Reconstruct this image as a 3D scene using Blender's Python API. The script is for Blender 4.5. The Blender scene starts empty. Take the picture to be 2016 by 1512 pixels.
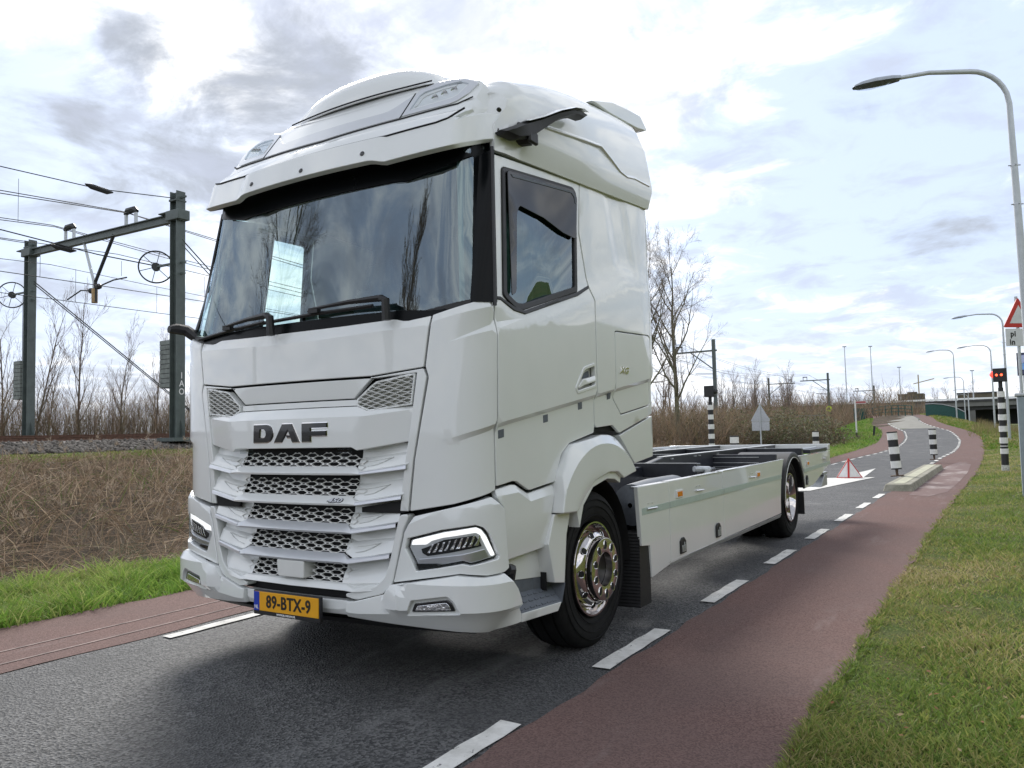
import bpy, bmesh, math, random
import numpy as np
from mathutils import Vector, Matrix
from mathutils.geometry import delaunay_2d_cdt
random.seed(7); RNG = np.random.default_rng(7)
SC = bpy.context.scene
COL = SC.collection
R = math.radians

# ---------------------------------------------------------------- camera, sky, sun, exposure
cd = bpy.data.cameras.new('camera'); cam = bpy.data.objects.new('camera', cd); COL.objects.link(cam)
cd.sensor_width = 36.0; cd.lens = 1548.54 / 2016 * 36; cd.clip_start = 0.05; cd.clip_end = 6000
_M = Matrix(((0.84926, -0.52533, 0.05271), (0.52742, 0.84869, -0.03945), (-0.02401, 0.06131, 0.99783)))
_r = Matrix((_M.col[0], _M.col[2], -_M.col[1])).transposed()
cam.matrix_world = Matrix.Translation((3.4793, -4.6288, 1.3871)) @ _r.to_4x4()
SC.camera = cam
SC.view_settings.view_transform = 'Standard'
try: SC.view_settings.look = 'None'
except Exception: pass
SC.view_settings.gamma = 1.0
SC.view_settings.use_curve_mapping = False
SC.view_settings.exposure = 0.74
SC.cycles.max_bounces = 8; SC.cycles.transparent_max_bounces = 12
SC.cycles.use_denoising = True
try: SC.cycles.denoiser = 'OPENIMAGEDENOISE'
except Exception: pass
SC.cycles.sample_clamp_indirect = 6.0

SUN_DIR = Vector((-0.58, 0.60, 0.58)).normalized()
sd = bpy.data.lights.new('sun', 'SUN'); sun = bpy.data.objects.new('sun', sd); COL.objects.link(sun)
sd.energy = 2.4; sd.angle = R(20); sd.color = (1.0, 0.96, 0.90)
sun.rotation_euler = (-SUN_DIR).to_track_quat('-Z', 'Y').to_euler()
sun.location = (-20, 14, 24)

W = bpy.data.worlds.new('World'); SC.world = W; W.use_nodes = True
def build_world():
    nt = W.node_tree; N = nt.nodes; L = nt.links; N.clear()
    def n(t, **k):
        o = N.new(t)
        for a, b in k.items(): setattr(o, a, b)
        return o
    def m(op, a, b=None, c=None, clamp=False):
        o = n('ShaderNodeMath', operation=op, use_clamp=clamp)
        for i, v in enumerate((a, b, c)):
            if v is None: continue
            if isinstance(v, (int, float)): o.inputs[i].default_value = v
            else: L.new(v, o.inputs[i])
        return o.outputs[0]
    out = n('ShaderNodeOutputWorld'); bg = n('ShaderNodeBackground'); bg.inputs[1].default_value = 0.1
    L.new(bg.outputs[0], out.inputs[0])
    sky = n('ShaderNodeTexSky', sky_type='NISHITA'); sky.sun_disc = False
    sky.sun_elevation = math.asin(SUN_DIR.z); sky.sun_rotation = math.atan2(SUN_DIR.x, SUN_DIR.y)
    sky.air_density = 1.0; sky.dust_density = 1.5; sky.ozone_density = 2.0
    tc = n('ShaderNodeTexCoord'); sp = n('ShaderNodeSeparateXYZ'); L.new(tc.outputs['Generated'], sp.inputs[0])
    x, y, z = sp.outputs
    zz = m('ADD', m('MAXIMUM', z, 0.0), 0.16)
    cb = n('ShaderNodeCombineXYZ'); L.new(m('DIVIDE', x, zz), cb.inputs[0]); L.new(m('DIVIDE', y, zz), cb.inputs[1])
    def noise(scale, det, rough, dist, off=(0, 0, 0)):
        mp = n('ShaderNodeMapping'); mp.inputs['Location'].default_value = off
        L.new(cb.outputs[0], mp.inputs[0])
        t = n('ShaderNodeTexNoise'); t.inputs['Scale'].default_value = scale; t.inputs['Detail'].default_value = det
        t.inputs['Roughness'].default_value = rough; t.inputs['Distortion'].default_value = dist
        L.new(mp.outputs[0], t.inputs['Vector']); return t.outputs[0]
    def blob(d, c0, c1):
        v = n('ShaderNodeVectorMath', operation='DOT_PRODUCT'); L.new(tc.outputs['Generated'], v.inputs[0])
        v.inputs[1].default_value = Vector(d).normalized()
        r = n('ShaderNodeMapRange', interpolation_type='SMOOTHSTEP'); r.inputs[1].default_value = c0; r.inputs[2].default_value = c1
        L.new(v.outputs['Value'], r.inputs[0]); return r.outputs[0]
    def ramp(v, a, b):
        r = n('ShaderNodeMapRange', interpolation_type='SMOOTHSTEP'); r.inputs[1].default_value = a; r.inputs[2].default_value = b
        L.new(v, r.inputs[0]); return r.outputs[0]
    n1 = noise(1.7, 9, 0.62, 0.5, (3.1, 1.7, 0.4))
    n2 = noise(3.4, 8, 0.62, 0.6, (7.3, 2.2, 1.4))
    n3 = noise(0.8, 4, 0.5, 0.2, (1.3, 8.2, 3.0))
    # thick grey cloud bodies (left of the truck and the band over the railway; one added overhead, out of view, to dim the roof)
    grey = m('ADD', m('MULTIPLY', n1, 0.85), m('MULTIPLY', n2, 0.50))
    for d, c0, c1, w in GREY_BLOBS:
        grey = m('ADD', grey, m('MULTIPLY', blob(d, c0, c1), w))
    greym = ramp(grey, 0.74, 1.0)
    # gaps where pale blue shows
    gap = m('ADD', m('MULTIPLY', n2, 0.9), m('MULTIPLY', n3, 0.35))
    for d, c0, c1, w in BLUE_BLOBS:
        gap = m('ADD', gap, m('MULTIPLY', blob(d, c0, c1), w))
    gapm = ramp(gap, 0.50, 0.76)
    mixs = n('ShaderNodeMix', data_type='RGBA'); mixs.inputs['A'].default_value = (9.6, 9.65, 9.7, 1)
    sk = n('ShaderNodeMix', data_type='RGBA', blend_type='MIX'); sk.inputs[0].default_value = 0.86
    L.new(sky.outputs[0], sk.inputs['A']); sk.inputs['B'].default_value = (4.3, 5.2, 6.9, 1)
    L.new(m('MULTIPLY', gapm, 0.92), mixs.inputs[0]); L.new(sk.outputs['Result'], mixs.inputs['B'])
    mixg = n('ShaderNodeMix', data_type='RGBA'); mixg.inputs['B'].default_value = (3.0, 3.25, 3.7, 1)
    L.new(m('MULTIPLY', greym, 0.95), mixg.inputs[0]); L.new(mixs.outputs['Result'], mixg.inputs['A'])
    # thin lavender-grey veil in small patches
    n4 = noise(4.6, 7, 0.6, 0.4, (2.2, 5.1, 0.7))
    veil = n('ShaderNodeMix', data_type='RGBA'); veil.inputs['B'].default_value = (3.9, 4.25, 5.2, 1)
    L.new(m('MULTIPLY', ramp(n4, 0.45, 0.68), 0.66), veil.inputs[0]); L.new(mixg.outputs['Result'], veil.inputs['A']); mixg = veil
    # paler toward the horizon
    hz = ramp(z, 0.16, -0.02)
    mixh = n('ShaderNodeMix', data_type='RGBA'); mixh.inputs['B'].default_value = (5.6, 6.1, 6.9, 1)
    L.new(m('MULTIPLY', hz, 0.55), mixh.inputs[0]); L.new(mixg.outputs['Result'], mixh.inputs['A'])
    L.new(mixh.outputs['Result'], bg.inputs[0])
GREY_BLOBS = [((-0.72, 0.575, 0.385), .985, 1.0, .20), ((-0.66, 0.62, 0.424), .992, 1.0, .12), ((-0.773, 0.465, 0.432), .996, 1.0, .14), ((-0.855, 0.42, 0.30), .99, 1.0, .08), ((-0.829, 0.428, 0.359), .998, 1.0, .16), ((-0.9, 0.43, 0.10), .95, 1.0, .08),
              ((-0.5, -0.65, 0.5), .7, .97, .12), ((-.05, .05, 1.0), .55, .97, .44), ((-0.816, 0.401, 0.417), .997, 1.0, -.25), ((-0.851, 0.42, 0.315), .9985, 1.0, -.16), ((-0.30, 0.85, 0.44), .97, 1.0, -.14), ((-0.208, 0.964, 0.168), .985, 1.0, -.14), ((-0.115, 0.946, 0.304), .985, 1.0, .07)]
BLUE_BLOBS = [((-0.19, 0.92, 0.34), .97, 1.0, .08), ((-0.93, 0.33, 0.16), .95, 1.0, .14), ((0.0, 0.965, 0.26), .97, 1.0, .12), ((-0.60, 0.652, 0.462), .985, 1.0, .14), ((-.83, .45, .24), .98, 1., .14), ((-0.056, 0.91, 0.411), .98, 1.0, .08), ((-.30, .85, .44), .98, 1., -.05), ((-.16, .96, .20), .97, 1., .10)]
build_world()

# ---------------------------------------------------------------- helpers
def tag(o, label=None, cat=None, group=None, kind=None):
    if label: o['label'] = label
    if cat: o['category'] = cat
    if group: o['group'] = group
    if kind: o['kind'] = kind
    return o
def empty(name, label, cat, loc=(0, 0, 0), rz=0.0, group=None):
    o = bpy.data.objects.new(name, None); COL.objects.link(o)
    o.location = loc; o.rotation_euler = (0, 0, rz); o.empty_display_size = 0.2
    return tag(o, label, cat, group)
def link(name, me, mat=None, parent=None, label=None):
    o = bpy.data.objects.new(name, me); COL.objects.link(o)
    if mat is not None and not me.materials: me.materials.append(mat)
    if parent is not None: o.parent = parent
    if label: o['label'] = label
    return o
def smooth(me, ang=35):
    me.polygons.foreach_set('use_smooth', [True] * len(me.polygons))
    me.set_sharp_from_angle(angle=R(ang))
def copy_tree(o, parent=None):
    c = o.copy(); COL.objects.link(c)
    if parent is not None: c.parent = parent
    for ch in list(o.children): copy_tree(ch, c)
    return c
def add_bevel(o, w, seg=2, ang=35):
    b = o.modifiers.new('bevel', 'BEVEL'); b.width = w; b.segments = seg; b.limit_method = 'ANGLE'; b.angle_limit = R(ang); b.harden_normals = False
    return o

class MB:
    """collects geometry of ONE part"""
    def __init__(s): s.v = []; s.f = []; s.mi = []; s.cur = 0
    def add(s, vs, fs):
        b = len(s.v); s.v += [tuple(map(float, q)) for q in vs]; s.f += [tuple(b + i for i in q) for q in fs]; s.mi += [s.cur] * len(fs)
    def box(s, c, d, rot=None):
        x, y, z = d[0] / 2, d[1] / 2, d[2] / 2
        vs = [Vector((a * x, b * y, e * z)) for a in (-1, 1) for b in (-1, 1) for e in (-1, 1)]
        if rot is not None: vs = [rot @ q for q in vs]
        vs = [q + Vector(c) for q in vs]
        s.add(vs, [(0, 1, 3, 2), (4, 6, 7, 5), (0, 4, 5, 1), (2, 3, 7, 6), (0, 2, 6, 4), (1, 5, 7, 3)])
    def bx(s, x0, x1, y0, y1, z0, z1): s.box(((x0 + x1) / 2, (y0 + y1) / 2, (z0 + z1) / 2), (abs(x1 - x0), abs(y1 - y0), abs(z1 - z0)))
    def bar(s, a, b, w, h=None, up=(0, 0, 1)):
        a, b = Vector(a), Vector(b); d = (b - a); L = d.length; d.normalize()
        u = Vector(up); x = d.cross(u)
        if x.length < 1e-4: x = d.cross(Vector((1, 0, 0)))
        x.normalize(); u = x.cross(d); h = h or w
        s.box((a + b) / 2, (w, L, h), Matrix((x, d, u)).transposed())
    def tube(s, pts, r, seg=8, cap=True):
        pts = [Vector(p) for p in pts]; n = len(pts); rs = r if isinstance(r, (list, tuple)) else [r] * n
        rings = []; prev = None
        for i, p in enumerate(pts):
            t = (pts[min(i + 1, n - 1)] - pts[max(i - 1, 0)]).normalized()
            if prev is None:
                u = t.cross(Vector((0, 0, 1)))
                if u.length < 1e-3: u = t.cross(Vector((1, 0, 0)))
            else: u = prev - t * prev.dot(t)
            u.normalize(); prev = u; v = t.cross(u)
            rings.append([p + (u * math.cos(k * 2 * math.pi / seg) + v * math.sin(k * 2 * math.pi / seg)) * rs[i] for k in range(seg)])
        vs = [q for ring in rings for q in ring]
        fs = [(i * seg + k, i * seg + (k + 1) % seg, (i + 1) * seg + (k + 1) % seg, (i + 1) * seg + k) for i in range(n - 1) for k in range(seg)]
        if cap: fs += [tuple(range(seg))[::-1], tuple((n - 1) * seg + k for k in range(seg))]
        s.add(vs, fs)
    def lathe(s, prof, c, axis='x', seg=48, close=False):
        """prof: (along, radius)"""
        vs = []
        for a, r in prof:
            for k in range(seg):
                t = 2 * math.pi * k / seg; p, q = r * math.cos(t), r * math.sin(t)
                vs.append({'x': (c[0] + a, c[1] + p, c[2] + q), 'y': (c[0] + p, c[1] + a, c[2] + q), 'z': (c[0] + p, c[1] + q, c[2] + a)}[axis])
        n = len(prof)
        fs = [(i * seg + k, i * seg + (k + 1) % seg, (i + 1) * seg + (k + 1) % seg, (i + 1) * seg + k) for i in range(n - 1) for k in range(seg)]
        s.add(vs, fs)
    def prism(s, poly, h0, h1, axis='x'):
        """poly in the two other axes (in xyz order), extruded along axis"""
        def P(a, b, h): return {'x': (h, a, b), 'y': (a, h, b), 'z': (a, b, h)}[axis]
        n = len(poly); vs = [P(a, b, h0) for a, b in poly] + [P(a, b, h1) for a, b in poly]
        s.add(vs, [(i, (i + 1) % n, n + (i + 1) % n, n + i) for i in range(n)] + [tuple(range(n))[::-1], tuple(range(n, 2 * n))])
    def grid(s, rows):
        n, m_ = len(rows), len(rows[0])
        s.add([p for r in rows for p in r], [(i * m_ + j, i * m_ + j + 1, (i + 1) * m_ + j + 1, (i + 1) * m_ + j) for i in range(n - 1) for j in range(m_ - 1)])
    def mesh(s, name, sm=35, fix=True):
        me = bpy.data.meshes.new(name); me.from_pydata(s.v, [], s.f)
        if s.mi and max(s.mi) > 0: me.polygons.foreach_set('material_index', s.mi)
        if fix:
            bm = bmesh.new(); bm.from_mesh(me); bmesh.ops.recalc_face_normals(bm, faces=bm.faces); bm.to_mesh(me); bm.free()
        if sm: smooth(me, sm)
        me.update(); return me
    def build(s, name, mat, parent=None, bevel=0, sm=35, fix=True, label=None):
        me = s.mesh(name, sm, fix)
        for mm in (mat if isinstance(mat, (list, tuple)) else [mat]): me.materials.append(mm)
        o = link(name, me, None, parent, label)
        if bevel: add_bevel(o, bevel)
        return o
def np_mesh(name, V, F4, mat, uvcol=None):
    me = bpy.data.meshes.new(name); V = np.asarray(V, np.float32); F4 = np.asarray(F4, np.int32)
    k = F4.shape[1]
    me.vertices.add(len(V)); me.vertices.foreach_set('co', V.ravel())
    me.loops.add(F4.size); me.loops.foreach_set('vertex_index', F4.ravel())
    me.polygons.add(len(F4)); me.polygons.foreach_set('loop_start', np.arange(0, F4.size, k, dtype=np.int32))
    me.update(calc_edges=True)
    if uvcol is not None:
        a = me.color_attributes.new('col', 'FLOAT_COLOR', 'POINT'); a.data.foreach_set('color', np.asarray(uvcol, np.float32).ravel())
    me.materials.append(mat); return me
def text_mesh(txt, size, ext=0.001, bold=0.0, sx=1.0, shear=0.0, align='CENTER', spacing=1.0):
    c = bpy.data.curves.new('t', 'FONT'); c.body = txt; c.size = size; c.extrude = ext; c.offset = bold; c.shear = shear
    c.align_x = align; c.align_y = 'CENTER'; c.space_character = spacing; c.resolution_u = 3
    o = bpy.data.objects.new('t', c); COL.objects.link(o)
    me = bpy.data.meshes.new_from_object(o.evaluated_get(bpy.context.evaluated_depsgraph_get()))
    bpy.data.objects.remove(o); bpy.data.curves.remove(c)
    if sx != 1.0: me.transform(Matrix.Diagonal((sx, 1, 1, 1)))
    return me

# ---------------------------------------------------------------- materials
def mat(name, col, rough=0.6, metal=0.0, var=0.08, scale=8.0, bump=0.0, bscale=60.0, coat=0.0, spec=0.5, det=4, col2=None, stretch=None, emit=None, vcol=False, trans=0.0, leaf=0.0):
    m = bpy.data.materials.new(name); m.use_nodes = True; nt = m.node_tree; N, L = nt.nodes, nt.links
    p = N['Principled BSDF']; p.inputs['Roughness'].default_value = rough; p.inputs['Metallic'].default_value = metal
    p.inputs['Coat Weight'].default_value = coat; p.inputs['Coat Roughness'].default_value = 0.03; p.inputs['Specular IOR Level'].default_value = spec
    tc = N.new('ShaderNodeTexCoord'); mp = N.new('ShaderNodeMapping'); L.new(tc.outputs['Object'], mp.inputs[0])
    if stretch: mp.inputs['Scale'].default_value = stretch
    nz = N.new('ShaderNodeTexNoise'); nz.inputs['Scale'].default_value = scale; nz.inputs['Detail'].default_value = det; nz.inputs['Roughness'].default_value = 0.6
    L.new(mp.outputs[0], nz.inputs['Vector'])
    mx = N.new('ShaderNodeMix'); mx.data_type = 'RGBA'
    c2 = col2 or tuple(max(0, c * (1 - var)) for c in col); c1 = col if col2 else tuple(min(1, c * (1 + var)) for c in col)
    mx.inputs['A'].default_value = (*c1, 1); mx.inputs['B'].default_value = (*c2, 1)
    rp = N.new('ShaderNodeMapRange'); rp.inputs[1].default_value = 0.33; rp.inputs[2].default_value = 0.67
    L.new(nz.outputs[0], rp.inputs[0]); L.new(rp.outputs[0], mx.inputs[0])
    last = mx.outputs['Result']
    if vcol:
        at = N.new('ShaderNodeAttribute'); at.attribute_name = 'col'
        mm = N.new('ShaderNodeMix'); mm.data_type = 'RGBA'; mm.blend_type = 'MULTIPLY'; mm.inputs[0].default_value = 1.0
        L.new(at.outputs['Color'], mm.inputs['A']); L.new(last, mm.inputs['B']); last = mm.outputs['Result']
    L.new(last, p.inputs['Base Color'])
    if bump:
        b2 = N.new('ShaderNodeTexNoise'); b2.inputs['Scale'].default_value = bscale; b2.inputs['Detail'].default_value = 4
        L.new(mp.outputs[0], b2.inputs['Vector'])
        bp = N.new('ShaderNodeBump'); bp.inputs['Strength'].default_value = bump; bp.inputs['Distance'].default_value = 0.01
        L.new(b2.outputs[0], bp.inputs['Height']); L.new(bp.outputs[0], p.inputs['Normal'])
    if emit:
        p.inputs['Emission Color'].default_value = (*emit[0], 1); p.inputs['Emission Strength'].default_value = emit[1]
    if leaf:
        tl = N.new('ShaderNodeBsdfTranslucent'); L.new(last, tl.inputs['Color']); ms = N.new('ShaderNodeMixShader'); ms.inputs[0].default_value = leaf
        L.new(p.outputs[0], ms.inputs[1]); L.new(tl.outputs[0], ms.inputs[2]); L.new(ms.outputs[0], N['Material Output'].inputs[0])
    return m
def glass(name, tint, ior=1.8, rough=0.0):
    m = bpy.data.materials.new(name); m.use_nodes = True; nt = m.node_tree; N, L = nt.nodes, nt.links
    N.remove(N['Principled BSDF'])
    tr = N.new('ShaderNodeBsdfTransparent'); gl = N.new('ShaderNodeBsdfGlossy'); gl.inputs['Roughness'].default_value = rough; gl.inputs['Color'].default_value = (.74, .86, .92, 1)
    tc = N.new('ShaderNodeTexCoord'); nz = N.new('ShaderNodeTexNoise'); nz.inputs['Scale'].default_value = 3.0; L.new(tc.outputs['Object'], nz.inputs['Vector'])
    mx = N.new('ShaderNodeMix'); mx.data_type = 'RGBA'; mx.inputs['A'].default_value = (*tint, 1); mx.inputs['B'].default_value = (*[t * .94 for t in tint], 1)
    L.new(nz.outputs[0], mx.inputs[0]); L.new(mx.outputs['Result'], tr.inputs['Color'])
    fr = N.new('ShaderNodeFresnel'); ge = N.new('ShaderNodeNewGeometry'); mr = N.new('ShaderNodeMapRange')   # thin pane: same reflection from both sides
    mr.inputs[3].default_value = ior; mr.inputs[4].default_value = 1 / ior; L.new(ge.outputs['Backfacing'], mr.inputs[0]); L.new(mr.outputs[0], fr.inputs['IOR'])
    ms = N.new('ShaderNodeMixShader'); L.new(fr.outputs[0], ms.inputs[0]); L.new(tr.outputs[0], ms.inputs[1]); L.new(gl.outputs[0], ms.inputs[2])
    L.new(ms.outputs[0], N['Material Output'].inputs[0]); return m
M = {}
M['paint'] = mat('white_paint', (0.77, 0.788, 0.786), 0.32, var=0.02, scale=2.0, coat=1.0, bump=0.012, bscale=9.0)
M['paint_silver'] = mat('silver_paint', (0.60, 0.62, 0.65), 0.3, metal=0.35, var=0.02, coat=0.8)
M['mesh_white'] = mat('white_plastic', (0.72, 0.725, 0.71), 0.45, var=0.03)
M['satin'] = mat('satin_silver', (0.62, 0.63, 0.66), 0.28, metal=0.85, var=0.04)
M['black'] = mat('black_plastic', (0.014, 0.014, 0.016), 0.5, var=0.2, scale=30, bump=0.05, bscale=200)
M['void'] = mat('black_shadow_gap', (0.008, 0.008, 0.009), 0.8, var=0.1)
M['rubber'] = mat('tyre_rubber', (0.011, 0.011, 0.012), 0.8, var=0.3, scale=14, spec=.25, bump=0.1, bscale=90)
M['lamp_inner'] = mat('lamp_inner_grey', (0.07, 0.065, 0.075), 0.25, var=.25, scale=30)
M['rimchrome'] = mat('wheel_chrome', (0.62, 0.59, 0.57), 0.07, metal=1.0, var=0.06, scale=20)
M['chrome'] = mat('polished_chrome', (0.86, 0.84, 0.83), 0.05, metal=1.0, var=0.03)
M['gloss_black'] = mat('gloss_black', (0.01, 0.01, 0.012), 0.12, var=0.1, coat=0.5)
M['frit'] = mat('black_glass_border', (0.005, 0.006, 0.007), 0.25, var=0.1, spec=0.12)
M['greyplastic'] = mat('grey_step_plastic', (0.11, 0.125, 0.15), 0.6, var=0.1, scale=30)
M['chassis'] = mat('chassis_navy', (0.018, 0.02, 0.028), 0.38, var=0.25, scale=10)
M['galv'] = mat('galvanised_steel', (0.48, 0.50, 0.52), 0.45, metal=0.7, var=0.12, scale=20)
M['galvpole'] = mat('painted_grey_pole', (0.50, 0.53, 0.55), 0.5, var=0.06, scale=6, metal=0.25)
M['alu'] = mat('aluminium', (0.75, 0.75, 0.76), 0.3, metal=0.8, var=0.05)
M['stripe'] = mat('greenish_reflective_tape', (0.44, 0.53, 0.49), 0.3, var=0.05, scale=20)
M['lowband'] = mat('grey_bottom_edge', (0.40, 0.40, 0.40), 0.3, var=0.12, scale=4, coat=0.5)
M['amber'] = mat('amber_lens', (0.75, 0.22, 0.01), 0.15, var=0.1, scale=40)
M['glass'] = glass('windscreen_glass', (0.62, 0.82, 0.80), 2.5)
M['sideglass'] = glass('side_window_glass', (0.34, 0.52, 0.43), 2.4)
M['lens'] = glass('clear_lens', (0.93, 0.94, 0.95), 1.32)
M['tinted'] = mat('smoked_acrylic', (0.012, 0.013, 0.014), 0.08, var=0.1)
M['drl'] = mat('white_daylight_strip', (0.9, 0.9, 0.9), 0.3, var=0.01, emit=((1, 1, 1), 0.55))
M['reflector'] = mat('lamp_reflector', (0.8, 0.8, 0.82), 0.08, metal=1.0, var=0.05, bump=0.6, bscale=40)
M['yellow'] = mat('yellow_plate', (0.80, 0.38, 0.012), 0.4, var=0.04, scale=20)
M['blue'] = mat('blue_band', (0.01, 0.045, 0.42), 0.4, var=0.05)
M['textblack'] = mat('black_lettering', (0.012, 0.011, 0.011), 0.5, var=0.1)
M['textwhite'] = mat('white_lettering', (0.8, 0.8, 0.8), 0.5, var=0.03)
M['curtain'] = mat('grey_curtain', (0.15, 0.20, 0.20), 0.9, var=0.12, scale=5, stretch=(9, 9, 1))  # teal cast of the cloth stands in for green reflected by the side glass
M['interior'] = mat('cab_interior', (0.035, 0.04, 0.045), 0.8, var=0.2)
M['seat'] = mat('seat_fabric', (0.07, 0.08, 0.085), 0.9, var=0.2, scale=20)
# ================================================================ SETTING: terrain, road, rail embankment
def sm01(t): t = np.clip(t, 0, 1); return t * t * (3 - 2 * t)
def road_z(y): return 2.45 * sm01((np.asarray(y, float) - 42) / 75)
_cy = [-200, 30, 36, 42.8, 49, 53.5, 58.6, 63.8, 67.7, 72, 77.6, 82.9, 87, 91, 100, 115, 140, 200]
_rr = [1.39, 1.45, 1.56, 1.47, 1.32, 1.18, .84, .36, -.1, -1.09, -2.27, -3.17, -3.7, -4.0, -5.2, -7.5, -11, -22]
_ll = [-1.78, -1.60, -1.50, -1.56, -1.84, -2.07, -2.42, -2.95, -3.4, -4.3, -5.45, -6.3, -6.85, -7.2, -8.4, -10.7, -14.2, -25.2]
def edges(y):
    r = float(np.interp(y, _cy, _rr)); l = float(np.interp(y, _cy, _ll)); return l, r
def lane_r(y): return float(np.interp(y, [-200, 8, 13, 20, 28, 39, 50, 59, 65, 71, 79, 85, 92, 100, 140, 200], [2.66, 2.67, 2.74, 2.86, 2.86, 2.76, 2.56, 2.2, 1.6, .55, -1.05, -2.0, -2.7, -3.7, -9.5, -20.5]))
def lane_l(y): return float(np.interp(y, [-200, 0, 10, 20, 27, 33, 44, 52, 59, 66, 71, 78, 84, 90, 100, 140, 200], [-3.05, -2.93, -2.85, -2.6, -2.5, -2.75, -3.2, -3.5, -4.05, -4.75, -5.5, -6.95, -7.8, -8.4, -9.7, -15.5, -26.5]))
def ground_mat(name, kind):
    m = bpy.data.materials.new(name); m.use_nodes = True; nt = m.node_tree; N, L = nt.nodes, nt.links; p = N['Principled BSDF']
    tc = N.new('ShaderNodeTexCoord'); src = tc.outputs['Object']
    def noise(sc, det=4, rough=.6, st=(1, 1, 1)):
        mp = N.new('ShaderNodeMapping'); mp.inputs['Scale'].default_value = st; L.new(src, mp.inputs[0])
        t = N.new('ShaderNodeTexNoise'); t.inputs['Scale'].default_value = sc; t.inputs['Detail'].default_value = det; t.inputs['Roughness'].default_value = rough; L.new(mp.outputs[0], t.inputs['Vector']); return t.outputs[0]
    def rng(v, a, b, c=0, d=1):
        r = N.new('ShaderNodeMapRange'); r.interpolation_type = 'SMOOTHSTEP'
        for i, q in enumerate((a, b, c, d)): r.inputs[i + 1].default_value = q
        L.new(v, r.inputs[0]); return r.outputs[0]
    def mix(f, a, b, bt='MIX'):
        x = N.new('ShaderNodeMix'); x.data_type = 'RGBA'; x.blend_type = bt
        if isinstance(f, float): x.inputs[0].default_value = f
        else: L.new(f, x.inputs[0])
        for k, q in (('A', a), ('B', b)):
            if isinstance(q, tuple): x.inputs[k].default_value = (*q, 1)
            else: L.new(q, x.inputs[k])
        return x.outputs['Result']
    def vor(sc, feat='F1'):
        v = N.new('ShaderNodeTexVoronoi'); v.inputs['Scale'].default_value = sc; v.feature = feat; L.new(src, v.inputs['Vector']); return v
    def bump(h, st, dist):
        b = N.new('ShaderNodeBump'); b.inputs['Strength'].default_value = st; b.inputs['Distance'].default_value = dist; L.new(h, b.inputs['Height']); L.new(b.outputs[0], p.inputs['Normal'])
    p.inputs['Roughness'].default_value = .85; p.inputs['Specular IOR Level'].default_value = .12 if kind in ('verge', 'bank', 'ballast', 'lane') else .4
    if kind == 'asphalt':
        v = vor(78); c = mix(rng(v.outputs['Color'], .1, .95), (.026, .027, .029), (.155, .155, .156))
        c = mix(rng(noise(.9, 3), .40, .62), c, mix(.55, c, (.05, .05, .052)))
        c = mix(rng(noise(1.6, 5, .65, (1, .35, 1)), .55, .75, 0, .5), c, (.27, .27, .27))
        c = mix(rng(noise(14, 3), .70, .80, 0, .5), c, (.30, .30, .29))
        L.new(c, p.inputs['Base Color']); p.inputs['Roughness'].default_value = .72; bump(v.outputs['Distance'], .9, .012)
    elif kind == 'lane':
        v = vor(130); c = mix(rng(v.outputs['Color'], 0, 1), (.108, .066, .059), (.220, .140, .125))
        c = mix(rng(noise(.7, 4), .35, .65), c, mix(.35, c, (.125, .095, .09)))
        c = mix(rng(noise(2.2, 5, .7, (1, .22, 1)), .56, .78, 0, .55), c, (.27, .225, .215))
        c = mix(rng(noise(30, 2), .72, .82, 0, .5), c, (.34, .30, .28))
        L.new(c, p.inputs['Base Color']); bump(v.outputs['Distance'], .5, .006)
    elif kind == 'worn':
        # dusty whitish wear beside the island
        c = mix(rng(noise(1.3, 5, .7, (1, .5, 1)), .46, .72), (.155, .096, .087), (.36, .31, .295)); L.new(c, p.inputs['Base Color'])
    elif kind == 'paint':
        c = mix(rng(noise(7, 5, .7), .30, .75), (.74, .73, .70), (.52, .51, .48)); c = mix(rng(noise(26, 5, .75, (1, .5, 1)), .60, .68), c, (.13, .13, .13)); L.new(c, p.inputs['Base Color']); bump(noise(150), .3, .004)
    elif kind == 'verge':
        c = mix(rng(noise(1.1, 5), .38, .62), (.075, .115, .025), (.14, .14, .05)); c = mix(rng(noise(5, 4), .50, .70), c, (.13, .115, .05)); c = mix(rng(noise(38, 3), .45, .7, 0, .8), c, (.025, .035, .010)); L.new(c, p.inputs['Base Color']); bump(noise(90, 5), .8, .03)
    elif kind == 'bank':
        c = mix(rng(noise(2.0, 6, .7), .35, .65), (.055, .040, .027), (.115, .086, .058)); c = mix(rng(noise(.6, 4), .55, .72, 0, .7), c, (.05, .062, .022)); c = mix(rng(noise(24, 4), .5, .75, 0, .7), c, (.045, .033, .022)); L.new(c, p.inputs['Base Color']); bump(noise(60, 6), .9, .05)
    elif kind == 'ballast':
        v = vor(13); c = mix(rng(v.outputs['Color'], 0, 1), (.07, .062, .055), (.28, .26, .24)); L.new(c, p.inputs['Base Color']); bump(v.outputs['Distance'], 1.0, .06)
    elif kind == 'deck':
        c = mix(rng(noise(1.5, 4), .35, .65), (.20, .195, .17), (.26, .25, .22)); L.new(c, p.inputs['Base Color'])
    elif kind == 'concrete':
        c = mix(rng(noise(4, 6, .7), .32, .68), (.34, .32, .26), (.20, .19, .145)); c = mix(rng(noise(60, 3), .55, .75, 0, .6), c, (.42, .41, .36)); L.new(c, p.inputs['Base Color']); bump(noise(80, 4), .4, .01)
    return m
for k in ('asphalt', 'lane', 'worn', 'paint', 'verge', 'bank', 'ballast', 'deck', 'concrete'): M['g_' + k] = ground_mat('ground_' + k, k)
def struct(o): o['kind'] = 'structure'; return o

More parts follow.
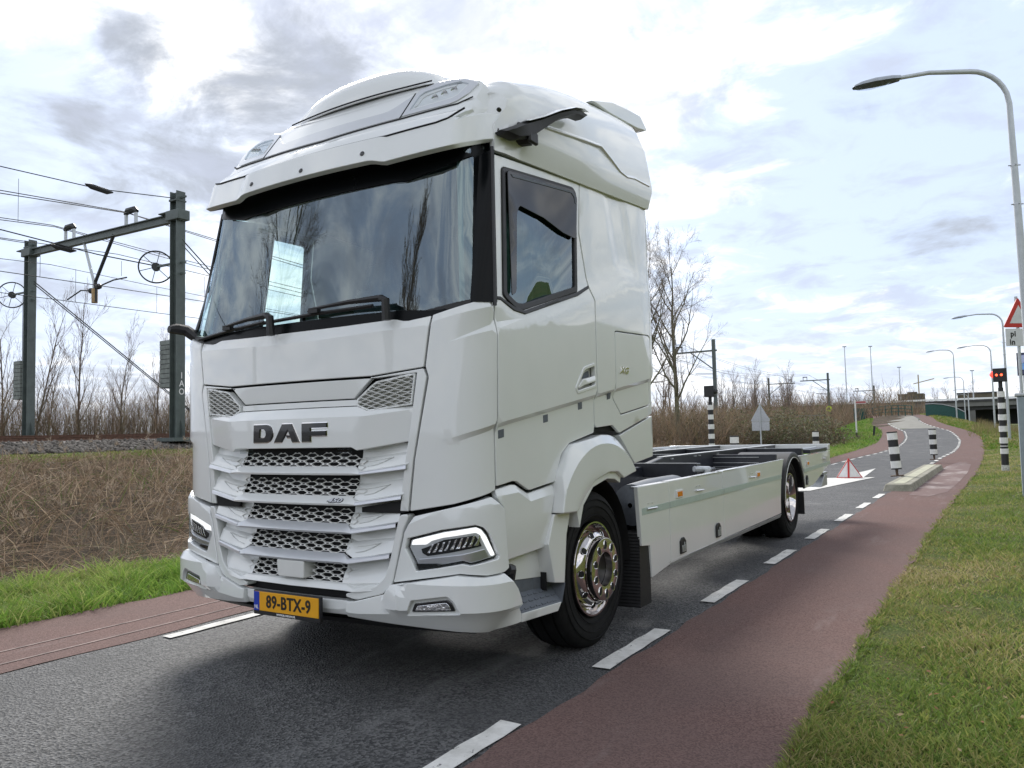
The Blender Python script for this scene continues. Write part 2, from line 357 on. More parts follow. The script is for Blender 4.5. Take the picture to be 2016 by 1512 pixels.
def terrain(x, y):
    x = np.asarray(x, float); y = np.asarray(y, float)
    rz = road_z(y)
    ll = np.interp(y, [-200, 44, 60, 80, 100, 140, 200], [-2.9, -3.2, -4.1, -7.2, -9.7, -15.5, -26.5]); lr = np.interp(y, [-200, 44, 59, 71, 85, 100, 140, 200], [2.7, 2.7, 2.2, .5, -2.0, -3.7, -9.5, -20])
    d = np.maximum(np.maximum(ll - x, x - lr), 0)
    z = rz * sm01(1 - d / (5 + rz * 2.2))                        # road dam
    # ditch with reeds, then the rail embankment on the left
    z = z - .42 * sm01((-4.6 - x) / 2.2) * sm01((x + 12.5) / 5) * sm01((70 - y) / 30)
    emb = np.interp(x, [-60, -40, -36, -33, -30.5, -25.7, -21.0, -19.6, -18.6, -16.5, -13.0, -8, -5], [.4, .6, 1.3, 1.62, 1.66, 1.52, 1.44, 1.22, 1.02, .90, .45, .05, 0])
    z = np.where(x < -5, np.maximum(z, 0) * 0 + emb + np.minimum(z, 0) * (x > -14) + z * (z > 0) * sm01((x + 16) / 8), z)
    # slightly raised right verge, dyke slope at far right
    z = z + .06 * sm01((x - 2.8) / .8) * (x > 2.7) * sm01((60 - y) / 20) * (d < 9)
    z = z + 5.5 * sm01((x - 6 + (y - 60) * -.02) / 22) * sm01((y - 62) / 60) * (x > 2)
    z = z + 7.5 * sm01((x - 7.5) / 11) * (1 - sm01((y - 85) / 55)) * sm01((y + 330) / 60)   # grass dyke added out of view along the right, darkens the truck side
    return z - .012 * (d > 0) * 1.0
def terr(x, y): return float(terrain(np.array([x]), np.array([y]))[0])
xs = np.unique(np.concatenate([[-900, -500, -300, -200, -140, -100, -80, -60, -50], np.arange(-44, -18, .8), np.arange(-18, -2.8, .45), [-2.5, -2, -1, 0, 1, 2, 2.4], np.arange(2.62, 9, .4), np.arange(9, 40, 2), [50, 70, 100, 160, 260, 500, 900]]))
ys = np.unique(np.concatenate([[-400, -150, -80, -50, -35], np.arange(-26, 40, 1.0), np.arange(40, 130, 2.0), np.arange(130, 240, 8), [260, 320, 420, 600, 900, 1500, 3000]]))
X_, Y_ = np.meshgrid(xs, ys); Z_ = terrain(X_, Y_)
nz = np.sin(X_ * 2.1 + Y_ * .7) * np.sin(Y_ * 1.7 - X_ * .6) * .02 * ((X_ < -3.2) | (X_ > 3.0)); V = np.stack([X_, Y_, Z_ + nz], -1).reshape(-1, 3)
nx = len(xs); F = np.array([(j * nx + i, j * nx + i + 1, (j + 1) * nx + i + 1, (j + 1) * nx + i) for j in range(len(ys) - 1) for i in range(nx - 1)])
me = np_mesh('ground', V, F, M['g_verge']); me.materials.append(M['g_bank']); me.materials.append(M['g_ballast'])
cx = V[F].mean(1); mi = np.zeros(len(F), np.int32); mi[(cx[:, 0] < -4.55) & (cx[:, 0] > -17.0)] = 1; mi[(cx[:, 0] <= -36) & (cx[:, 0] > -70)] = 1; mi[(cx[:, 0] < -19.4) & (cx[:, 0] > -33.5) & (cx[:, 1] < 240)] = 2
me.polygons.foreach_set('material_index', mi); smooth(me, 60); GROUND = struct(link('ground', me))
# road and cycle lanes as sheets
def ribbon(name, fl, fr, y0, y1, dz, material, step=.5, parent=None, nx=3, ystep2=2.0):
    ys_ = list(np.arange(y0, min(y1, 60), step)) + list(np.arange(max(y0, 60), y1, ystep2)) + [y1]
    rows = []
    for y in ys_:
        a, b = fl(y), fr(y); z = float(road_z(y)) + dz; rows.append([(a + (b - a) * t, y, z) for t in np.linspace(0, 1, nx)])
    mb = MB(); mb.grid(rows); return mb.build(name, material, parent, sm=60)
ROAD = struct(ribbon('road', lambda y: edges(y)[0] - .07, lambda y: edges(y)[1] + .11, -60, 200, .012, M['g_asphalt']))
def jag(y, k): return .035 * math.sin(y * 3.1 + k) + .03 * math.sin(y * 7.7 + k * 2) + .018 * math.sin(y * 17 + k)
LANE_R = struct(ribbon('cycle_lane', lambda y: edges(y)[1] + .08 + .012 * math.sin(y * 5) + .008 * math.sin(y * 13), lambda y: lane_r(y) + jag(y, 0) * .35, -60, 200, .016, M['g_lane'], step=.12))
LANE_L = struct(ribbon('cycle_lane', lambda y: lane_l(y) + jag(y, 2) * .6, lambda y: edges(y)[0] - .06 + .02 * math.sin(y * 4), -60, 200, .016, M['g_lane'], step=.2))
struct(ribbon('bridge_deck', lambda y: edges(y)[0] + .05, lambda y: edges(y)[1] - .1, 72, 130, .018, M['g_deck']))
# painted dashes: one metre on, 0.95 m off
def dash(y, x0, w, L_, parent):
    rows = []
    for t in np.linspace(0, 1, 7):
        yy = y + L_ * t; c = x0(yy); jx = .006 * math.sin(yy * 23); rows.append([(c - w / 2 + jx, yy, float(road_z(yy)) + .021), (c + w / 2 + jx * .6, yy + random.uniform(-.01, .01), float(road_z(yy)) + .021)])
    mb = MB(); mb.grid(rows); return mb.build('lane_dash', M['g_paint'], parent, sm=60)
for i in range(-8, 46):
    y = -2.40 + 1.95 * i
    if y > 88 or y < -14: continue
    if 12.6 < y < 21.2: continue
    dash(y, lambda q: edges(q)[1], .115, .99, ROAD)
for i in range(-8, 46):
    y = -1.17 + 1.95 * i
    if y > 88 or y < -1.5: continue
    dash(y, lambda q: edges(q)[0] + .085, .10, 1.0, ROAD)
# white arrow patch in front of the pyramid, pale worn patches
mb = MB(); mb.add([(-.62, 12.3, .022), (.02, 12.7, .022), (.68, 17.4, .022), (.42, 17.3, .022), (.16, 21.7, .022), (-.18, 17.0, .022), (-.62, 16.8, .022)], [(0, 1, 2, 3), (0, 3, 5, 6), (3, 4, 5)]); mb.build('white_triangle', M['g_paint'], ROAD, sm=None)
# white tramlines on the left lane
for off in (-.62, -.30):
    struct(ribbon('lane_scratch', lambda y: edges(y)[0] + off - .012 - .02 * math.sin(y * .7), lambda y: edges(y)[0] + off + .012 - .02 * math.sin(y * .7), -4.5, 4, .0195, mat('chalky_line', (.24, .18, .165), .9, var=.4, scale=9), nx=2))
patch = [(1.92, 12.2), (2.25, 11.8), (2.52, 13.0), (2.6, 16), (2.65, 20), (2.6, 24.5), (2.2, 26), (1.98, 23), (1.95, 18)]
mb = MB(); mb.add([(a, b, .0195) for a, b in densify_simple(patch)] if 'densify_simple' in globals() else [(a, b, .0195) for a, b in patch], [tuple(range(len(patch)))]); struct(mb.build('worn_patch', M['g_worn'], sm=None))

# ---- blades: grass verges and the dead reed bank
def ribbons(base, direc, length, width, bend, cols, seg=3, droop=None):
    """n tapering strips; base (n,3), direc (n,3) unit, bend (n,3)"""
    n = len(base); t = np.linspace(0, 1, seg + 1)
    side = np.cross(direc, RNG.normal(size=(n, 3))); side /= np.linalg.norm(side, axis=1, keepdims=True) + 1e-9
    V = np.zeros((n, (seg + 1) * 2, 3), np.float32)
    for i, q in enumerate(t):
        c = base + direc * (length * q)[:, None] + bend * (length * q * q)[:, None]
        w = (width * (1 - .85 * q))[:, None]; V[:, 2 * i] = c - side * w; V[:, 2 * i + 1] = c + side * w
    k = (seg + 1) * 2; f = np.array([[2 * i, 2 * i + 1, 2 * i + 3, 2 * i + 2] for i in range(seg)])
    F = (f[None] + (np.arange(n) * k)[:, None, None]).reshape(-1, 4)
    C = np.repeat(cols[:, None, :], k, 1).reshape(-1, 4)
    return V.reshape(-1, 3), F, C
def grass(name, n, sampler, hmin, hmax, lean, palette, width=(.0018, .0034), label=None):
    x, y, dens = sampler(n); n = len(x); z = terrain(x, y) - .005
    base = np.stack([x, y, z], 1); az = RNG.uniform(0, 2 * np.pi, n); ln = RNG.uniform(0.1, lean, n)
    d = np.stack([np.cos(az) * ln, np.sin(az) * ln, np.ones(n)], 1); d /= np.linalg.norm(d, axis=1, keepdims=True)
    b = np.stack([np.cos(az) * .5, np.sin(az) * .5, -.25 * np.ones(n)], 1) * RNG.uniform(.2, 1.1, (n, 1))
    clump = .55 + .45 * np.sin(x * 5.3 + 2 * np.sin(y * 3.1)) * np.sin(y * 4.4 + 1.3 * np.sin(x * 2.2)) + RNG.normal(0, .12, n)
    h = np.clip(hmin + (hmax - hmin) * np.clip(clump, 0, 1.2) * RNG.uniform(.5, 1, n), .01, None)
    big = .5 + .5 * np.sin(x * 1.7 + 1.5 * np.sin(y * .9)) * np.sin(y * 1.1 + x * .4)
    pal = np.array(palette); pick = np.clip((big * .55 + RNG.uniform(0, .6, n)) * len(pal) - .2, 0, len(pal) - 1).astype(int); c = pal[pick] * RNG.uniform(.72, 1.28, (n, 1))
    w = RNG.uniform(*width, n) * (1 + dens)
    V, F, C = ribbons(base, d, h, w, b, np.concatenate([c, np.ones((n, 1))], 1), 3)
    o = link(name, np_mesh(name, V, F, M['blade'], C)); o['kind'] = 'stuff'
    if label: o['label'] = label
    return o
M['blade'] = mat('grass_blades', (1, 1, 1), .6, var=.05, vcol=True, spec=.25, leaf=.4)
M['dry'] = mat('dry_stalks', (1, 1, 1), .8, var=.05, vcol=True, spec=.1, leaf=.25)
GP = [(.16, .25, .05), (.125, .20, .04), (.22, .29, .07), (.29, .31, .09), (.38, .34, .14), (.46, .38, .21)]
def s_right(n):
    # density falls off with distance
    u = RNG.uniform(0, 1, n); y = -2.2 + (np.exp(u * np.log(46 / 1.2)) - 1) * 1.2 ; v = RNG.uniform(0, 1, n) ** 1.5
    w = 2.2 + .35 * (y + 2.2); x = np.array([lane_r(q) for q in y]) - .02 + .015 * np.sin(y * 4) + v * w
    return x, y, np.clip((y + 2) / 16, 0, 2.2)
grass('verge_grass', 150000, s_right, .022, .095, .9, GP, width=(.0026, .0048), label='short patchy grass on the right verge')
def s_edge(n):
    y = -2.2 + RNG.uniform(0, 1, n) ** 2 * 30; x = np.array([lane_r(q) for q in y]) + RNG.normal(0, .05, n); return x, y, np.clip((y + 2) / 10, 0, 2.)
grass('verge_edge_litter', 16000, s_edge, .01, .04, 2.5, [(.17, .13, .08), (.24, .19, .12), (.12, .09, .06), (.15, .17, .05)], label='ragged dead grass along the lane edge')
def s_left(n):
    u = RNG.uniform(0, 1, n); y = -4 + u ** 1.6 * 44; x = np.array([lane_l(q) for q in y]) + .04 - RNG.uniform(0, 1, n) ** .8 * 1.75; return x, y, np.clip((y + 8) / 14, .2, 2.)
grass('left_verge_grass', 90000, s_left, .05, .30, .8, [(.19, .33, .055), (.15, .27, .045), (.26, .36, .08), (.33, .36, .13)], width=(.003, .0055), label='tall bright grass between lane and reeds')
def s_dyke(n):
    y = 40 + RNG.uniform(0, 1, n) * 55; x = np.array([lane_l(q) for q in y]) - RNG.uniform(0, 1, n) ** .7 * 6; return x, y, np.full(n, 4.0)
grass('left_dam_grass', 30000, s_dyke, .08, .3, .8, [(0.14, 0.281, 0.036), (0.107, 0.231, 0.033), (0.198, 0.297, 0.058), (0.231, 0.281, 0.083)], width=(.005, .008), label='green grass on the road dam slope')
def s_dyker(n):
    y = 40 + RNG.uniform(0, 1, n) * 75; x = np.array([lane_r(q) for q in y]) + RNG.uniform(0, 1, n) * 9; return x, y, np.full(n, 4.0)
grass('right_dam_grass', 30000, s_dyker, .08, .35, .9, [(0.14, 0.247, 0.036), (0.116, 0.198, 0.033), (0.247, 0.247, 0.074), (0.33, 0.281, 0.132)], width=(.005, .009), label='grass on the right dam slope')
def s_rail(n):
    y = -6 + RNG.uniform(0, 1, n) * 60; x = -18.9 + RNG.uniform(0, 1, n) * 2.0; return x, y, np.full(n, 2.)
grass('track_side_grass', 30000, s_rail, .04, .16, .9, [(0.165, 0.264, 0.049), (0.198, 0.247, 0.066), (0.247, 0.247, 0.091)], width=(.006, .011), label='thin green strip below the ballast')
# reed bank
def reeds():
    n = 74000; y = -8 + RNG.uniform(0, 1, n) ** 1.15 * 62; x = -4.7 - RNG.uniform(0, 1, n) ** .9 * 12.3; z = terrain(x, y)
    lying = RNG.uniform(0, 1, n) < np.clip(.38 + .4 * (x + 8) / 3.3, .15, .92)
    az = RNG.uniform(0, 2 * np.pi, n); el = np.where(lying, RNG.normal(.05, .14, n), RNG.normal(.85, .38, n))
    d = np.stack([np.cos(az) * np.cos(el), np.sin(az) * np.cos(el), np.abs(np.sin(el)) + .02], 1)
    patchy = .6 + .4 * np.sin(x * .9 + np.sin(y * .5) * 2) * np.sin(y * .8 + x * .3)
    L_ = np.where(lying, RNG.uniform(.25, 1.0, n), RNG.uniform(.3, 1.05, n) * (.55 + .5 * patchy)) * np.interp(x, [-17, -14, -9, -6, -4.7], [.45, .8, 1.0, .6, .35])
    lift = np.where(lying, RNG.uniform(0, .22, n) * np.interp(x, [-17, -8, -6, -4.7], [1, 1, .4, .15]), RNG.uniform(0, .1, n)); base = np.stack([x, y, z + lift], 1)
    b = np.stack([np.cos(az) * .3, np.sin(az) * .3, -.35 * np.ones(n)], 1) * RNG.uniform(0, 1.2, (n, 1))
    pal = np.array([(.32, .235, .165), (.23, .165, .11), (.42, .32, .225), (.15, .11, .08), (.54, .43, .31), (.29, .24, .15)]); c = pal[RNG.choice(6, n, p=[.28, .25, .18, .15, .07, .07])] * RNG.uniform(.7, 1.25, (n, 1))
    gm = (RNG.uniform(0, 1, n) < .10 * patchy); c[gm] = np.array((.13, .18, .055)) * RNG.uniform(.7, 1.2, (gm.sum(), 1))
    V, F, C = ribbons(base, d, L_, RNG.uniform(.003, .0075, n) * (1 + np.clip(-x - 6, 0, 8) * .10), b, np.concatenate([c, np.ones((n, 1))], 1), 3)
    o = link('dead_reeds', np_mesh('dead_reeds', V, F, M['dry'], C)); o['kind'] = 'stuff'; o['label'] = 'tangled brown dead reeds filling the ditch'
    n = 420; y = -6 + RNG.uniform(0, 1, n) * 40; x = -7 - RNG.uniform(0, 1, n) * 9; base = np.repeat(np.stack([x, y, terrain(x, y) + RNG.uniform(.45, .85, n)], 1), 14, 0); m_ = len(base)
    base += RNG.normal(0, .03, (m_, 3)); d = RNG.normal(0, 1, (m_, 3)); d[:, 2] = np.abs(d[:, 2]) + .6; d /= np.linalg.norm(d, axis=1, keepdims=True)
    c = np.array((.36, .29, .22)) * RNG.uniform(.7, 1.25, (m_, 1)); V, F, C = ribbons(base, d, RNG.uniform(.05, .12, m_), np.full(m_, .008), d * 0, np.concatenate([c, np.ones((m_, 1))], 1), 2)
    o = link('reed_plumes', np_mesh('reed_plumes', V, F, M['dry'], C)); o['kind'] = 'stuff'; o['label'] = 'pale feathery reed plumes above the bank'
reeds()
def stones():
    ico = bmesh.new(); bmesh.ops.create_icosphere(ico, subdivisions=1, radius=1); v0 = np.array([v.co[:] for v in ico.verts]); f0 = np.array([[v.index for v in f.verts] for f in ico.faces]); ico.free()
    n = 9000; x = -21.1 + RNG.uniform(0, 1, n) ** .8 * 2.0; y = 2 + RNG.uniform(0, 1, n) * 30; z = terrain(x, y) + .01
    s = RNG.uniform(.03, .075, (n, 1, 1)) * RNG.uniform(.6, 1.2, (n, 1, 3)); V = v0[None] * s * RNG.uniform(.75, 1.2, (n, len(v0), 1)) + np.stack([x, y, z], 1)[:, None]
    F = (f0[None] + (np.arange(n) * len(v0))[:, None, None]).reshape(-1, 3); c = np.array((.17, .155, .14)) * RNG.uniform(.4, 1.6, (n, 1)); C = np.repeat(np.concatenate([c, np.ones((n, 1))], 1)[:, None], len(v0), 1).reshape(-1, 4)
    o = link('ballast_stones', np_mesh('ballast_stones', V.reshape(-1, 3), F, M['dry'], C)); o['kind'] = 'stuff'; o['label'] = 'loose grey ballast beside the track'
stones()

# scattered fallen leaves on the right verge and lane edge
def leaves():
    n = 260; y = -2 + RNG.uniform(0, 1, n) ** 1.6 * 16; x = np.array([lane_r(q) for q in y]) + RNG.normal(.35, .6, n); k = x > np.array([lane_r(q) for q in y]) - .12; x, y = x[k], y[k]; n = len(x)
    p = np.stack([x, y, terrain(x, y) + np.where(x > np.array([lane_r(q) for q in y]), .05, .03)], 1); a = RNG.uniform(0, 6.283, n); u = np.stack([np.cos(a), np.sin(a), RNG.normal(0, .25, n)], 1); v = np.stack([-np.sin(a), np.cos(a), RNG.normal(0, .25, n)], 1); s_ = RNG.uniform(.005, .012, (n, 1))
    V = np.stack([p - u * s_ * 1.6, p - v * s_, p + u * s_ * 1.6, p + v * s_], 1).reshape(-1, 3); c = np.array([(.22, .10, .045), (.30, .17, .09), (.36, .28, .16)])[RNG.integers(0, 3, n)]; C = np.repeat(np.concatenate([c, np.ones((n, 1))], 1)[:, None], 4, 1).reshape(-1, 4)
    o = link('fallen_leaves', np_mesh('fallen_leaves', V, np.arange(4 * n).reshape(-1, 4), M['dry'], C)); o['kind'] = 'stuff'; o['label'] = 'scattered brown leaves at the verge edge'
leaves()
# ================================================================ TRUCK
TRUCK = empty('truck', 'white tractor cab truck with bare low chassis and side skirts parked on the asphalt lane', 'truck', (0, 0, 0))
# plan curve of the cab: flat-ish front, rounded corner, straight side at x = 1.25 ; s = distance along it from the centre
def _plan():
    P = [(.93 * i / 60, -1.43 + .085 * (i / 60) ** 2) for i in range(60)]
    a = [(.93, -1.345), (1.12, -1.31), (1.25, -1.26), (1.25, -1.08)]
    for i in range(41):
        t = i / 40
        P.append(tuple((1 - t) ** 3 * a[0][k] + 3 * t * (1 - t) ** 2 * a[1][k] + 3 * t * t * (1 - t) * a[2][k] + t ** 3 * a[3][k] for k in (0, 1)))
    P.append((1.25, 4.0)); P = np.array(P)
    return P, np.concatenate([[0], np.cumsum(np.hypot(*np.diff(P, axis=0).T))])
_PL, _SL = _plan()
def plan(s):
    a = abs(s); x = float(np.interp(a, _SL, _PL[:, 0])); y = float(np.interp(a, _SL, _PL[:, 1]))
    return (x if s >= 0 else -x), y
def body(s, z): x, y = plan(s); return Vector((x, y, z))
def bumper_s(s, z): x, y = plan(s); return Vector((x, y - .03, z))
def visor_s(s, z): x, y = plan(s); return Vector((x, y + .105 + .35 * (z - 2.985), z))
def cap_s(s, z): x, y = plan(s); return Vector((x, y + .17 + .75 * (z - 3.10), z))
def screen_s(s, z): x, y = plan(s); return Vector((x, y + .03 + .2 * (z - 2.05), z))
def sd(y): return y + 2.477            # side position y -> s
def normal(surf, s, z):
    e = 2e-3
    n = (surf(s + e, z) - surf(s - e, z)).cross(surf(s, z + e) - surf(s, z - e)); n.normalize(); return n
def densify(poly, step, closed=True):
    out = []
    n = len(poly)
    for i in range(n if closed else n - 1):
        a, b = Vector(poly[i]), Vector(poly[(i + 1) % n]); k = max(1, int(math.ceil((b - a).length / step)))
        for j in range(k): out.append(a.lerp(b, j / k))
    if not closed: out.append(Vector(poly[-1]))
    return out
def rounded(poly, r, seg=3):
    out = []; n = len(poly)
    for i in range(n):
        p = Vector(poly[i]); a = Vector(poly[i - 1]) - p; b = Vector(poly[(i + 1) % n]) - p
        q = min(r, a.length * .4, b.length * .4)
        if a.angle(b) > R(165): out.append(p); continue
        a = p + a.normalized() * q; b = p + b.normalized() * q
        for k in range(seg + 1):
            t = k / seg; out.append((1 - t) ** 2 * a + 2 * t * (1 - t) * p + t * t * b)
    return out
def pnpoly(p, poly):
    c = False; n = len(poly); j = n - 1
    for i in range(n):
        if (poly[i][1] > p[1]) != (poly[j][1] > p[1]) and p[0] < (poly[j][0] - poly[i][0]) * (p[1] - poly[i][1]) / (poly[j][1] - poly[i][1]) + poly[i][0]: c = not c
        j = i
    return c
def area(poly): return sum(poly[i - 1][0] * poly[i][1] - poly[i][0] * poly[i - 1][1] for i in range(len(poly))) / 2
def inset(poly, d):
    n = len(poly); out = []
    sg = 1 if area(poly) > 0 else -1
    for i in range(n):
        p, a, b = poly[i], poly[i - 1], poly[(i + 1) % n]
        e1 = (p - a); e2 = (b - p)
        if e1.length < 1e-7 or e2.length < 1e-7: out.append(p.copy()); continue
        e1.normalize(); e2.normalize()
        n1 = Vector((-e1.y, e1.x)) * sg; n2 = Vector((-e2.y, e2.x)) * sg; m_ = n1 + n2
        if m_.length < 1e-4: out.append(p + n1 * d); continue
        m_.normalize(); out.append(p + m_ * (d / max(.5, m_.dot(n1))))
    return out
def near(c, f, d):
    for a, b in zip(f[:-1], f[1:]):
        ax, ay, bx_, by = a[0], a[1], b[0] - a[0], b[1] - a[1]; L2 = bx_ * bx_ + by * by
        t = max(0, min(1, ((c.x - ax) * bx_ + (c.y - ay) * by) / max(L2, 1e-9)))
        if (c.x - ax - t * bx_) ** 2 + (c.y - ay - t * by) ** 2 < d * d: return True
    return False
def panel(name, outline, surf, material, parent, holes=(), rel=None, d0=0.0, th=0.02, step=0.06, bev=0.004, rnd=0.012, feats=(), label=None, sharp=15):
    """sheet with thickness cut from a surface; outline and holes in (s, z)"""
    rel = rel or (lambda s, z: 0.0)
    loops = [rounded([Vector(p) for p in outline], rnd) if rnd else [Vector(p) for p in outline]] + [rounded([Vector(p) for p in h], rnd) if rnd else [Vector(p) for p in h] for h in holes]
    loops = [densify(l, step) for l in loops]
    if area(loops[0]) < 0: loops[0].reverse()
    for l in loops[1:]:
        if area(l) < 0: l.reverse()
    ins = [inset(loops[0], bev)] + [inset(l, -bev) for l in loops[1:]]
    mid = [inset(loops[0], bev * .3)] + [inset(l, -bev * .3) for l in loops[1:]]
    pts = []; edges = []
    for l in ins:
        b = len(pts); pts += l; edges += [(b + i, b + (i + 1) % len(l)) for i in range(len(l))]
    nb = len(pts)
    xs = [p.x for p in loops[0]]; zs = [p.y for p in loops[0]]
    cand = []
    gx = np.arange(min(xs) + step * .5, max(xs), step); gz = np.arange(min(zs) + step * .5, max(zs), step)
    cand = [Vector((a, b)) for a in gx for b in gz]
    big = [inset(l, step * .3) if i == 0 else inset(l, -step * .3) for i, l in enumerate(loops)]
    for c in cand:
        if pnpoly(c, big[0]) and not any(pnpoly(c, h) for h in big[1:]) and not any(near(c, f, step * .3) for f in feats):
            pts.append(c)
    for f in feats:
        prev = None
        for q in densify(f, step * .5, False):
            ok = pnpoly(q, big[0]) and not any(pnpoly(q, h) for h in big[1:])
            if ok:
                pts.append(q)
                if prev is not None: edges.append((prev, len(pts) - 1))
                prev = len(pts) - 1
            else: prev = None
    r = delaunay_2d_cdt([Vector((p[0], p[1])) for p in pts], edges, [], 0, 1e-6)
    V2 = r[0]; F = []
    for f in r[2]:
        c = (V2[f[0]] + V2[f[1]] + V2[f[2]]) / 3
        if pnpoly(c, ins[0]) and not any(pnpoly(c, h) for h in ins[1:]): F.append(f)
    def P(p, dep=0.0):
        n = normal(surf, p[0], p[1]); return surf(p[0], p[1]) + n * (d0 + rel(p[0], p[1]) - dep)
    vs = [P(p) for p in V2]; fs = [tuple(f) for f in F]
    # orient
    if fs:
        a, b, c = [vs[i] for i in fs[0][:3]]
        if (b - a).cross(c - a).dot(normal(surf, *V2[fs[0][0]])) < 0: fs = [f[::-1] for f in fs]
    # rim rings (new vertices, first ring merged by distance)
    for l, i_, m_ in zip(loops, ins, mid):
        rings = [[P(p) for p in i_], [P(p, bev * .3) for p in m_], [P(p, bev) for p in l], [P(p, th) for p in l]]
        b = len(vs); n = len(l); vs += [q for rr in rings for q in rr]
        for k in range(3):
            for j in range(n): fs.append((b + k * n + j, b + k * n + (j + 1) % n, b + (k + 1) * n + (j + 1) % n, b + (k + 1) * n + j))
    me = bpy.data.meshes.new(name); me.from_pydata([tuple(q) for q in vs], [], fs)
    bm = bmesh.new(); bm.from_mesh(me); bmesh.ops.remove_doubles(bm, verts=bm.verts, dist=2e-5)
    bmesh.ops.recalc_face_normals(bm, faces=bm.faces)
    # make the sheet face outward
    bm.faces.ensure_lookup_table(); cen = Vector((0, .2, 2)); sgn = 0
    for f in list(bm.faces)[:200]:
        sgn += f.normal.dot(f.calc_center_median() - cen) * f.calc_area()
    bm.to_mesh(me); bm.free(); smooth(me, sharp); me.materials.append(material)
    o = link(name, me, None, parent, label)
    w = o.modifiers.new('wn', 'WEIGHTED_NORMAL'); w.keep_sharp = True; w.weight = 60
    return o
def mir(poly): return [(-a, b) for a, b in reversed(poly)]
def sym(poly): return list(poly) + mir(poly)       # right half bottom->top given, closed by its mirror
def strip_on(name, pts, w, surf, material, parent, d=0.004, h=0.004):
    """thin line of material lying on a surface"""
    mb = MB(); pts = densify(pts, .05, False)
    for i, p in enumerate(pts):
        t = (pts[min(i + 1, len(pts) - 1)] - pts[max(i - 1, 0)]).normalized(); nn = Vector((-t.y, t.x)) * w / 2
        n = normal(surf, p.x, p.y)
        row = [surf(*(p + nn)) + n * (d - h), surf(*(p + nn)) + n * d, surf(*(p - nn)) + n * d, surf(*(p - nn)) + n * (d - h)]
        if i == 0: rows = []
        rows.append(row)
    mb.grid(rows); return mb.build(name, material, parent, sm=30)

PT, VOID = M['paint'], M['void']
# ---- dark inner body behind the shut lines (lower front, sides, back)
mb = MB()
def ring(z, off, ylast=1.0):
    out = []
    for s in [0, .3, .6, .85, .93, 1.0, 1.08, 1.16, 1.24, 1.3, 1.36, 1.4]:
        n = normal(body, s + 1e-4, 1.5); p = body(s, z) - n * off; out.append(p)
    out.append(Vector((1.25 - off, ylast, z)))
    return [Vector((-p.x, p.y, p.z)) for p in reversed(out)] + out[1:]
mb.grid([ring(.52, .10, -.55), ring(.95, .09, -.55), ring(1.0, .085, -.55)])
mb.grid([ring(1.0, .085, -.5), ring(1.38, .06, -.5)])
mb.grid([ring(1.38, .06), ring(2.02, .06)])
a = ring(1.38, .06); mb.add(a, [tuple(range(len(a)))])
mb.build('cab_core', VOID, TRUCK, sm=None)
mb = MB(); mb.bx(-1.2, 1.2, .96, 1.03, 1.2, 3.1); mb.build('cab_back_wall', PT, TRUCK, bevel=.01)

# ---- bonnet
def rel_bonnet(s, z):
    a = abs(s); zf = 1.935 + .028 * min(1, max(0, (a - .2) / .7))
    return -.30 * max(0, z - zf) - .25 * max(0, z - 2.0)
half = [(0, 1.712), (.575, 1.712), (.907, 1.744), (.95, 2.016), (.812, 1.998), (.778, 2.0), (.68, 2.026), (0, 2.026)]
panel('bonnet', half[1:-1] + mir(half[1:-1]), body, PT, TRUCK, rel=rel_bonnet, step=.055, rnd=.008,
      feats=[[(-.94, 1.963), (-.9, 1.963), (-.2, 1.935), (.2, 1.935), (.9, 1.963), (.94, 1.963)], [(-.94, 2.0), (.94, 2.0)]])
# ---- wind screen with black border, interior
ws = [(1.16, 2.05), (1.145, 2.95)]
panel('windscreen', [(-1.17, 2.0), (1.17, 2.0), (1.20, 2.98), (-1.20, 2.98)], screen_s, M['glass'], TRUCK, d0=-.004, th=.004, bev=.001, rnd=0, step=.08)
top = [(.0, 2.822), (.61, 2.832), (.70, 2.824), (.875, 2.868), (1.093, 2.917)]  # black band above this line is frit plus painted shade of the visor
bd = [(1.093, 2.915), (1.16, 2.10), (1.15, 2.075), (.9, 2.05), (.75, 2.062), (.0, 2.062)]
outer = [(1.295, 1.99), (1.295, 3.02)]
panel('screen_border', [(-1.19, 2.0), (1.19, 2.0), (1.16, 3.05), (-1.16, 3.05)], screen_s, M['frit'], TRUCK,
      holes=[mir(top[1:]) + top[1:] + bd[1:5] + mir(bd[1:5])], d0=.002, th=.006, bev=.002, rnd=.02, step=.07)
for sg in (1, -1):
    mb = MB(); rows = []
    for t in np.linspace(0, 1, 12):
        z = 2.075 + t * .83; a = screen_s(1.155 - .03 * t, z); b = Vector((1.246, -1.145, z)); rows.append([])
        for q in np.linspace(0, 1, 7):
            c = a.lerp(b, q) + Vector((.0, -.03, 0)) * math.sin(q * math.pi) * (1 - .4 * t) + (Vector((0, -.006, 0)) if 0 < q < 1 else Vector((0, -.004, 0))); rows[-1].append((sg * c.x, c.y, c.z))
    mb.grid(rows); mb.build('pillar_trim', M['frit'], TRUCK, sm=60)
    mb = MB(); mb.tube([(sg * 1.236, -1.158, 2.06), (sg * 1.236, -1.158, 2.92)], .011, 6); mb.build('pillar_seal', M['black'], TRUCK)
# black cowl under the screen
panel('cowl', [(-1.2, 2.0), (-.95, 1.985), (.95, 1.985), (1.2, 2.0), (1.30, 2.09), (1.16, 2.092), (.88, 2.047), (.80, 2.026), (.69, 2.046), (-.69, 2.046), (-.80, 2.026), (-.88, 2.047), (-1.16, 2.092), (-1.30, 2.09)],
      lambda s, z: body(s, z) + Vector((0, .015, 0)), M['black'], TRUCK, d0=-.012, th=.05, bev=.006, rnd=.006)
